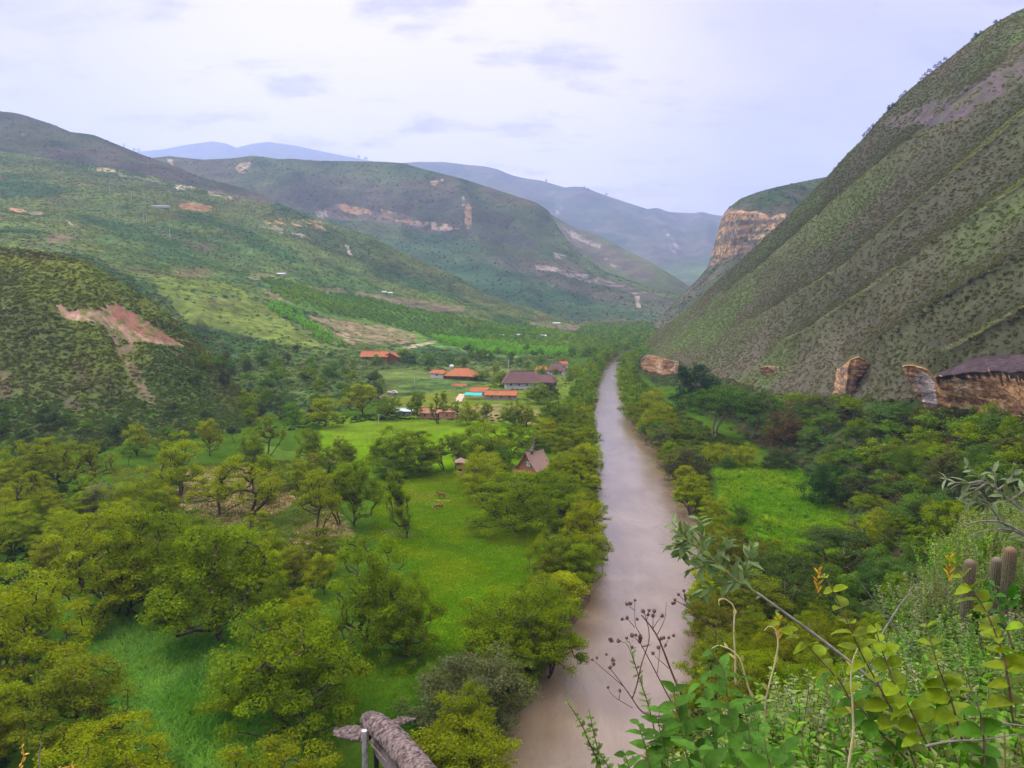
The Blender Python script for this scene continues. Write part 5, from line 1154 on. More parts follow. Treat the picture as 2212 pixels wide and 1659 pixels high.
def house(name, label, p, w, d, hw, hr, rz, wallm, roofm, hip=0.0, ov=0.7, nwin=3, door=True, cat='house', group=None, porch=False):
    """local frame: front wall toward -y; ridge along x"""
    e = bpy.data.objects.new(name, None); COL.objects.link(e); e.location = tuple(map(float, p)); e.rotation_euler = (0, 0, rz); e['label'] = label; e['category'] = cat
    if group: e['group'] = group
    m = MB(); m.box((0, 0, hw / 2 - 0.5), (w / 2, d / 2, hw / 2 + 0.5))
    if hip < 0.05:
        for s in (-1, 1):
            x = s * w / 2; m.add([(x, -d / 2, hw), (x, d / 2, hw), (x, 0, hw + hr * 0.96)], [(0, 1, 2) if s > 0 else (0, 2, 1)])
    obj('wall', m.mesh('wall', [wallm]), e)
    W, D = w / 2 + ov, d / 2 + ov; zl = hw - ov * hr / (d / 2) * 0.8; rl = W - hip * w / 2; th = 0.18
    r = MB(); T = [(-W, -D, zl), (W, -D, zl), (W, D, zl), (-W, D, zl), (-rl, 0, hw + hr), (rl, 0, hw + hr)]
    vs = T + [(x, y, z - th) for x, y, z in T]
    r.add(vs, [(0, 1, 5, 4), (2, 3, 4, 5), (1, 2, 5), (3, 0, 4), (6, 10, 11, 7), (8, 11, 10, 9), (7, 11, 8), (9, 10, 6), (0, 6, 7, 1), (1, 7, 8, 2), (2, 8, 9, 3), (3, 9, 6, 0)])
    ro = obj('roof', r.mesh('roof', [roofm]), e)
    rc = MB(); rc.tube([(-rl, 0, hw + hr + 0.05), (rl, 0, hw + hr + 0.05)], 0.16, 5); obj('ridge_cap', rc.mesh('ridge_cap', [roofm]), ro)
    for k in range(nwin):
        x = -w / 2 + w * (k + 0.7) / (nwin + 0.4); q = MB(); q.box((0, -0.02, 0), (0.55, 0.06, 0.6)); wo_ = obj('window', q.mesh('window', [M_wood]), e, loc=(x, -d / 2 - 0.02, hw * 0.55))
        q = MB(); q.box((0, -0.07, 0), (0.45, 0.03, 0.5)); obj('pane', q.mesh('pane', [M_glass]), wo_)
    if door:
        q = MB(); q.box((0, 0, 1.05), (0.5, 0.07, 1.05)); obj('door', q.mesh('door', [M_wood]), e, loc=(w * 0.33, -d / 2 - 0.04, 0))
    if porch:
        for k in range(5):
            x = -w / 2 - ov * 0.5 + (w + ov) * k / 4; q = MB(); q.tube([(0, 0, -0.5), (0, 0, hw)], 0.14, 6); obj('porch_post', q.mesh('porch_post', [M_wood]), e, loc=(x, -d / 2 - ov * 0.7, 0))
    return e
p = site(998, 818); house('tiled_house', 'wide house under a large orange hipped roof with a shaded porch, beside the white wing', p, 17, 11, 3.0, 3.4, math.radians(-14), colmat('brown_wall', (0.16, 0.11, 0.09)), M_or, hip=0.75, ov=1.6, nwin=4, porch=True)
p = site(948, 815); house('white_house', 'small whitewashed wing with an orange roof left of the large hipped roof', p, 8.5, 6, 3.0, 1.5, math.radians(-18), M_white, M_or, hip=0.3, nwin=1, door=False)
p = site(976, 806); q = MB(); q.tube([(0, 0, -1), (0, 0, 4.2)], 1.1, 12); e = obj('water_tank', q.mesh('water_tank', [M_conc]), loc=p, label='round white water tank rising behind the large hipped roof', cat='water tank'); q = MB(); q.ell((0, 0, 4.2), (1.5, 1.5, 1.3), 14, 8); obj('tank_dome', q.mesh('tank_dome', [M_wsheet], True), e)
p = site(1128, 838); house('white_house', 'big two-storey white house under a wide purplish-brown roof near the river', p, 19, 11, 4.6, 4.6, math.radians(4), M_white, M_br, hip=0.45, ov=1.6, nwin=4)
p = site(1176, 832); house('brown_roofed_annex', 'lower brown-roofed annex joined to the right of the big white house', p, 12, 8, 3.0, 3.2, math.radians(-22), colmat('grey_wall', (0.22, 0.19, 0.18)), M_br, hip=0.6, ov=1.2, nwin=2)
p = site(1170, 806); house('white_house', 'little white house with an orange roof behind the brown-roofed annex', p, 7, 6, 2.8, 1.8, math.radians(-10), M_white, M_or, hip=0.4, nwin=1)
p = site(1204, 808); house('brown_roofed_house', 'white-walled house with a tall brown roof at the far right of the village', p, 11, 9, 3.0, 4.2, math.radians(-20), M_white, M_br, hip=0.6, nwin=3)
p = site(1217, 796); house('orange_roofed_shed', 'tiny orange roof peeking above the far right brown roof', p, 5, 5, 3.6, 1.6, 0.1, M_white, M_or, hip=0.2, nwin=1, door=False)
p = site(1083, 862); house('long_tiled_house', 'long low house with bright orange roof and shaded gallery, teal canopy at its left', p, 14.5, 6, 2.7, 1.5, math.radians(-5), M_conc, M_or, ov=0.9, nwin=3, porch=True)
p = site(1036, 856); house('long_tiled_house', 'shorter higher orange-roofed wing joined to the left of the long low house', p, 8, 6, 3.1, 1.6, math.radians(-3), M_white, M_or, ov=0.7, nwin=2)
p = site(1022, 862); e = bpy.data.objects.new('canopy', None); COL.objects.link(e); e.location = tuple(p); e['label'] = 'flat teal canopy in front of the orange-roofed wing'; e['category'] = 'canopy'
q = MB(); q.add([(-4.6, -2.2, 2.3), (4.2, -2.2, 2.0), (4.6, 2.0, 2.9), (-3.6, 2.0, 3.1)] + [(-4.6, -2.2, 2.2), (4.2, -2.2, 1.9), (4.6, 2.0, 2.8), (-3.6, 2.0, 3.0)], [(0, 1, 2, 3), (4, 7, 6, 5), (0, 4, 5, 1), (1, 5, 6, 2), (2, 6, 7, 3), (3, 7, 4, 0)]); obj('canopy_sheet', q.mesh('canopy_sheet', [M_teal]), e)
for x, y, h in ((-4.2, -2, 2.2), (4, -2, 1.95), (4.2, 1.8, 2.8), (-3.4, 1.8, 3)):
    q = MB(); q.tube([(0, 0, -0.4), (0, 0, h)], 0.08, 6); obj('post', q.mesh('post', [M_pole]), e, loc=(x, y, 0))
p = site(992, 848); e = bpy.data.objects.new('tiled_gateway', None); COL.objects.link(e); e.location = tuple(p); e['label'] = 'square gateway of two stone pillars under a small orange tiled roof'; e['category'] = 'gateway'
for x in (-2.6, 2.6):
    q = MB(); q.box((0, 0, 1.7), (0.55, 0.6, 2.2)); obj('pillar', q.mesh('pillar', [M_conc]), e, loc=(x, 0, 0))
q = MB(); q.add([(-4, -1.2, 3.7), (4, -1.2, 3.7), (4, 1.2, 3.7), (-4, 1.2, 3.7), (-3.8, 0, 4.7), (3.8, 0, 4.7)], [(0, 1, 5, 4), (2, 3, 4, 5), (1, 2, 5), (3, 0, 4), (0, 3, 2, 1)]); obj('gateway_roof', q.mesh('gateway_roof', [M_or]), e)
# paved ramp below the gateway, in two strips
pg = site(996, 852); q = MB()
for s in (0, 1):
    a = site(996 + s * 6, 851); b2 = site(984 + s * 9, 868); n_ = np.array([0.9, 0, 0]); q.add([a - n_ + [0, 0, .12], a + n_ + [0, 0, .12], b2 + n_ + [0, 0, .12], b2 - n_ + [0, 0, .12]], [(3, 2, 1, 0)])
obj('path', q.mesh('path', [colmat('pale_paving', (0.42, 0.33, 0.25))]), kind='structure')
p = site(812, 778); house('tiled_house', 'long orange-roofed house half hidden in the dark trees below the bare terrace', p, 17, 8, 3.4, 2.8, math.radians(-6), M_wood, M_or, ov=1.3, nwin=3)
p = site(846, 780); house('tiled_house', 'orange-roofed front gable with a dark window joined to the long house in the dark trees', p, 6.5, 10, 3.4, 2.6, math.radians(84), M_wood, M_or, ov=1.2, nwin=1)
p = site(873, 897); house('blue_shed', 'small shed with a pale blue metal roof at the far edge of the lawn', p, 6.6, 4.5, 2.2, 0.8, math.radians(8), colmat('blue_wall', (0.28, 0.34, 0.34)), M_metal, ov=0.5, nwin=1, cat='shed')
p = site(928, 902); house('terracotta_building', 'low terracotta building behind the far lawn, left half under a faded tile roof', p, 7.5, 5, 2.6, 1.6, math.radians(-3), M_terra, tile_mat('faded_tiles', (0.50, 0.24, 0.14)), ov=0.5, nwin=2, cat='building')
p = site(967, 903); house('terracotta_building', 'reddish right half of the low terracotta building behind the far lawn', p, 6.5, 4.5, 3.0, 0.5, math.radians(-3), M_terra, tile_mat('red_tiles', (0.40, 0.17, 0.12)), ov=0.3, nwin=1, cat='building')
for (u, v, w, lab) in ((1083, 727, 5, 'leftmost white-roofed shed in the orchard'), (1121, 726, 4.5, 'middle white-roofed shed in the orchard'), (1173, 728, 6.5, 'rightmost and largest white-roofed shed in the orchard'), (1202, 700, 9, 'white shed on the brown field above the orchard'), (1271, 742, 9, 'flat pale-roofed shed in the wood by the river bend'), (830, 633, 5, 'left one of two tiny white sheds above the brown terrace'), (843, 635, 5, 'right one of two tiny white sheds above the brown terrace'), (349, 449, 20, 'long white greenhouse on the upper left hillside'), (608, 594, 9, 'pale shed among trees at the top of the planted terrace')):
    p = site(u, v); house('white_shed', lab, p, w * 1.1, w * 0.45, 1.5 if w < 15 else 2.0, 0.8, math.radians(random.uniform(-8, 4)), M_conc, M_wsheet, ov=0.4, nwin=0, door=False, cat='shed')
# parked pickup
p = site(848, 851); e = bpy.data.objects.new('parked_pickup', None); COL.objects.link(e); e.location = tuple(p); e.rotation_euler = (0, 0, math.radians(-6)); e['label'] = 'white pickup with a pinkish load bed parked in the meadow left of the houses'; e['category'] = 'pickup'
q = MB(); q.box((0, 0, 0.72), (2.7, 0.95, 0.28)); q.box((0.9, 0, 1.25), (0.95, 0.85, 0.34)); obj('body', q.mesh('body', [M_wsheet]), e)
q = MB(); q.box((-1.5, 0, 1.12), (1.15, 0.9, 0.16)); obj('load_bed', q.mesh('load_bed', [colmat('pink_tarp', (0.55, 0.40, 0.38))]), e)
q = MB(); q.box((0.95, 0, 1.3), (0.75, 0.87, 0.2)); obj('window', q.mesh('window', [M_glass]), e)
for x in (-1.7, 1.7):
    for y in (-0.9, 0.9):
        q = MB(); q.tube([(0, -0.12, 0), (0, 0.12, 0)], 0.38, 12); obj('wheel', q.mesh('wheel', [M_dark]), e, loc=(x, y, 0.38))
# utility poles
def pole(u, vtop, vbase, label, names=('left_hillside', 'ground'), arms=1, extra=False):
    r = raycast(u, vbase, names); p = np.array(r[0]); _, _, dep = proj(p); h = float((vbase - vtop) * dep / FPX)
    e = bpy.data.objects.new('utility_pole', None); COL.objects.link(e); e.location = tuple(p); e['label'] = label; e['category'] = 'pole'; e['group'] = 'power poles on the valley side'
    m = MB(); m.tube([(0, 0, -0.5), (0, 0, h)], [0.022 * h + 0.06, 0.014 * h + 0.05], 7); obj('mast', m.mesh('mast', [M_pole]), e)
    for k in range(arms):
        m = MB(); m.box((0, 0, h * (0.95 - 0.12 * k)), (h * 0.10, 0.08, 0.07)); a_ = obj('crossarm', m.mesh('crossarm', [M_pole]), e)
        for s in (-1, 1):
            m = MB(); m.tube([(s * h * 0.09, 0, h * (0.95 - 0.12 * k)), (s * h * 0.09, 0, h * (0.95 - 0.12 * k) + 0.35)], 0.07, 5); obj('insulator', m.mesh('insulator', [M_conc]), a_)
    if extra:
        m = MB(); m.tube([(0.4, 0, h * 0.62), (0.4, 0, h * 0.78)], 0.35, 8); obj('transformer', m.mesh('transformer', [M_conc]), e)
for i, (u, a, b2, lab) in enumerate([(237, 402, 419, 'highest power pole on the left hillside'), (284, 414, 432, 'power pole left of the white greenhouse'), (248, 437, 456, 'power pole above the lone pair on the left hillside'), (249, 461, 474, 'short power pole directly below another on the left hillside'), (128, 455, 468, 'power pole just above the pale diagonal scar'), (20, 446, 459, 'power pole at the left picture edge by the orange cut'),
        (367, 488, 512, 'tall power pole in the middle of the left hillside'), (507, 519, 537, 'power pole below the white rock ledges'), (460, 554, 566, 'small power pole above the bright green slope'), (245, 519, 528, 'tiny power pole above the dark thicket band'), (296, 468, 477, 'tiny power pole left of the transformer poles'), (311, 458, 478, 'left pole of the transformer pair'), (317, 460, 479, 'right pole of the transformer pair'),
        (1098, 774, 803, 'tall power pole behind the houses with several crossarms'), (872, 798, 818, 'pale pole standing in the meadow left of the water tank'), (896, 815, 834, 'thin pole in the meadow below the other meadow pole'), (1219, 795, 822, 'power pole beside the far right brown-roofed house'), (818, 895, 916, 'short pole at the near-left edge of the far lawn'), (984, 870, 902, 'slim pole at the right end of the terracotta building')]):
    pole(u, a, b2, lab, arms=3 if 'several' in lab else 1, extra='transformer' in lab)
# ================================================================== gabled house with a horn-like ridge
M_thatch = plain('thatch', (0.27, 0.18, 0.155), 0.95, 0.1, 0.35, 5.0, 0.6); M_thatch2 = plain('pink_thatch', (0.125, 0.098, 0.095), 0.95, 0.0, 0.7, 2.5, 1.0)
p = Gz(1138, 1052, 0.0); e = bpy.data.objects.new('gabled_house', None); COL.objects.link(e); e.location = tuple(p); e.rotation_euler = (0, 0, math.radians(-33)); e['label'] = 'tall wooden house on stilts with a steep brown roof and upswept ridge horn'; e['category'] = 'house'
Lh = 8.4; hwid = 3.1
def prof(y):
    t = (y + 0.9) / (Lh + 0.9)
    return 9.7 - 0.9 * math.sin(min(t, 1) * math.pi * 0.62) + (2.9 * max(0, (t - 0.45) / 0.2) ** 2 if t < 0.60 else 0) * 0
rv, rf = [], []; ny = 22
for side in (-1, 1):
    for th_ in (0, 0.22):
        for i in range(ny + 1):
            y = -0.9 + (Lh + 0.9) * i / ny; zt = 9.7 - 1.0 * math.sin(min(1, i / ny) * math.pi * 0.55); ww = hwid * (1 - 0.10 * i / ny)
            for j in range(7):
                s = j / 6; x = side * (0.02 + (ww + 0.45) * (s ** 1.12)); z = zt - (zt - 4.55) * (s ** 0.86) - th_; rv.append((x, y, z))
for q_ in range(4):
    b0 = q_ * (ny + 1) * 7; fl = (q_ in (0, 3))
    for i in range(ny):
        for j in range(6):
            f = (b0 + i * 7 + j, b0 + i * 7 + j + 1, b0 + (i + 1) * 7 + j + 1, b0 + (i + 1) * 7 + j); rf.append(f if fl else f[::-1])
for a0, b0 in ((0, 1), (2, 3)):
    A0, B0 = a0 * (ny + 1) * 7, b0 * (ny + 1) * 7
    for j in range(6): rf.append((A0 + j, B0 + j, B0 + j + 1, A0 + j + 1)); rf.append((A0 + ny * 7 + j, A0 + ny * 7 + j + 1, B0 + ny * 7 + j + 1, B0 + ny * 7 + j))
    for i in range(ny): rf.append((A0 + i * 7 + 6, B0 + i * 7 + 6, B0 + (i + 1) * 7 + 6, A0 + (i + 1) * 7 + 6))
ro = obj('roof', new_mesh('roof', np.array(rv), rf, [M_thatch]), e)
m = MB(); m.tube([(0, 1.6, 8.9), (0, 2.4, 9.2), (0, 3.0, 9.9), (0, 3.4, 10.9), (0, 3.7, 12.0), (0, 3.85, 12.7)], [0.7, 0.62, 0.42, 0.28, 0.2, 0.13], 8); obj('ridge_horn', m.mesh('ridge_horn', [M_thatch2], True), ro)
m = MB(); m.add([(-2.75, 0, 4.3), (2.75, 0, 4.3), (2.7, 0, 5.2), (0, 0, 9.4), (-2.7, 0, 5.2), (-2.75, Lh - 0.6, 4.3), (2.75, Lh - 0.6, 4.3), (2.6, Lh - 0.6, 5.2), (0, Lh - 0.6, 8.3), (-2.6, Lh - 0.6, 5.2)], [(0, 1, 2, 3, 4), (9, 8, 7, 6, 5), (0, 5, 6, 1), (1, 6, 7, 2), (4, 9, 5, 0)]); obj('wall', m.mesh('wall', [M_wood]), e)
m = MB(); m.box((0.55, -0.05, 6.3), (0.72, 0.07, 0.85)); wn_ = obj('window', m.mesh('window', [colmat('frame_wood', (0.10, 0.07, 0.05))]), e)
for dx in (-0.33, 0.33):
    for dz in (-0.4, 0.4):
        m = MB(); m.box((0.55 + dx, -0.13, 6.3 + dz), (0.27, 0.03, 0.34)); obj('pane', m.mesh('pane', [colmat('bright_pane', (0.55, 0.62, 0.66), 0.2)]), wn_)
m = MB(); m.box((0, -0.12, 7.35), (1.55, 0.06, 0.07)); obj('tie_beam', m.mesh('tie_beam', [M_wood]), e)
m = MB(); m.box((0, 2.6, 4.2), (3.4, 4.6, 0.12)); obj('deck', m.mesh('deck', [M_wood]), e)
m = MB(); m.box((0, -1.95, 4.95), (3.4, 0.05, 0.06)); m.box((0, -1.95, 4.6), (3.4, 0.04, 0.04))
for k in range(12): m.box((-3.3 + 0.6 * k, -1.95, 4.6), (0.05, 0.05, 0.38))
obj('railing', m.mesh('railing', [M_wood]), e)
for x in (-3.0, 0, 3.0):
    for y in (-1.7, 3.0, 7.0):
        m = MB(); m.tube([(0, 0, -0.5), (0, 0, 4.2)], 0.16, 7); obj('stilt', m.mesh('stilt', [M_wood]), e, loc=(x, y, 0))
m = MB(); m.box((0, 3.2, 2.0), (2.3, 3.0, 2.0)); obj('lower_wall', m.mesh('lower_wall', [colmat('pale_wall', (0.34, 0.27, 0.2))]), e)
m = MB()
for s in (3.5, 4.5): m.add([(s, 3.5, 4.2), (s + .08, 3.5, 4.2), (s + .08, -2.2, 0.3), (s, -2.2, 0.3), (s, 3.5, 3.9), (s + .08, 3.5, 3.9), (s + .08, -2.2, 0.0), (s, -2.2, 0.0)], [(0, 3, 2, 1), (4, 5, 6, 7), (0, 1, 5, 4), (1, 2, 6, 5), (2, 3, 7, 6), (3, 0, 4, 7)])
for k in range(12): m.box((4.04, 3.2 - 0.46 * k, 3.95 - 0.31 * k), (0.46, 0.16, 0.03))
obj('stair', m.mesh('stair', [M_wood]), e)
# small wooden hut on posts
p = Gz(996, 1026, 0.0); e = bpy.data.objects.new('wooden_hut', None); COL.objects.link(e); e.location = tuple(p); e.rotation_euler = (0, 0, 0.15); e['label'] = 'small two-level wooden lookout hut half hidden among the trees left of the gabled house'; e['category'] = 'hut'
m = MB(); m.box((0, 0, 2.2), (1.3, 1.2, 0.1)); m.box((0, 1.1, 3.0), (1.3, 0.06, 0.8)); m.box((0, -1.15, 2.6), (1.3, 0.05, 0.35)); m.box((0, -1.15, 0.7), (1.3, 0.05, 0.7)); obj('wall', m.mesh('wall', [M_wood]), e)
m = MB(); m.box((0.1, -1.21, 1.75), (0.75, 0.04, 0.32)); obj('opening', m.mesh('opening', [M_dark]), e)
m = MB(); m.add([(-1.8, -1.7, 3.9), (1.8, -1.7, 3.9), (1.8, 1.7, 3.9), (-1.8, 1.7, 3.9), (0, 0, 5.0)], [(0, 1, 4), (1, 2, 4), (2, 3, 4), (3, 0, 4), (3, 2, 1, 0)]); obj('roof', m.mesh('roof', [M_thatch]), e)
for x in (-1.2, 1.2):
    for y in (-1.1, 1.1):
        m = MB(); m.tube([(0, 0, -0.3), (0, 0, 3.95)], 0.09, 6); obj('post', m.mesh('post', [M_wood]), e, loc=(x, y, 0))
# ---- thatched shelter at the bottom edge
e = bpy.data.objects.new('thatched_shelter', None); COL.objects.link(e); e.location = tuple(Gz(800, 1740, 0)); base = np.array(e.location); e['label'] = 'weathered pinkish thatched shelter with crossed ridges and a grey post at the bottom edge'; e['category'] = 'shelter'
def loc(u, v, d): return Wd(u, v, d) - base
def thatch_tube(pts, rad, flat, name, seed, nseg=60, n=32):
    pts = np.array(pts); rad = np.array(rad, float); t = np.linspace(0, len(pts) - 1, nseg); P = np.stack([np.interp(t, range(len(pts)), pts[:, k]) for k in range(3)], 1); P = smooth1(P, 3); R = np.interp(t, range(len(pts)), rad)
    V = []
    for i in range(nseg):
        tg = P[min(i + 1, nseg - 1)] - P[max(i - 1, 0)]; tg /= np.linalg.norm(tg); a = np.cross(tg, (0, 0, 1)); a /= np.linalg.norm(a); c = np.cross(a, tg)
        for k in range(n):
            an = 2 * math.pi * k / n; V.append(P[i] + R[i] * (math.cos(an) * a + (flat if math.sin(an) > 0 else 0.12) * math.sin(an) * c))
    V = np.array(V); V += 0.22 * np.stack([fbm(V, 0.5, 3, seed), fbm(V, 0.5, 3, seed + 1), fbm(V, 0.5, 3, seed + 2)], 1)
    F = []
    for i in range(nseg - 1):
        for k in range(n): k2 = (k + 1) % n; F.append((i * n + k, i * n + k2, (i + 1) * n + k2, (i + 1) * n + k))
    F.append(tuple(range(n))[::-1]); F.append(tuple((nseg - 1) * n + k for k in range(n)))
    return obj(name, new_mesh(name, V, F, [M_thatch2], True), e)
thatch_tube([loc(796, 1556, 72.5), loc(812, 1566, 71), loc(850, 1600, 67), loc(885, 1640, 62.5), loc(925, 1690, 58)], [1.0, 1.3, 1.38, 1.35, 1.3], 0.9, 'ridge_roof', 1)
thatch_tube([loc(722, 1578, 71), loc(740, 1582, 70.8), loc(775, 1586, 70.4), loc(806, 1584, 70.2)], [0.45, 1.0, 1.3, 1.3], 0.35, 'wing_roof', 5)
thatch_tube([loc(812, 1574, 71.5), loc(840, 1566, 73), loc(872, 1558, 74), loc(896, 1552, 74.6)], [0.8, 0.7, 0.6, 0.2], 0.6, 'wing_roof', 9)
m = MB(); a, b2 = loc(787, 1578, 69.2), loc(787, 1600, 69.2); m.tube([np.array([a[0], a[1], -0.5]), a], [0.34, 0.30], 10); obj('post', m.mesh('post', [colmat('grey_post', (0.36, 0.36, 0.38), var=0.3)]), e)
m = MB(); c0 = loc(812, 1600, 70); m.tube([c0 - [0, 0, 7], c0], 0.25, 8); obj('post', m.mesh('post', [M_dark]), e)
m = MB(); m.add([loc(800, 1590, 69.6), loc(838, 1612, 66.5), loc(862, 1660, 62.5), loc(838, 1668, 62.5), loc(812, 1632, 68)] , [(0, 1, 2, 3, 4)]); sm_ = m.mesh('screen', [colmat('dark_screen', (0.075, 0.06, 0.065))]); oo = obj('screen', sm_, e); md = oo.modifiers.new('thick', 'SOLIDIFY'); md.thickness = 0.08
m = MB(); m.tube([loc(797, 1602, 69), loc(815, 1622, 67), loc(830, 1640, 65), loc(852, 1660, 63)], 0.06, 6); obj('rail', m.mesh('rail', [M_barkpale]), e)
m = MB(); q0 = loc(808, 1604, 68.8); m.box(tuple(q0), (0.28, 0.22, 0.32)); obj('hanging_box', m.mesh('hanging_box', [colmat('pale_box', (0.42, 0.38, 0.36))]), e)
# ---- two horses and a white egret on the lawn
M_horse = plain('horse_coat', (0.17, 0.045, 0.015), 0.6, 0.3, 0.25, 2.0); M_mane = plain('mane', (0.02, 0.012, 0.01), 0.8)
def skin(name, J, E, mat, root=0):
    me = bpy.data.meshes.new(name); me.from_pydata([j[:3] for j in J], E, [])
    o = bpy.data.objects.new(name, me); COL.objects.link(o); o.modifiers.new('skin', 'SKIN'); sv = me.skin_vertices[0].data
    for i, j in enumerate(J): sv[i].radius = (j[3], j[4] if len(j) > 4 else j[3])
    sv[root].use_root = True; me.materials.append(mat)
    s = o.modifiers.new('sub', 'SUBSURF'); s.levels = 2; s.render_levels = 2
    return o
def horse(u, v, rz, label, graze, s=0.95):
    # head toward -x
    J = [(0.0, 0, 1.12, .30, .33), (-0.5, 0, 1.13, .27, .33), (0.5, 0, 1.2, .25, .31), (0.75, 0, 1.18, .14, .2)]; E = [(0, 1), (0, 2), (2, 3)]
    if graze: nk = [(-0.85, 0, 1.05, .15, .2), (-1.15, 0, 0.72, .11, .16), (-1.35, 0, 0.45, .10, .13), (-1.38, 0, 0.20, .07, .09), (-1.38, 0, 0.06, .055, .06)]
    else: nk = [(-0.8, 0, 1.32, .15, .21), (-1.0, 0, 1.52, .11, .16), (-1.15, 0, 1.62, .10, .13), (-1.35, 0, 1.48, .075, .09), (-1.5, 0, 1.38, .055, .06)]
    b = 1
    for n_ in nk: J.append(n_); E.append((b, len(J) - 1)); b = len(J) - 1
    for sx, y, hind in ((-0.52, 0.15, 0), (-0.58, -0.15, 0), (0.55, 0.16, 1), (0.62, -0.16, 1)):
        src = 2 if hind else 1
        L = ([(sx, y, .85, .15), (sx - .04, y, .72, .10), (sx + .12, y, .5, .06), (sx + .06, y, .25, .045), (sx, y, .08, .05), (sx - .05, y, 0.02, .055)] if hind else [(sx, y, .85, .12), (sx, y, .55, .07), (sx + .01, y, .45, .055), (sx, y, .2, .042), (sx - .02, y, .08, .048), (sx - .05, y, .02, .055)])
        b = src
        for n_ in L: J.append(n_); E.append((b, len(J) - 1)); b = len(J) - 1
    o = skin('horse', J, E, M_horse); p = Gz(u, v, 0); o.location = (p[0], p[1], float(fz(np.array([p[:2]]))[0])); o.rotation_euler = (0, 0, rz); o.scale = (s, s, s); o['label'] = label; o['category'] = 'horse'
    m = MB(); m.tube([(0.85, 0, 1.2), (0.98, 0, 1.0), (1.0, 0, 0.6), (0.97, 0, 0.4)], [0.05, 0.09, 0.08, 0.03], 7); obj('tail', m.mesh('tail', [M_mane], True), o)
    a = np.array(nk[0][:3]) + [0.02, 0, .2]; c = np.array(nk[2][:3]) + [0.1, 0, .08] if not graze else np.array(nk[2][:3]) + [0.0, 0, .16]
    m = MB(); m.tube([a + [0.15, 0, -.03], a, (a + c) / 2 + [0.05, 0, 0.03], c], [0.03, 0.06, 0.06, 0.04], 6); obj('mane', m.mesh('mane', [M_mane], True), o)
    hd = nk[2]
    for y in (-0.06, 0.06):
        m = MB(); m.tube([(hd[0] + .03, y, hd[2] + .1), (hd[0] + .04, y * 1.2, hd[2] + .24)], [0.035, 0.008], 5); obj('ear', m.mesh('ear', [M_horse]), o)
    return o
horse(953, 1077, math.radians(8), 'chestnut horse standing on the bare patch of the lawn', False)
horse(948, 1102, math.radians(14), 'chestnut horse grazing on the lawn in front of the standing one', True)
J = [(0, 0, .42, .10, .09), (-.16, 0, .45, .05), (-.22, 0, .58, .03), (-.20, 0, .72, .035), (-.30, 0, .71, .012), (.2, 0, .36, .04), (.02, .04, .3, .015), (.02, .04, 0, .012), (.02, -.04, .3, .015), (.02, -.04, 0, .012)]
o = skin('egret', J, [(0, 1), (1, 2), (2, 3), (3, 4), (0, 5), (0, 6), (6, 7), (0, 8), (8, 9)], M_white); p = Gz(937, 1102, 0); o.location = (p[0], p[1], float(fz(np.array([p[:2]]))[0])); o['label'] = 'small white egret on the lawn beside the grazing horse'; o['category'] = 'bird'
# ================================================================== plants on the near slope
def blades(P, T, Nn, L, Wd_, kind='lance', curl=0.25, fold=0.22, ns=5, rs=rng):
    """leaf blades with a midrib fold and a downward curl; kind sets the outline"""
    P, T, Nn = (np.asarray(x, float) for x in (P, T, Nn)); n = len(P); L = np.broadcast_to(L, n).astype(float); Wd_ = np.broadcast_to(Wd_, n).astype(float)
    T = T / np.linalg.norm(T, axis=1)[:, None]; S = np.cross(T, Nn); S /= np.linalg.norm(S, axis=1)[:, None] + 1e-9; U = np.cross(S, T)
    t = np.linspace(0, 1, ns)
    if kind == 'lance': w = np.sin(np.pi * np.clip(t, 0.03, 0.99) ** 0.85) ** 0.9
    elif kind == 'round': w = np.sqrt(np.clip(1 - (2 * t - 1) ** 2, 0.03, 1)) * (1.05 - 0.25 * t)
    elif kind == 'heart': w = np.array([0.35, 1.0, 0.98, 0.62, 0.05])[:ns] if ns == 5 else np.interp(t, [0, .12, .35, .7, 1], [0.35, 0.95, 1.0, 0.62, 0.04])
    else: w = np.sin(np.pi * np.clip(t, 0.02, 0.98) ** 0.7)
    V = np.zeros((n, ns, 3, 3)); cv = curl * (0.5 + rs.random(n))
    for i in range(ns):
        c = P + T * (L * t[i] * (1 - 0.25 * cv * t[i]))[:, None] - U * (L * cv * t[i] ** 2)[:, None]
        hw = (Wd_ * 0.5 * w[i])[:, None]
        V[:, i, 0] = c - S * hw + U * hw * fold; V[:, i, 1] = c - U * hw * fold * 0.4; V[:, i, 2] = c + S * hw + U * hw * fold
    F = []
    for i in range(ns - 1):
        for j in (0, 1): F.append((i * 3 + j, i * 3 + j + 1, (i + 1) * 3 + j + 1, (i + 1) * 3 + j))
    F = np.array(F); FF = (F[None] + (np.arange(n) * ns * 3)[:, None, None]).reshape(-1, 4)
    r = np.repeat(rs.random(n), len(F))
    return V.reshape(-1, 3), FF, r
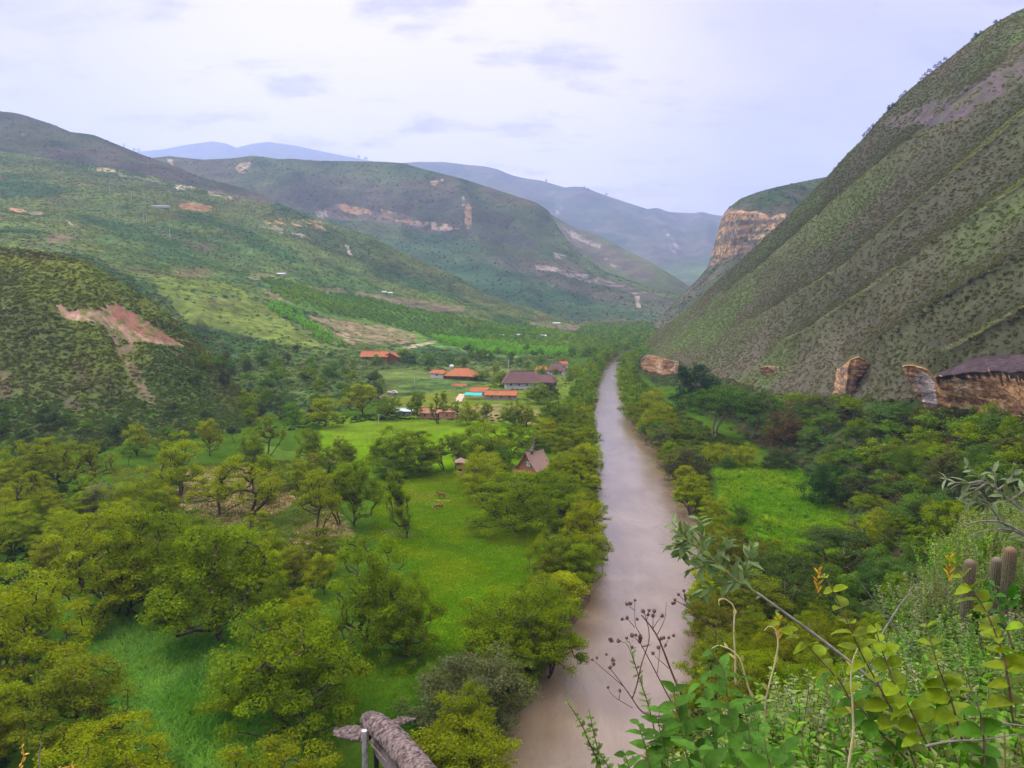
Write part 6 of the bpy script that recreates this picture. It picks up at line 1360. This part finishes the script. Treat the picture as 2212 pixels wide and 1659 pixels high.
def leaf_mat2(name, attr=False, rough=0.5, trans=0.28, var=0.28, under=(1.12, 1.12, 1.35)):
    """broad leaf: veins and mottling, paler underside"""
    m = leaf_mat(name, attr, trans, var, 0.12, rough, 0.12); t = m.node_tree; b = t.nodes['Principled BSDF']
    src = b.inputs['Base Color'].links[0].from_socket; g = N(t, 'ShaderNodeNewGeometry')
    un = N(t, 'ShaderNodeVectorMath', operation='MULTIPLY'); t.links.new(src, un.inputs[0]); un.inputs[1].default_value = under
    tc = N(t, 'ShaderNodeTexCoord'); nz = N(t, 'ShaderNodeTexNoise', i_2=60.0, i_3=4.0, i_4=0.6); t.links.new(tc.outputs['Object'], nz.inputs[0])
    c = mixc(t, g.outputs['Backfacing'], src, un.outputs[0]); s2 = N(t, 'ShaderNodeVectorMath', operation='SCALE'); t.links.new(c, s2.inputs[0]); t.links.new(ramp(t, nz.outputs[0], (0.3, 0.7, 0.78, 1.2)), s2.inputs[3]); t.links.new(s2.outputs[0], b.inputs['Base Color'])
    bp = N(t, 'ShaderNodeBump', i_0=0.4, i_1=0.004); t.links.new(nz.outputs[0], bp.inputs['Height']); t.links.new(bp.outputs[0], b.inputs['Normal'])
    return m
M_bl = leaf_mat2('broad_leaf'); M_bli = leaf_mat2('broad_leaf_scatter', attr=True)
M_stemg = plain('green_stem', (0.16, 0.15, 0.06), 0.7, 0.2, 0.25, 30); M_stemb = plain('brown_stem', (0.13, 0.075, 0.05), 0.8, 0.2, 0.3, 30); M_cane = plain('grey_cane', (0.20, 0.18, 0.155), 0.85, 0.2, 0.3, 30); M_dry = plain('dry_stem', (0.12, 0.065, 0.055), 0.85, 0.1, 0.3, 40); M_tendril = plain('pale_tendril', (0.42, 0.38, 0.20), 0.7, 0.2, 0.2, 40)
def curve_pts(pts, n=None):
    pts = np.array(pts, float); n = n or max(8, len(pts) * 6); t = np.linspace(0, len(pts) - 1, n); P = np.stack([np.interp(t, range(len(pts)), pts[:, k]) for k in range(3)], 1); return smooth1(P, 4)
def leaves_on(P, spacing, L, Wl, kind, ang=0.9, start=0.15, both=True, rs=rng, curl=0.25, taper=0.5, face=0.3, jitter=0.25):
    """positions, directions and normals of leaves along a stem"""
    seg = np.linalg.norm(np.diff(P, axis=0), axis=1); cum = np.concatenate([[0], np.cumsum(seg)]); tot = cum[-1]; s = tot * start; out = []; az = rs.random() * 6.28
    while s < tot:
        p = np.array([np.interp(s, cum, P[:, k]) for k in range(3)]); q = np.array([np.interp(min(s + 0.01, tot), cum, P[:, k]) for k in range(3)]); q0 = np.array([np.interp(max(s - 0.01, 0), cum, P[:, k]) for k in range(3)])
        T = q - q0; T /= np.linalg.norm(T) + 1e-9; a = np.cross(T, (0.2, 0.1, 1)); a /= np.linalg.norm(a); b = np.cross(T, a); az += 2.4 + rs.normal() * 0.3
        for k in range(2 if both else 1):
            an = az + math.pi * k; o_ = math.cos(an) * a + math.sin(an) * b; d = T * math.cos(ang) + o_ * math.sin(ang) + rs.normal(size=3) * jitter * 0.5
            nn = np.array([0, 0, 1.0]) + T * 0.3 - o_ * 0.2 + rs.normal(size=3) * jitter + np.array([0, -face, 0]); f = 1 - taper * (s / tot) ** 3
            out.append((p, d, nn, L * f * (0.75 + 0.5 * rs.random()), Wl * f * (0.75 + 0.5 * rs.random())))
        s += spacing * (0.7 + 0.6 * rs.random())
    return out
def bl_mesh(name, items, kind, mat, curl=0.25, ns=5):
    a = list(zip(*items)); V, F, r = blades(np.array(a[0]), np.array(a[1]), np.array(a[2]), np.array(a[3]), np.array(a[4]), kind, curl, ns=ns); return new_mesh(name, V, F, [mat], True, rnd=r)
def sprig_plant(name, label, cat, stems, rad, stem_mat, leaf, color, group=None, kind='lance', mat=None, tip=None):
    """stems: list of world polylines; leaf: dict(spacing, L, W, ang, start)"""
    e = bpy.data.objects.new(name, None); COL.objects.link(e); base = np.array(stems[0][0], float); e.location = tuple(base); e['label'] = label; e['category'] = cat; e.empty_display_size = 0.05
    if group: e['group'] = group
    items = []
    for i, st in enumerate(stems):
        P = curve_pts(st) - base; P += 0.004 * np.stack([fbm(P + i, 0.08, 2, 3), fbm(P + i, 0.08, 2, 4), fbm(P + i, 0.08, 2, 5)], 1)
        r = rad * (1 if i == 0 else 0.7); m = MB(); m.tube(P, np.linspace(r, r * 0.35, len(P)), 6); obj('stem', m.mesh('stem', [stem_mat], True), e)
        items += leaves_on(P, leaf['spacing'], leaf['L'], leaf['W'], kind, leaf.get('ang', 0.9), leaf.get('start', 0.15), leaf.get('both', True), curl=leaf.get('curl', 0.25), taper=leaf.get('taper', 0.5), jitter=leaf.get('jit', 0.25))
    if items: obj('foliage', bl_mesh('foliage', items, kind, mat or M_bl, leaf.get('curl', 0.25)), e, color=color)
    return e
def Q(pts, d, d2=None):
    n = len(pts); d2 = d if d2 is None else d2; return [Wd(u, v, d + (d2 - d) * i / max(1, n - 1)) for i, (u, v) in enumerate(pts)]
# -- the dense mass of mixed shrubs: nobody could count the stems
def shrub_proto(name, seed, nst, h, spread, spacing, L, Wl, kind, ang=0.9, curl=0.25, ns=4, start=0.25):
    rs = np.random.default_rng(seed); items = []; m = MB()
    for i in range(nst):
        a = rs.random() * 6.283; r = spread * math.sqrt(rs.random()); hh = h * (0.6 + 0.5 * rs.random()); b = np.array([rs.normal() * 0.05, rs.normal() * 0.05, -0.05])
        tip = np.array([math.cos(a) * r, math.sin(a) * r, hh]); mid = b * 0.5 + tip * 0.5 + np.array([math.cos(a), math.sin(a), 0]) * 0.12 * spread + rs.normal(size=3) * 0.04
        P = smooth1(np.array([b, b * 0.75 + mid * 0.25, mid * 0.6 + b * 0.4, mid, mid * 0.5 + tip * 0.5, tip]), 1); m.tube(P, np.linspace(0.006, 0.002, len(P)), 4, 0, False)
        items += leaves_on(P, spacing, L, Wl, kind, ang, start, True, rs, curl, 0.45, 0.1, 0.35)
        for k in range(2):
            j = 2 + k; d = rs.normal(size=3) * 0.5 + np.array([0, 0, 0.6]); Ps = np.array([P[j], P[j] + d * h * 0.12, P[j] + d * h * 0.22 + [0, 0, 0.03]]); m.tube(Ps, [0.003, 0.0025, 0.0015], 3, 0, False); items += leaves_on(curve_pts(Ps, 6), spacing, L * 0.8, Wl * 0.8, kind, ang, 0.1, True, rs, curl, 0.4, 0.1, 0.35)
    a = list(zip(*items)); V, F, r = blades(np.array(a[0]), np.array(a[1]), np.array(a[2]), np.array(a[3]), np.array(a[4]), kind, curl, ns=ns, rs=rs)
    sv, sf = np.array(m.v), np.array(m.f); F2 = np.concatenate([F, sf + len(V)]); me = new_mesh(name, np.concatenate([V, sv]), F2, [M_bli, M_stemg], True, midx=np.r_[np.zeros(len(F)), np.ones(len(sf))], rnd=np.r_[r, np.full(len(sf), 0.5)]); return me
SH = [shrub_proto('sage_shrub', 201, 16, 0.85, 0.42, 0.017, 0.055, 0.026, 'lance', start=0.05), shrub_proto('sage_shrub', 202, 16, 0.75, 0.40, 0.017, 0.050, 0.026, 'lance', 1.0, start=0.05),
      shrub_proto('green_shrub', 203, 16, 0.8, 0.38, 0.019, 0.046, 0.032, 'round', 1.0, start=0.05), shrub_proto('green_shrub', 204, 15, 0.75, 0.42, 0.021, 0.066, 0.036, 'lance', 1.1, start=0.05), shrub_proto('small_leaf_shrub', 205, 20, 0.7, 0.40, 0.014, 0.030, 0.013, 'lance', 0.9, start=0.1)]
def slope_scatter(name, n, y0, y1, k0, k1, protos, cols, s0, s1, label, seed=5, thin=None):
    rs = np.random.default_rng(seed); P = []
    while len(P) < n:
        y = y0 + (y1 - y0) * rs.random() ** 0.85; x = y * (k0 + (k1 - k0) * rs.random()) + 0.1
        if 4.6 < y < 6.4 and 0.53 < x / y: continue
        if thin is not None and not thin(x, y): continue
        P.append((x, y))
    P = np.array(P); z = np.array([drop(x, y, ['near_slope']) or 48 for x, y in P])
    c = np.array(cols)[rs.integers(0, len(cols), n)] * (0.8 + 0.4 * rs.random((n, 1)))
    rot = np.stack([rs.normal(size=n) * 0.15, rs.normal(size=n) * 0.15, rs.random(n) * 6.283], 1)
    ss = s0 + (s1 - s0) * rs.random(n); kk = P[:, 0] / P[:, 1]; ss = np.where((kk > 0.5) & (P[:, 1] > 1.9) & (P[:, 1] < 6.4), np.minimum(ss, 0.62 + 0.25 * rs.random(n)), ss)
    return scatter(name, np.c_[P, z - 0.02], ss, c, protos, label, rot=rot)
SAGE = [(0.165, 0.225, 0.085), (0.135, 0.215, 0.055), (0.11, 0.205, 0.03), (0.19, 0.23, 0.115)]; GRN = [(0.085, 0.225, 0.015), (0.13, 0.26, 0.012), (0.07, 0.18, 0.015), (0.16, 0.26, 0.025)]
slope_scatter('shrub_thicket', 460, 1.4, 5.0, 0.20, 0.86, SH[:2] + SH[3:4], SAGE + GRN[:2], 0.9, 1.35, 'tangle of grey-green shrubs covering the near slope', 5)
slope_scatter('shrub_thicket', 420, 1.4, 5.2, 0.20, 0.86, SH[2:4], GRN + SAGE[:1], 0.8, 1.3, 'tangle of green leafy shrubs covering the near slope', 6)
slope_scatter('shrub_thicket', 900, 4.2, 15.5, 0.28, 0.86, SH, SAGE + GRN[:], 0.65, 1.1, 'grey-green shrubs on the slope behind the first row', 7)
slope_scatter('shrub_thicket', 170, 1.3, 3.2, 0.27, 0.80, SH[2:4], [(0.08, 0.20, 0.015), (0.12, 0.24, 0.015), (0.07, 0.16, 0.015)], 0.9, 1.2, 'fresh green leafy shrubs at the front of the near slope', 12)
slope_scatter('grey_scrub', 260, 6.5, 15.5, 0.58, 0.86, SH[4:], [(0.23, 0.24, 0.17), (0.20, 0.225, 0.13), (0.16, 0.21, 0.09)], 0.7, 1.1, 'silvery grey fine-leaved scrub around the cacti', 8)
print('PATCH', raycast(1650, 1430, ['near_slope']), raycast(1650, 1480, ['near_slope']), raycast(2150, 1420, ['near_slope']))
# -- single plants that stand out
SILVER = (0.125, 0.20, 0.085); YELG = (0.12, 0.17, 0.01); LG = (0.10, 0.20, 0.045)
tipd = 2.25
main = Q([(1990, 1600), (1965, 1545), (1900, 1482), (1830, 1425), (1760, 1370), (1690, 1320), (1635, 1280), (1598, 1258), (1560, 1225), (1520, 1190), (1480, 1165), (1462, 1155)], 2.0, tipd)
subs = [Q([(1598, 1258), (1608, 1235), (1613, 1215), (1622, 1190), (1630, 1172)], 2.2), Q([(1598, 1258), (1570, 1262), (1535, 1268), (1505, 1280)], 2.2), Q([(1545, 1215), (1560, 1195), (1572, 1170)], 2.22), Q([(1520, 1190), (1520, 1165), (1512, 1135), (1508, 1115)], 2.25), Q([(1500, 1176), (1478, 1170), (1455, 1178), (1440, 1180)], 2.26), Q([(1490, 1170), (1475, 1150), (1462, 1140), (1450, 1128)], 2.26), Q([(1560, 1225), (1530, 1220), (1505, 1228), (1486, 1235)], 2.22), Q([(1480, 1165), (1470, 1185), (1468, 1200)], 2.26)]
e = sprig_plant('silvery_shrub', 'long diagonal grey cane reaching over the river with silvery pointed leaves at its end', 'shrub', [main[6:]] + subs, 0.0035, M_stemg, dict(spacing=0.017, L=0.060, W=0.021, ang=0.8, start=0.05, jit=0.5), SILVER)
m = MB(); P = curve_pts(main[:7], 40) - np.array(e.location); m.tube(P, np.linspace(0.006, 0.0036, len(P)), 8); obj('cane', m.mesh('cane', [M_cane], True), e)
it = leaves_on(P, 0.09, 0.045, 0.018, 'lance', 0.9, 0.1, False); obj('foliage', bl_mesh('foliage', it, 'lance', M_bl), e, color=SILVER)
sprig_plant('silvery_shrub', 'silvery branch with pointed leaves reaching in from the right edge above the cacti', 'shrub', [Q([(2300, 1210), (2211, 1155), (2184, 1142), (2160, 1124), (2139, 1093), (2118, 1065)], 4.2), Q([(2290, 1150), (2215, 1105), (2182, 1082), (2157, 1059), (2121, 1039), (2088, 1005)], 4.2), Q([(2121, 1039), (2090, 1045), (2057, 1041), (2034, 1030)], 4.2), Q([(2150, 1055), (2152, 1030), (2140, 1010)], 4.2), Q([(2157, 1059), (2180, 1040), (2190, 1020), (2194, 1005)], 4.2), Q([(2139, 1093), (2110, 1085), (2085, 1090)], 4.2), Q([(2182, 1082), (2205, 1065), (2225, 1045)], 4.2), Q([(2130, 1045), (2105, 1062), (2080, 1070)], 4.2)], 0.011, M_cane, dict(spacing=0.05, L=0.10, W=0.036, ang=0.75, start=0.3, jit=0.4), (0.14, 0.19, 0.095))
sprig_plant('silvery_shrub', 'two bare pale twigs just below the silvery branch at the right edge', 'shrub', [Q([(2260, 1175), (2160, 1124), (2112, 1126), (2079, 1135)], 4.1), Q([(2260, 1180), (2189, 1143), (2144, 1144), (2112, 1149), (2086, 1162)], 4.1)], 0.007, M_cane, dict(spacing=0.12, L=0.08, W=0.034, start=0.55, both=False), (0.14, 0.19, 0.095))
yl = dict(spacing=0.034, L=0.052, W=0.040, ang=1.15, start=0.12, jit=0.4, curl=0.35, taper=0.55)
Y = [('tallest yellow-green round-leaved stem in the middle, with an orange tip', [(1985, 1670), (1940, 1560), (1900, 1480), (1860, 1410), (1822, 1320), (1790, 1255), (1768, 1232)], 1.6, 1.7),
     ('yellow-green round-leaved stem right below the leftmost cactus, with an orange shoot', [(2190, 1560), (2180, 1480), (2165, 1400), (2135, 1330), (2100, 1270), (2065, 1225), (2052, 1205)], 1.5, 1.62),
     ('round-leaved stem with an orange tip low behind the diagonal cane', [(1860, 1560), (1820, 1480), (1770, 1420), (1720, 1370), (1682, 1338)], 1.75, 1.85),
     ('round-leaved stem arching toward the lower middle of the thicket', [(2010, 1620), (1970, 1540), (1930, 1470), (1905, 1400), (1890, 1350)], 1.55, 1.6),
     ('round-leaved stem under the gap between the middle and right stems', [(2080, 1600), (2060, 1530), (2030, 1450), (2010, 1380), (2000, 1345)], 1.55, 1.62),
     ('round-leaved stem leaning left near the middle of the thicket', [(1960, 1640), (1900, 1580), (1850, 1520), (1800, 1480), (1762, 1455)], 1.6, 1.7),
     ('round-leaved stem at the right picture edge below the cacti', [(2290, 1540), (2260, 1460), (2235, 1400), (2215, 1350), (2190, 1320)], 1.45, 1.5),
     ('lowest round-leaved stem near the right edge with heart-shaped leaves', [(2120, 1700), (2130, 1620), (2120, 1540), (2090, 1470), (2070, 1430)], 1.4, 1.48)]
for i, (lab, pts, d1, d2) in enumerate(Y):
    c = (0.115 + 0.03 * random.random(), 0.215, 0.007) if i not in (5, 7) else (0.045, 0.14, 0.010)
    e = sprig_plant('round_leaved_shrub', lab, 'shrub', [Q(pts, d1, d2)], 0.0026, M_stemb, yl, c, group='yellow-green round-leaved shrubs', kind='heart' if i in (1, 7) else 'round')
    if 'orange' in lab:
        tp = np.array(Q(pts, d1, d2)[-1]) - np.array(e.location); it = []
        for k in range(9): it.append((tp - np.array([0, 0, 0.007 * k]), np.array([math.cos(k * 2.4) * 0.7, math.sin(k * 2.4) * 0.7, 0.9]), np.array([0, -0.6, 0.6]), 0.016 + 0.001 * k, 0.005))
        obj('young_shoot', bl_mesh('young_shoot', it, 'lance', M_bl), e, color=(0.42, 0.25, 0.03), label='orange young shoot')
bg_ = [('broad-leaved green plant at the left end of the thicket, beside the dry seed heads', [(1500, 1720), (1485, 1640), (1470, 1560), (1455, 1500), (1462, 1465)], 1.75), ('broad-leaved green plant with a curved top left of the second pale tendril', [(1600, 1720), (1590, 1620), (1575, 1520), (1560, 1440), (1530, 1400)], 1.7),
       ('broad-leaved green plant low at the bottom edge, largest leaves of the thicket', [(1560, 1800), (1545, 1720), (1520, 1650), (1500, 1600)], 1.45), ('broad-leaved green plant at the bottom edge right of the largest-leaved one', [(1680, 1800), (1670, 1720), (1660, 1640), (1650, 1570)], 1.5), ('short broad-leaved plant at the water-side tip of the thicket', [(1420, 1760), (1410, 1680), (1395, 1610), (1380, 1560)], 1.8)]
for i, (lab, pts, d) in enumerate(bg_):
    st = Q(pts, d); st2 = Q([(u + 26 + 12 * i % 20, v + 30) for u, v in pts], d + 0.08); st3 = Q([(u - 34, v + 55) for u, v in pts], d + 0.12)
    sprig_plant('broad_leaved_shrub', lab, 'shrub', [st, st2, st3], 0.003, M_stemg, dict(spacing=0.04, L=0.085 if i in (2, 3) else 0.070, W=0.042 if i in (2, 3) else 0.034, ang=1.05, start=0.12, jit=0.35, curl=0.35), (0.048, 0.145, 0.014), group='broad-leaved green plants', kind='heart')
sprig_plant('glossy_shrub', 'sprig of glossy dark green leaves in front of the two right cacti', 'shrub', [Q([(2190, 1400), (2165, 1330), (2150, 1290), (2150, 1262)], 2.0), Q([(2165, 1330), (2180, 1290), (2200, 1268)], 2.0), Q([(2160, 1310), (2130, 1285), (2110, 1268)], 2.0)], 0.004, M_stemg, dict(spacing=0.022, L=0.050, W=0.022, ang=1.0, start=0.3, jit=0.4), (0.03, 0.12, 0.010))
tl = dict(spacing=0.06, L=0.028, W=0.013, ang=0.5, start=0.0, jit=0.5, both=False)
for lab, pts, d in [('pale hooked tendril hanging at its tip over the olive tree, leftmost of the hooked ones', [(1590, 1480), (1588, 1420), (1586, 1373), (1586, 1342), (1588, 1317), (1583, 1303), (1567, 1292), (1554, 1293), (1556, 1308)], 1.9), ('pale hooked tendril rising below the diagonal cane', [(1640, 1640), (1650, 1560), (1656, 1500), (1676, 1430), (1682, 1385), (1672, 1355), (1658, 1352), (1650, 1362)], 1.75),
                   ('straight pale tendril in front of the thicket, tip beside a dark round leaf', [(1832, 1690), (1836, 1631), (1844, 1580), (1843, 1530), (1838, 1473), (1842, 1423), (1852, 1399)], 1.4), ('arched pale tendril beside the broad-leaved plant at the left', [(1640, 1560), (1612, 1470), (1600, 1420), (1580, 1400), (1555, 1392), (1538, 1402)], 1.8)]:
    sprig_plant('pale_tendril', lab, 'vine', [Q(pts, d)], 0.0028, M_tendril, tl, (0.30, 0.30, 0.10), group='pale hooked tendrils')
sprig_plant('thin_plant', 'thin reddish-stemmed plant with small round leaves at the bottom edge over the river', 'plant', [Q([(1310, 1720), (1296, 1655), (1275, 1605), (1262, 1570), (1245, 1545), (1222, 1515)], 2.3), Q([(1300, 1690), (1292, 1620), (1280, 1570), (1272, 1532)], 2.3), Q([(1330, 1700), (1310, 1645), (1290, 1620), (1262, 1605)], 2.3), Q([(1320, 1720), (1345, 1650), (1372, 1632), (1400, 1636)], 2.3)], 0.0035, M_stemb, dict(spacing=0.024, L=0.026, W=0.019, ang=1.1, start=0.25, jit=0.4), (0.085, 0.18, 0.03), kind='round')
sprig_plant('thin_plant', 'slender small-leaved sprig rising through the dry seed heads', 'plant', [Q([(1420, 1600), (1400, 1520), (1385, 1470), (1372, 1430), (1358, 1385)], 2.2)], 0.003, M_stemg, dict(spacing=0.018, L=0.030, W=0.011, ang=0.9, start=0.2), (0.13, 0.20, 0.09))
sprig_plant('thin_plant', 'small orange-tipped sprig at the lower left corner', 'plant', [Q([(30, 1700), (45, 1655), (52, 1630), (47, 1612)], 3.0), Q([(160, 1700), (110, 1668), (150, 1655), (168, 1650)], 3.0)], 0.004, plain('orange_stem', (0.45, 0.24, 0.06), 0.7), dict(spacing=0.04, L=0.035, W=0.012, start=0.4), (0.45, 0.30, 0.05))
sprig_plant('dry_twig', 'pale crooked dry twig at the lower left corner', 'twig', [Q([(88, 1700), (86, 1655), (84, 1625), (90, 1608), (86, 1602)], 3.0)], 0.004, M_cane, dict(spacing=9, L=0.01, W=0.01, start=1.0), (0.3, 0.3, 0.2))
# -- dry plant with round seed heads
Zp = lambda z: ((z[0] / 3.53 + 1400) * 0.864, (z[1] / 3.53 + 1450) * 0.864)
e = bpy.data.objects.new('seed_head_plant', None); COL.objects.link(e); dS = 2.05; B0 = Wd(*Zp((1400, 1600)), dS); e.location = tuple(B0); e['label'] = 'dry brown branching plant with many round seed heads standing out against the river'; e['category'] = 'plant'
def zs(l, d=dS): return [Wd(*Zp(z), d) - B0 for z in l]
for i, l in enumerate([[(1400, 1600), (1320, 1480), (1240, 1320), (1160, 1180), (1080, 1040), (1000, 880), (950, 740), (900, 560), (870, 480), (830, 430), (760, 370), (720, 310)], [(1240, 1320), (1130, 1200), (1010, 1190), (960, 1020), (900, 920), (850, 820), (800, 740), (780, 670), (720, 590), (700, 540)], [(1010, 1190), (830, 1230), (720, 1190), (680, 1120), (640, 1040), (560, 940), (500, 850), (445, 785)],
                       [(720, 590), (800, 570)], [(640, 1040), (670, 970), (700, 850), (720, 680), (800, 570), (800, 450), (745, 290)], [(860, 820), (880, 640), (890, 520)], [(820, 430), (870, 350), (900, 320)], [(820, 430), (822, 330), (830, 285)], [(640, 1130), (520, 1060), (460, 1020), (425, 955)], [(520, 1060), (530, 985)], [(560, 940), (330, 740), (295, 705)], [(710, 480), (660, 400), (660, 185)], [(660, 270), (595, 220)], [(860, 480), (930, 340), (940, 195)], [(960, 780), (820, 655)], [(700, 860), (600, 560), (520, 540)], [(920, 600), (960, 515)], [(700, 545), (640, 495)], [(660, 420), (600, 345), (552, 350)], [(760, 370), (780, 310)], [(440, 785), (475, 745), (465, 710)]]):
    P = curve_pts(zs(l), 14); m = MB(); w0 = 0.0042 if i == 0 else 0.0026 if i < 5 else 0.0013; m.tube(P, np.linspace(w0, w0 * 0.45, len(P)), 5); obj('stem', m.mesh('stem', [M_dry], True), e)
hm = MB(); hm.ell((0, 0, 0), (0.0048, 0.0048, 0.0042), 9, 6)
for k in range(9): an = k * 0.7; hm.tube([(0.0035 * math.cos(an), 0.0035 * math.sin(an), 0.002), (0.0058 * math.cos(an), 0.0058 * math.sin(an), 0.005)], [0.0012, 0.0003], 4)
hme = hm.mesh('seed_head', [M_dry], True)
for z in [(660, 180), (590, 215), (620, 210), (735, 278), (787, 272), (833, 278), (780, 308), (905, 318), (820, 318), (683, 348), (550, 348), (595, 335), (635, 492), (670, 490), (705, 500), (712, 515), (590, 515), (440, 525), (450, 535), (515, 540), (636, 595), (704, 545), (820, 650), (870, 598), (930, 578), (962, 510), (917, 512), (1005, 492), (893, 520), (408, 658), (325, 690), (285, 705), (465, 708), (475, 745), (443, 775), (422, 948), (530, 980)]:
    o = obj('seed_head', hme, e, loc=Wd(*Zp(z), dS) - B0); o.rotation_euler = (random.random(), random.random(), random.random() * 6); s = random.uniform(0.8, 1.25) if z[0] > 430 else 0.8; o.scale = (s, s, s)
e = bpy.data.objects.new('seed_head_plant', None); COL.objects.link(e); B0 = Wd(*Zp((1480, 560)), 2.3); e.location = tuple(B0); e['label'] = 'second dry stalk with few seed heads, left of the diagonal cane'; e['category'] = 'plant'
for l in ([(1640, 900), (1480, 560), (1380, 470), (1300, 380), (1180, 270), (1110, 190), (1047, 130)], [(1110, 190), (1093, 97)], [(1180, 270), (1015, 178)], [(1380, 640), (1370, 460), (1420, 290)]):
    m = MB(); m.tube(curve_pts(zs(l, 2.3), 12), np.linspace(0.002, 0.001, 12), 5); obj('stem', m.mesh('stem', [M_dry], True), e)
for z in [(1093, 97), (1047, 130), (1105, 140), (1110, 165), (1015, 178), (995, 210), (1010, 205)]:
    obj('seed_head', hme, e, loc=Wd(*Zp(z), 2.3) - B0)
# -- cacti
M_cact = None
m_, t, b = base_mat('cactus_skin', 0.85, 0.15); tc = N(t, 'ShaderNodeTexCoord'); sp = N(t, 'ShaderNodeSeparateXYZ'); t.links.new(tc.outputs['Object'], sp.inputs[0]); nz = N(t, 'ShaderNodeTexNoise', i_2=90.0, i_3=4.0); t.links.new(tc.outputs['Object'], nz.inputs[0])
at = N(t, 'ShaderNodeAttribute', attribute_name='Col'); c = mixc(t, ramp(t, nz.outputs[0], (0.48, 0.62, 0, 1)), at.outputs['Color'], (0.16, 0.14, 0.10)); t.links.new(c, b.inputs['Base Color'])
def cactus(utop, vtop, vbase, dia, d, label, red):
    p0, p1 = Wd(utop, vbase, d), Wd(utop, vtop, d); h = p1[2] - p0[2] + 0.25; nr = 18; nk = nr * 4; V = []; C = []
    zs_ = np.r_[np.linspace(0, h - dia * 0.5, 30), h - dia * 0.5 + dia * 0.5 * np.sin(np.linspace(0.15, 1.5, 9))]
    for z in zs_:
        q = max(0, (z - (h - dia * 0.5)) / (dia * 0.5)); R = dia / 2 * math.sqrt(max(0.003, 1 - q * q)) * (0.86 + 0.14 * min(1, z / h * 2) + 0.02 * math.sin(z * 9))
        for k in range(nk):
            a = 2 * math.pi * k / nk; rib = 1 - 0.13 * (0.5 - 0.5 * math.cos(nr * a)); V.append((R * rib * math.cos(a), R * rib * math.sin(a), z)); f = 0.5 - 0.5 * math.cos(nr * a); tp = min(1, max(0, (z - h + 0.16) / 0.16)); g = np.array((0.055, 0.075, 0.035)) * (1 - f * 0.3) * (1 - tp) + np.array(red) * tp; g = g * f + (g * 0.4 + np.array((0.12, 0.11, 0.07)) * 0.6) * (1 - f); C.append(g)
    F = []
    for i in range(len(zs_) - 1):
        for k in range(nk): k2 = (k + 1) % nk; F.append((i * nk + k, i * nk + k2, (i + 1) * nk + k2, (i + 1) * nk + k))
    e = bpy.data.objects.new('columnar_cactus', None); COL.objects.link(e); e.location = (p0[0], p0[1], p1[2] - h); e['label'] = label; e['category'] = 'cactus'; e.rotation_euler = (0, random.uniform(-.03, .03), random.random())
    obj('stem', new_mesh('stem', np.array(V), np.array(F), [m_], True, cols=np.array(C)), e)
    m = MB()
    for k in range(nr):
        a = 2 * math.pi * k / nr
        for z in np.arange(0.1, h - 0.02, 0.022):
            q = max(0, (z - (h - dia * 0.5)) / (dia * 0.5)); R = dia / 2 * math.sqrt(max(0.01, 1 - q * q)) * 0.98
            for s in range(2):
                dz = random.uniform(-.012, .02); aa = a + random.uniform(-.2, .2); m.add([(R * math.cos(a) - .0008, R * math.sin(a), z), (R * math.cos(a) + .0008, R * math.sin(a), z), ((R + .007) * math.cos(aa), (R + .007) * math.sin(aa), z + dz)], [(0, 1, 2)])
    sp_o = obj('spines', m.mesh('spines', [plain('spine', (0.22, 0.18, 0.12), 0.7)]), e)
cactus(2077, 1208, 1430, 0.094, 6.0, 'left cactus column with a pale pinkish crown', (0.17, 0.115, 0.085))
cactus(2136, 1203, 1430, 0.092, 6.1, 'middle and shortest cactus column, touching the tall one', (0.18, 0.15, 0.13))
cactus(2161, 1182, 1430, 0.100, 5.9, 'right and tallest cactus column with a rusty crown', (0.22, 0.105, 0.06))
# loose twigs in the thicket
for lab, pts, d in [('dead pale twig lying low across the bottom right of the thicket', [(2000, 1610), (2060, 1600), (2120, 1600), (2200, 1585)], 1.5), ('dead grey twig crossing the right end of the thicket', [(2050, 1600), (2110, 1570), (2160, 1560), (2260, 1575)], 1.6), ('bare brown stem right of the tall cactus', [(2200, 1290), (2180, 1262), (2165, 1245), (2152, 1236)], 4.5), ('pale bare stem standing behind the middle of the thicket', [(1900, 1380), (1930, 1330), (1960, 1290), (1975, 1262)], 2.2), ('thin grey cane behind the diagonal one, rising toward the dark trees', [(1990, 1420), (1920, 1340), (1860, 1260), (1830, 1225)], 3.2)]:
    sprig_plant('dry_twig', lab, 'twig', [Q(pts, d)], 0.003, M_cane if 'brown' not in lab else M_dry, dict(spacing=9, L=0.01, W=0.01, start=1.0), (0.3, 0.3, 0.2))
# ================================================================== haze
mh = bpy.data.materials.new('haze'); mh.use_nodes = True; t = mh.node_tree; t.nodes.clear()
pv = N(t, 'ShaderNodeVolumePrincipled'); pv.inputs['Color'].default_value = (0.48, 0.60, 1.0, 1); pv.inputs['Density'].default_value = 0.00012; pv.inputs['Anisotropy'].default_value = 0.2
out = N(t, 'ShaderNodeOutputMaterial'); t.links.new(pv.outputs[0], out.inputs['Volume'])
hb = MB().box((0, 5200, 1010), (6500, 5600, 1015))
obj('haze', hb.mesh('haze', [mh]), kind='stuff', label='thin blue haze filling the valley')
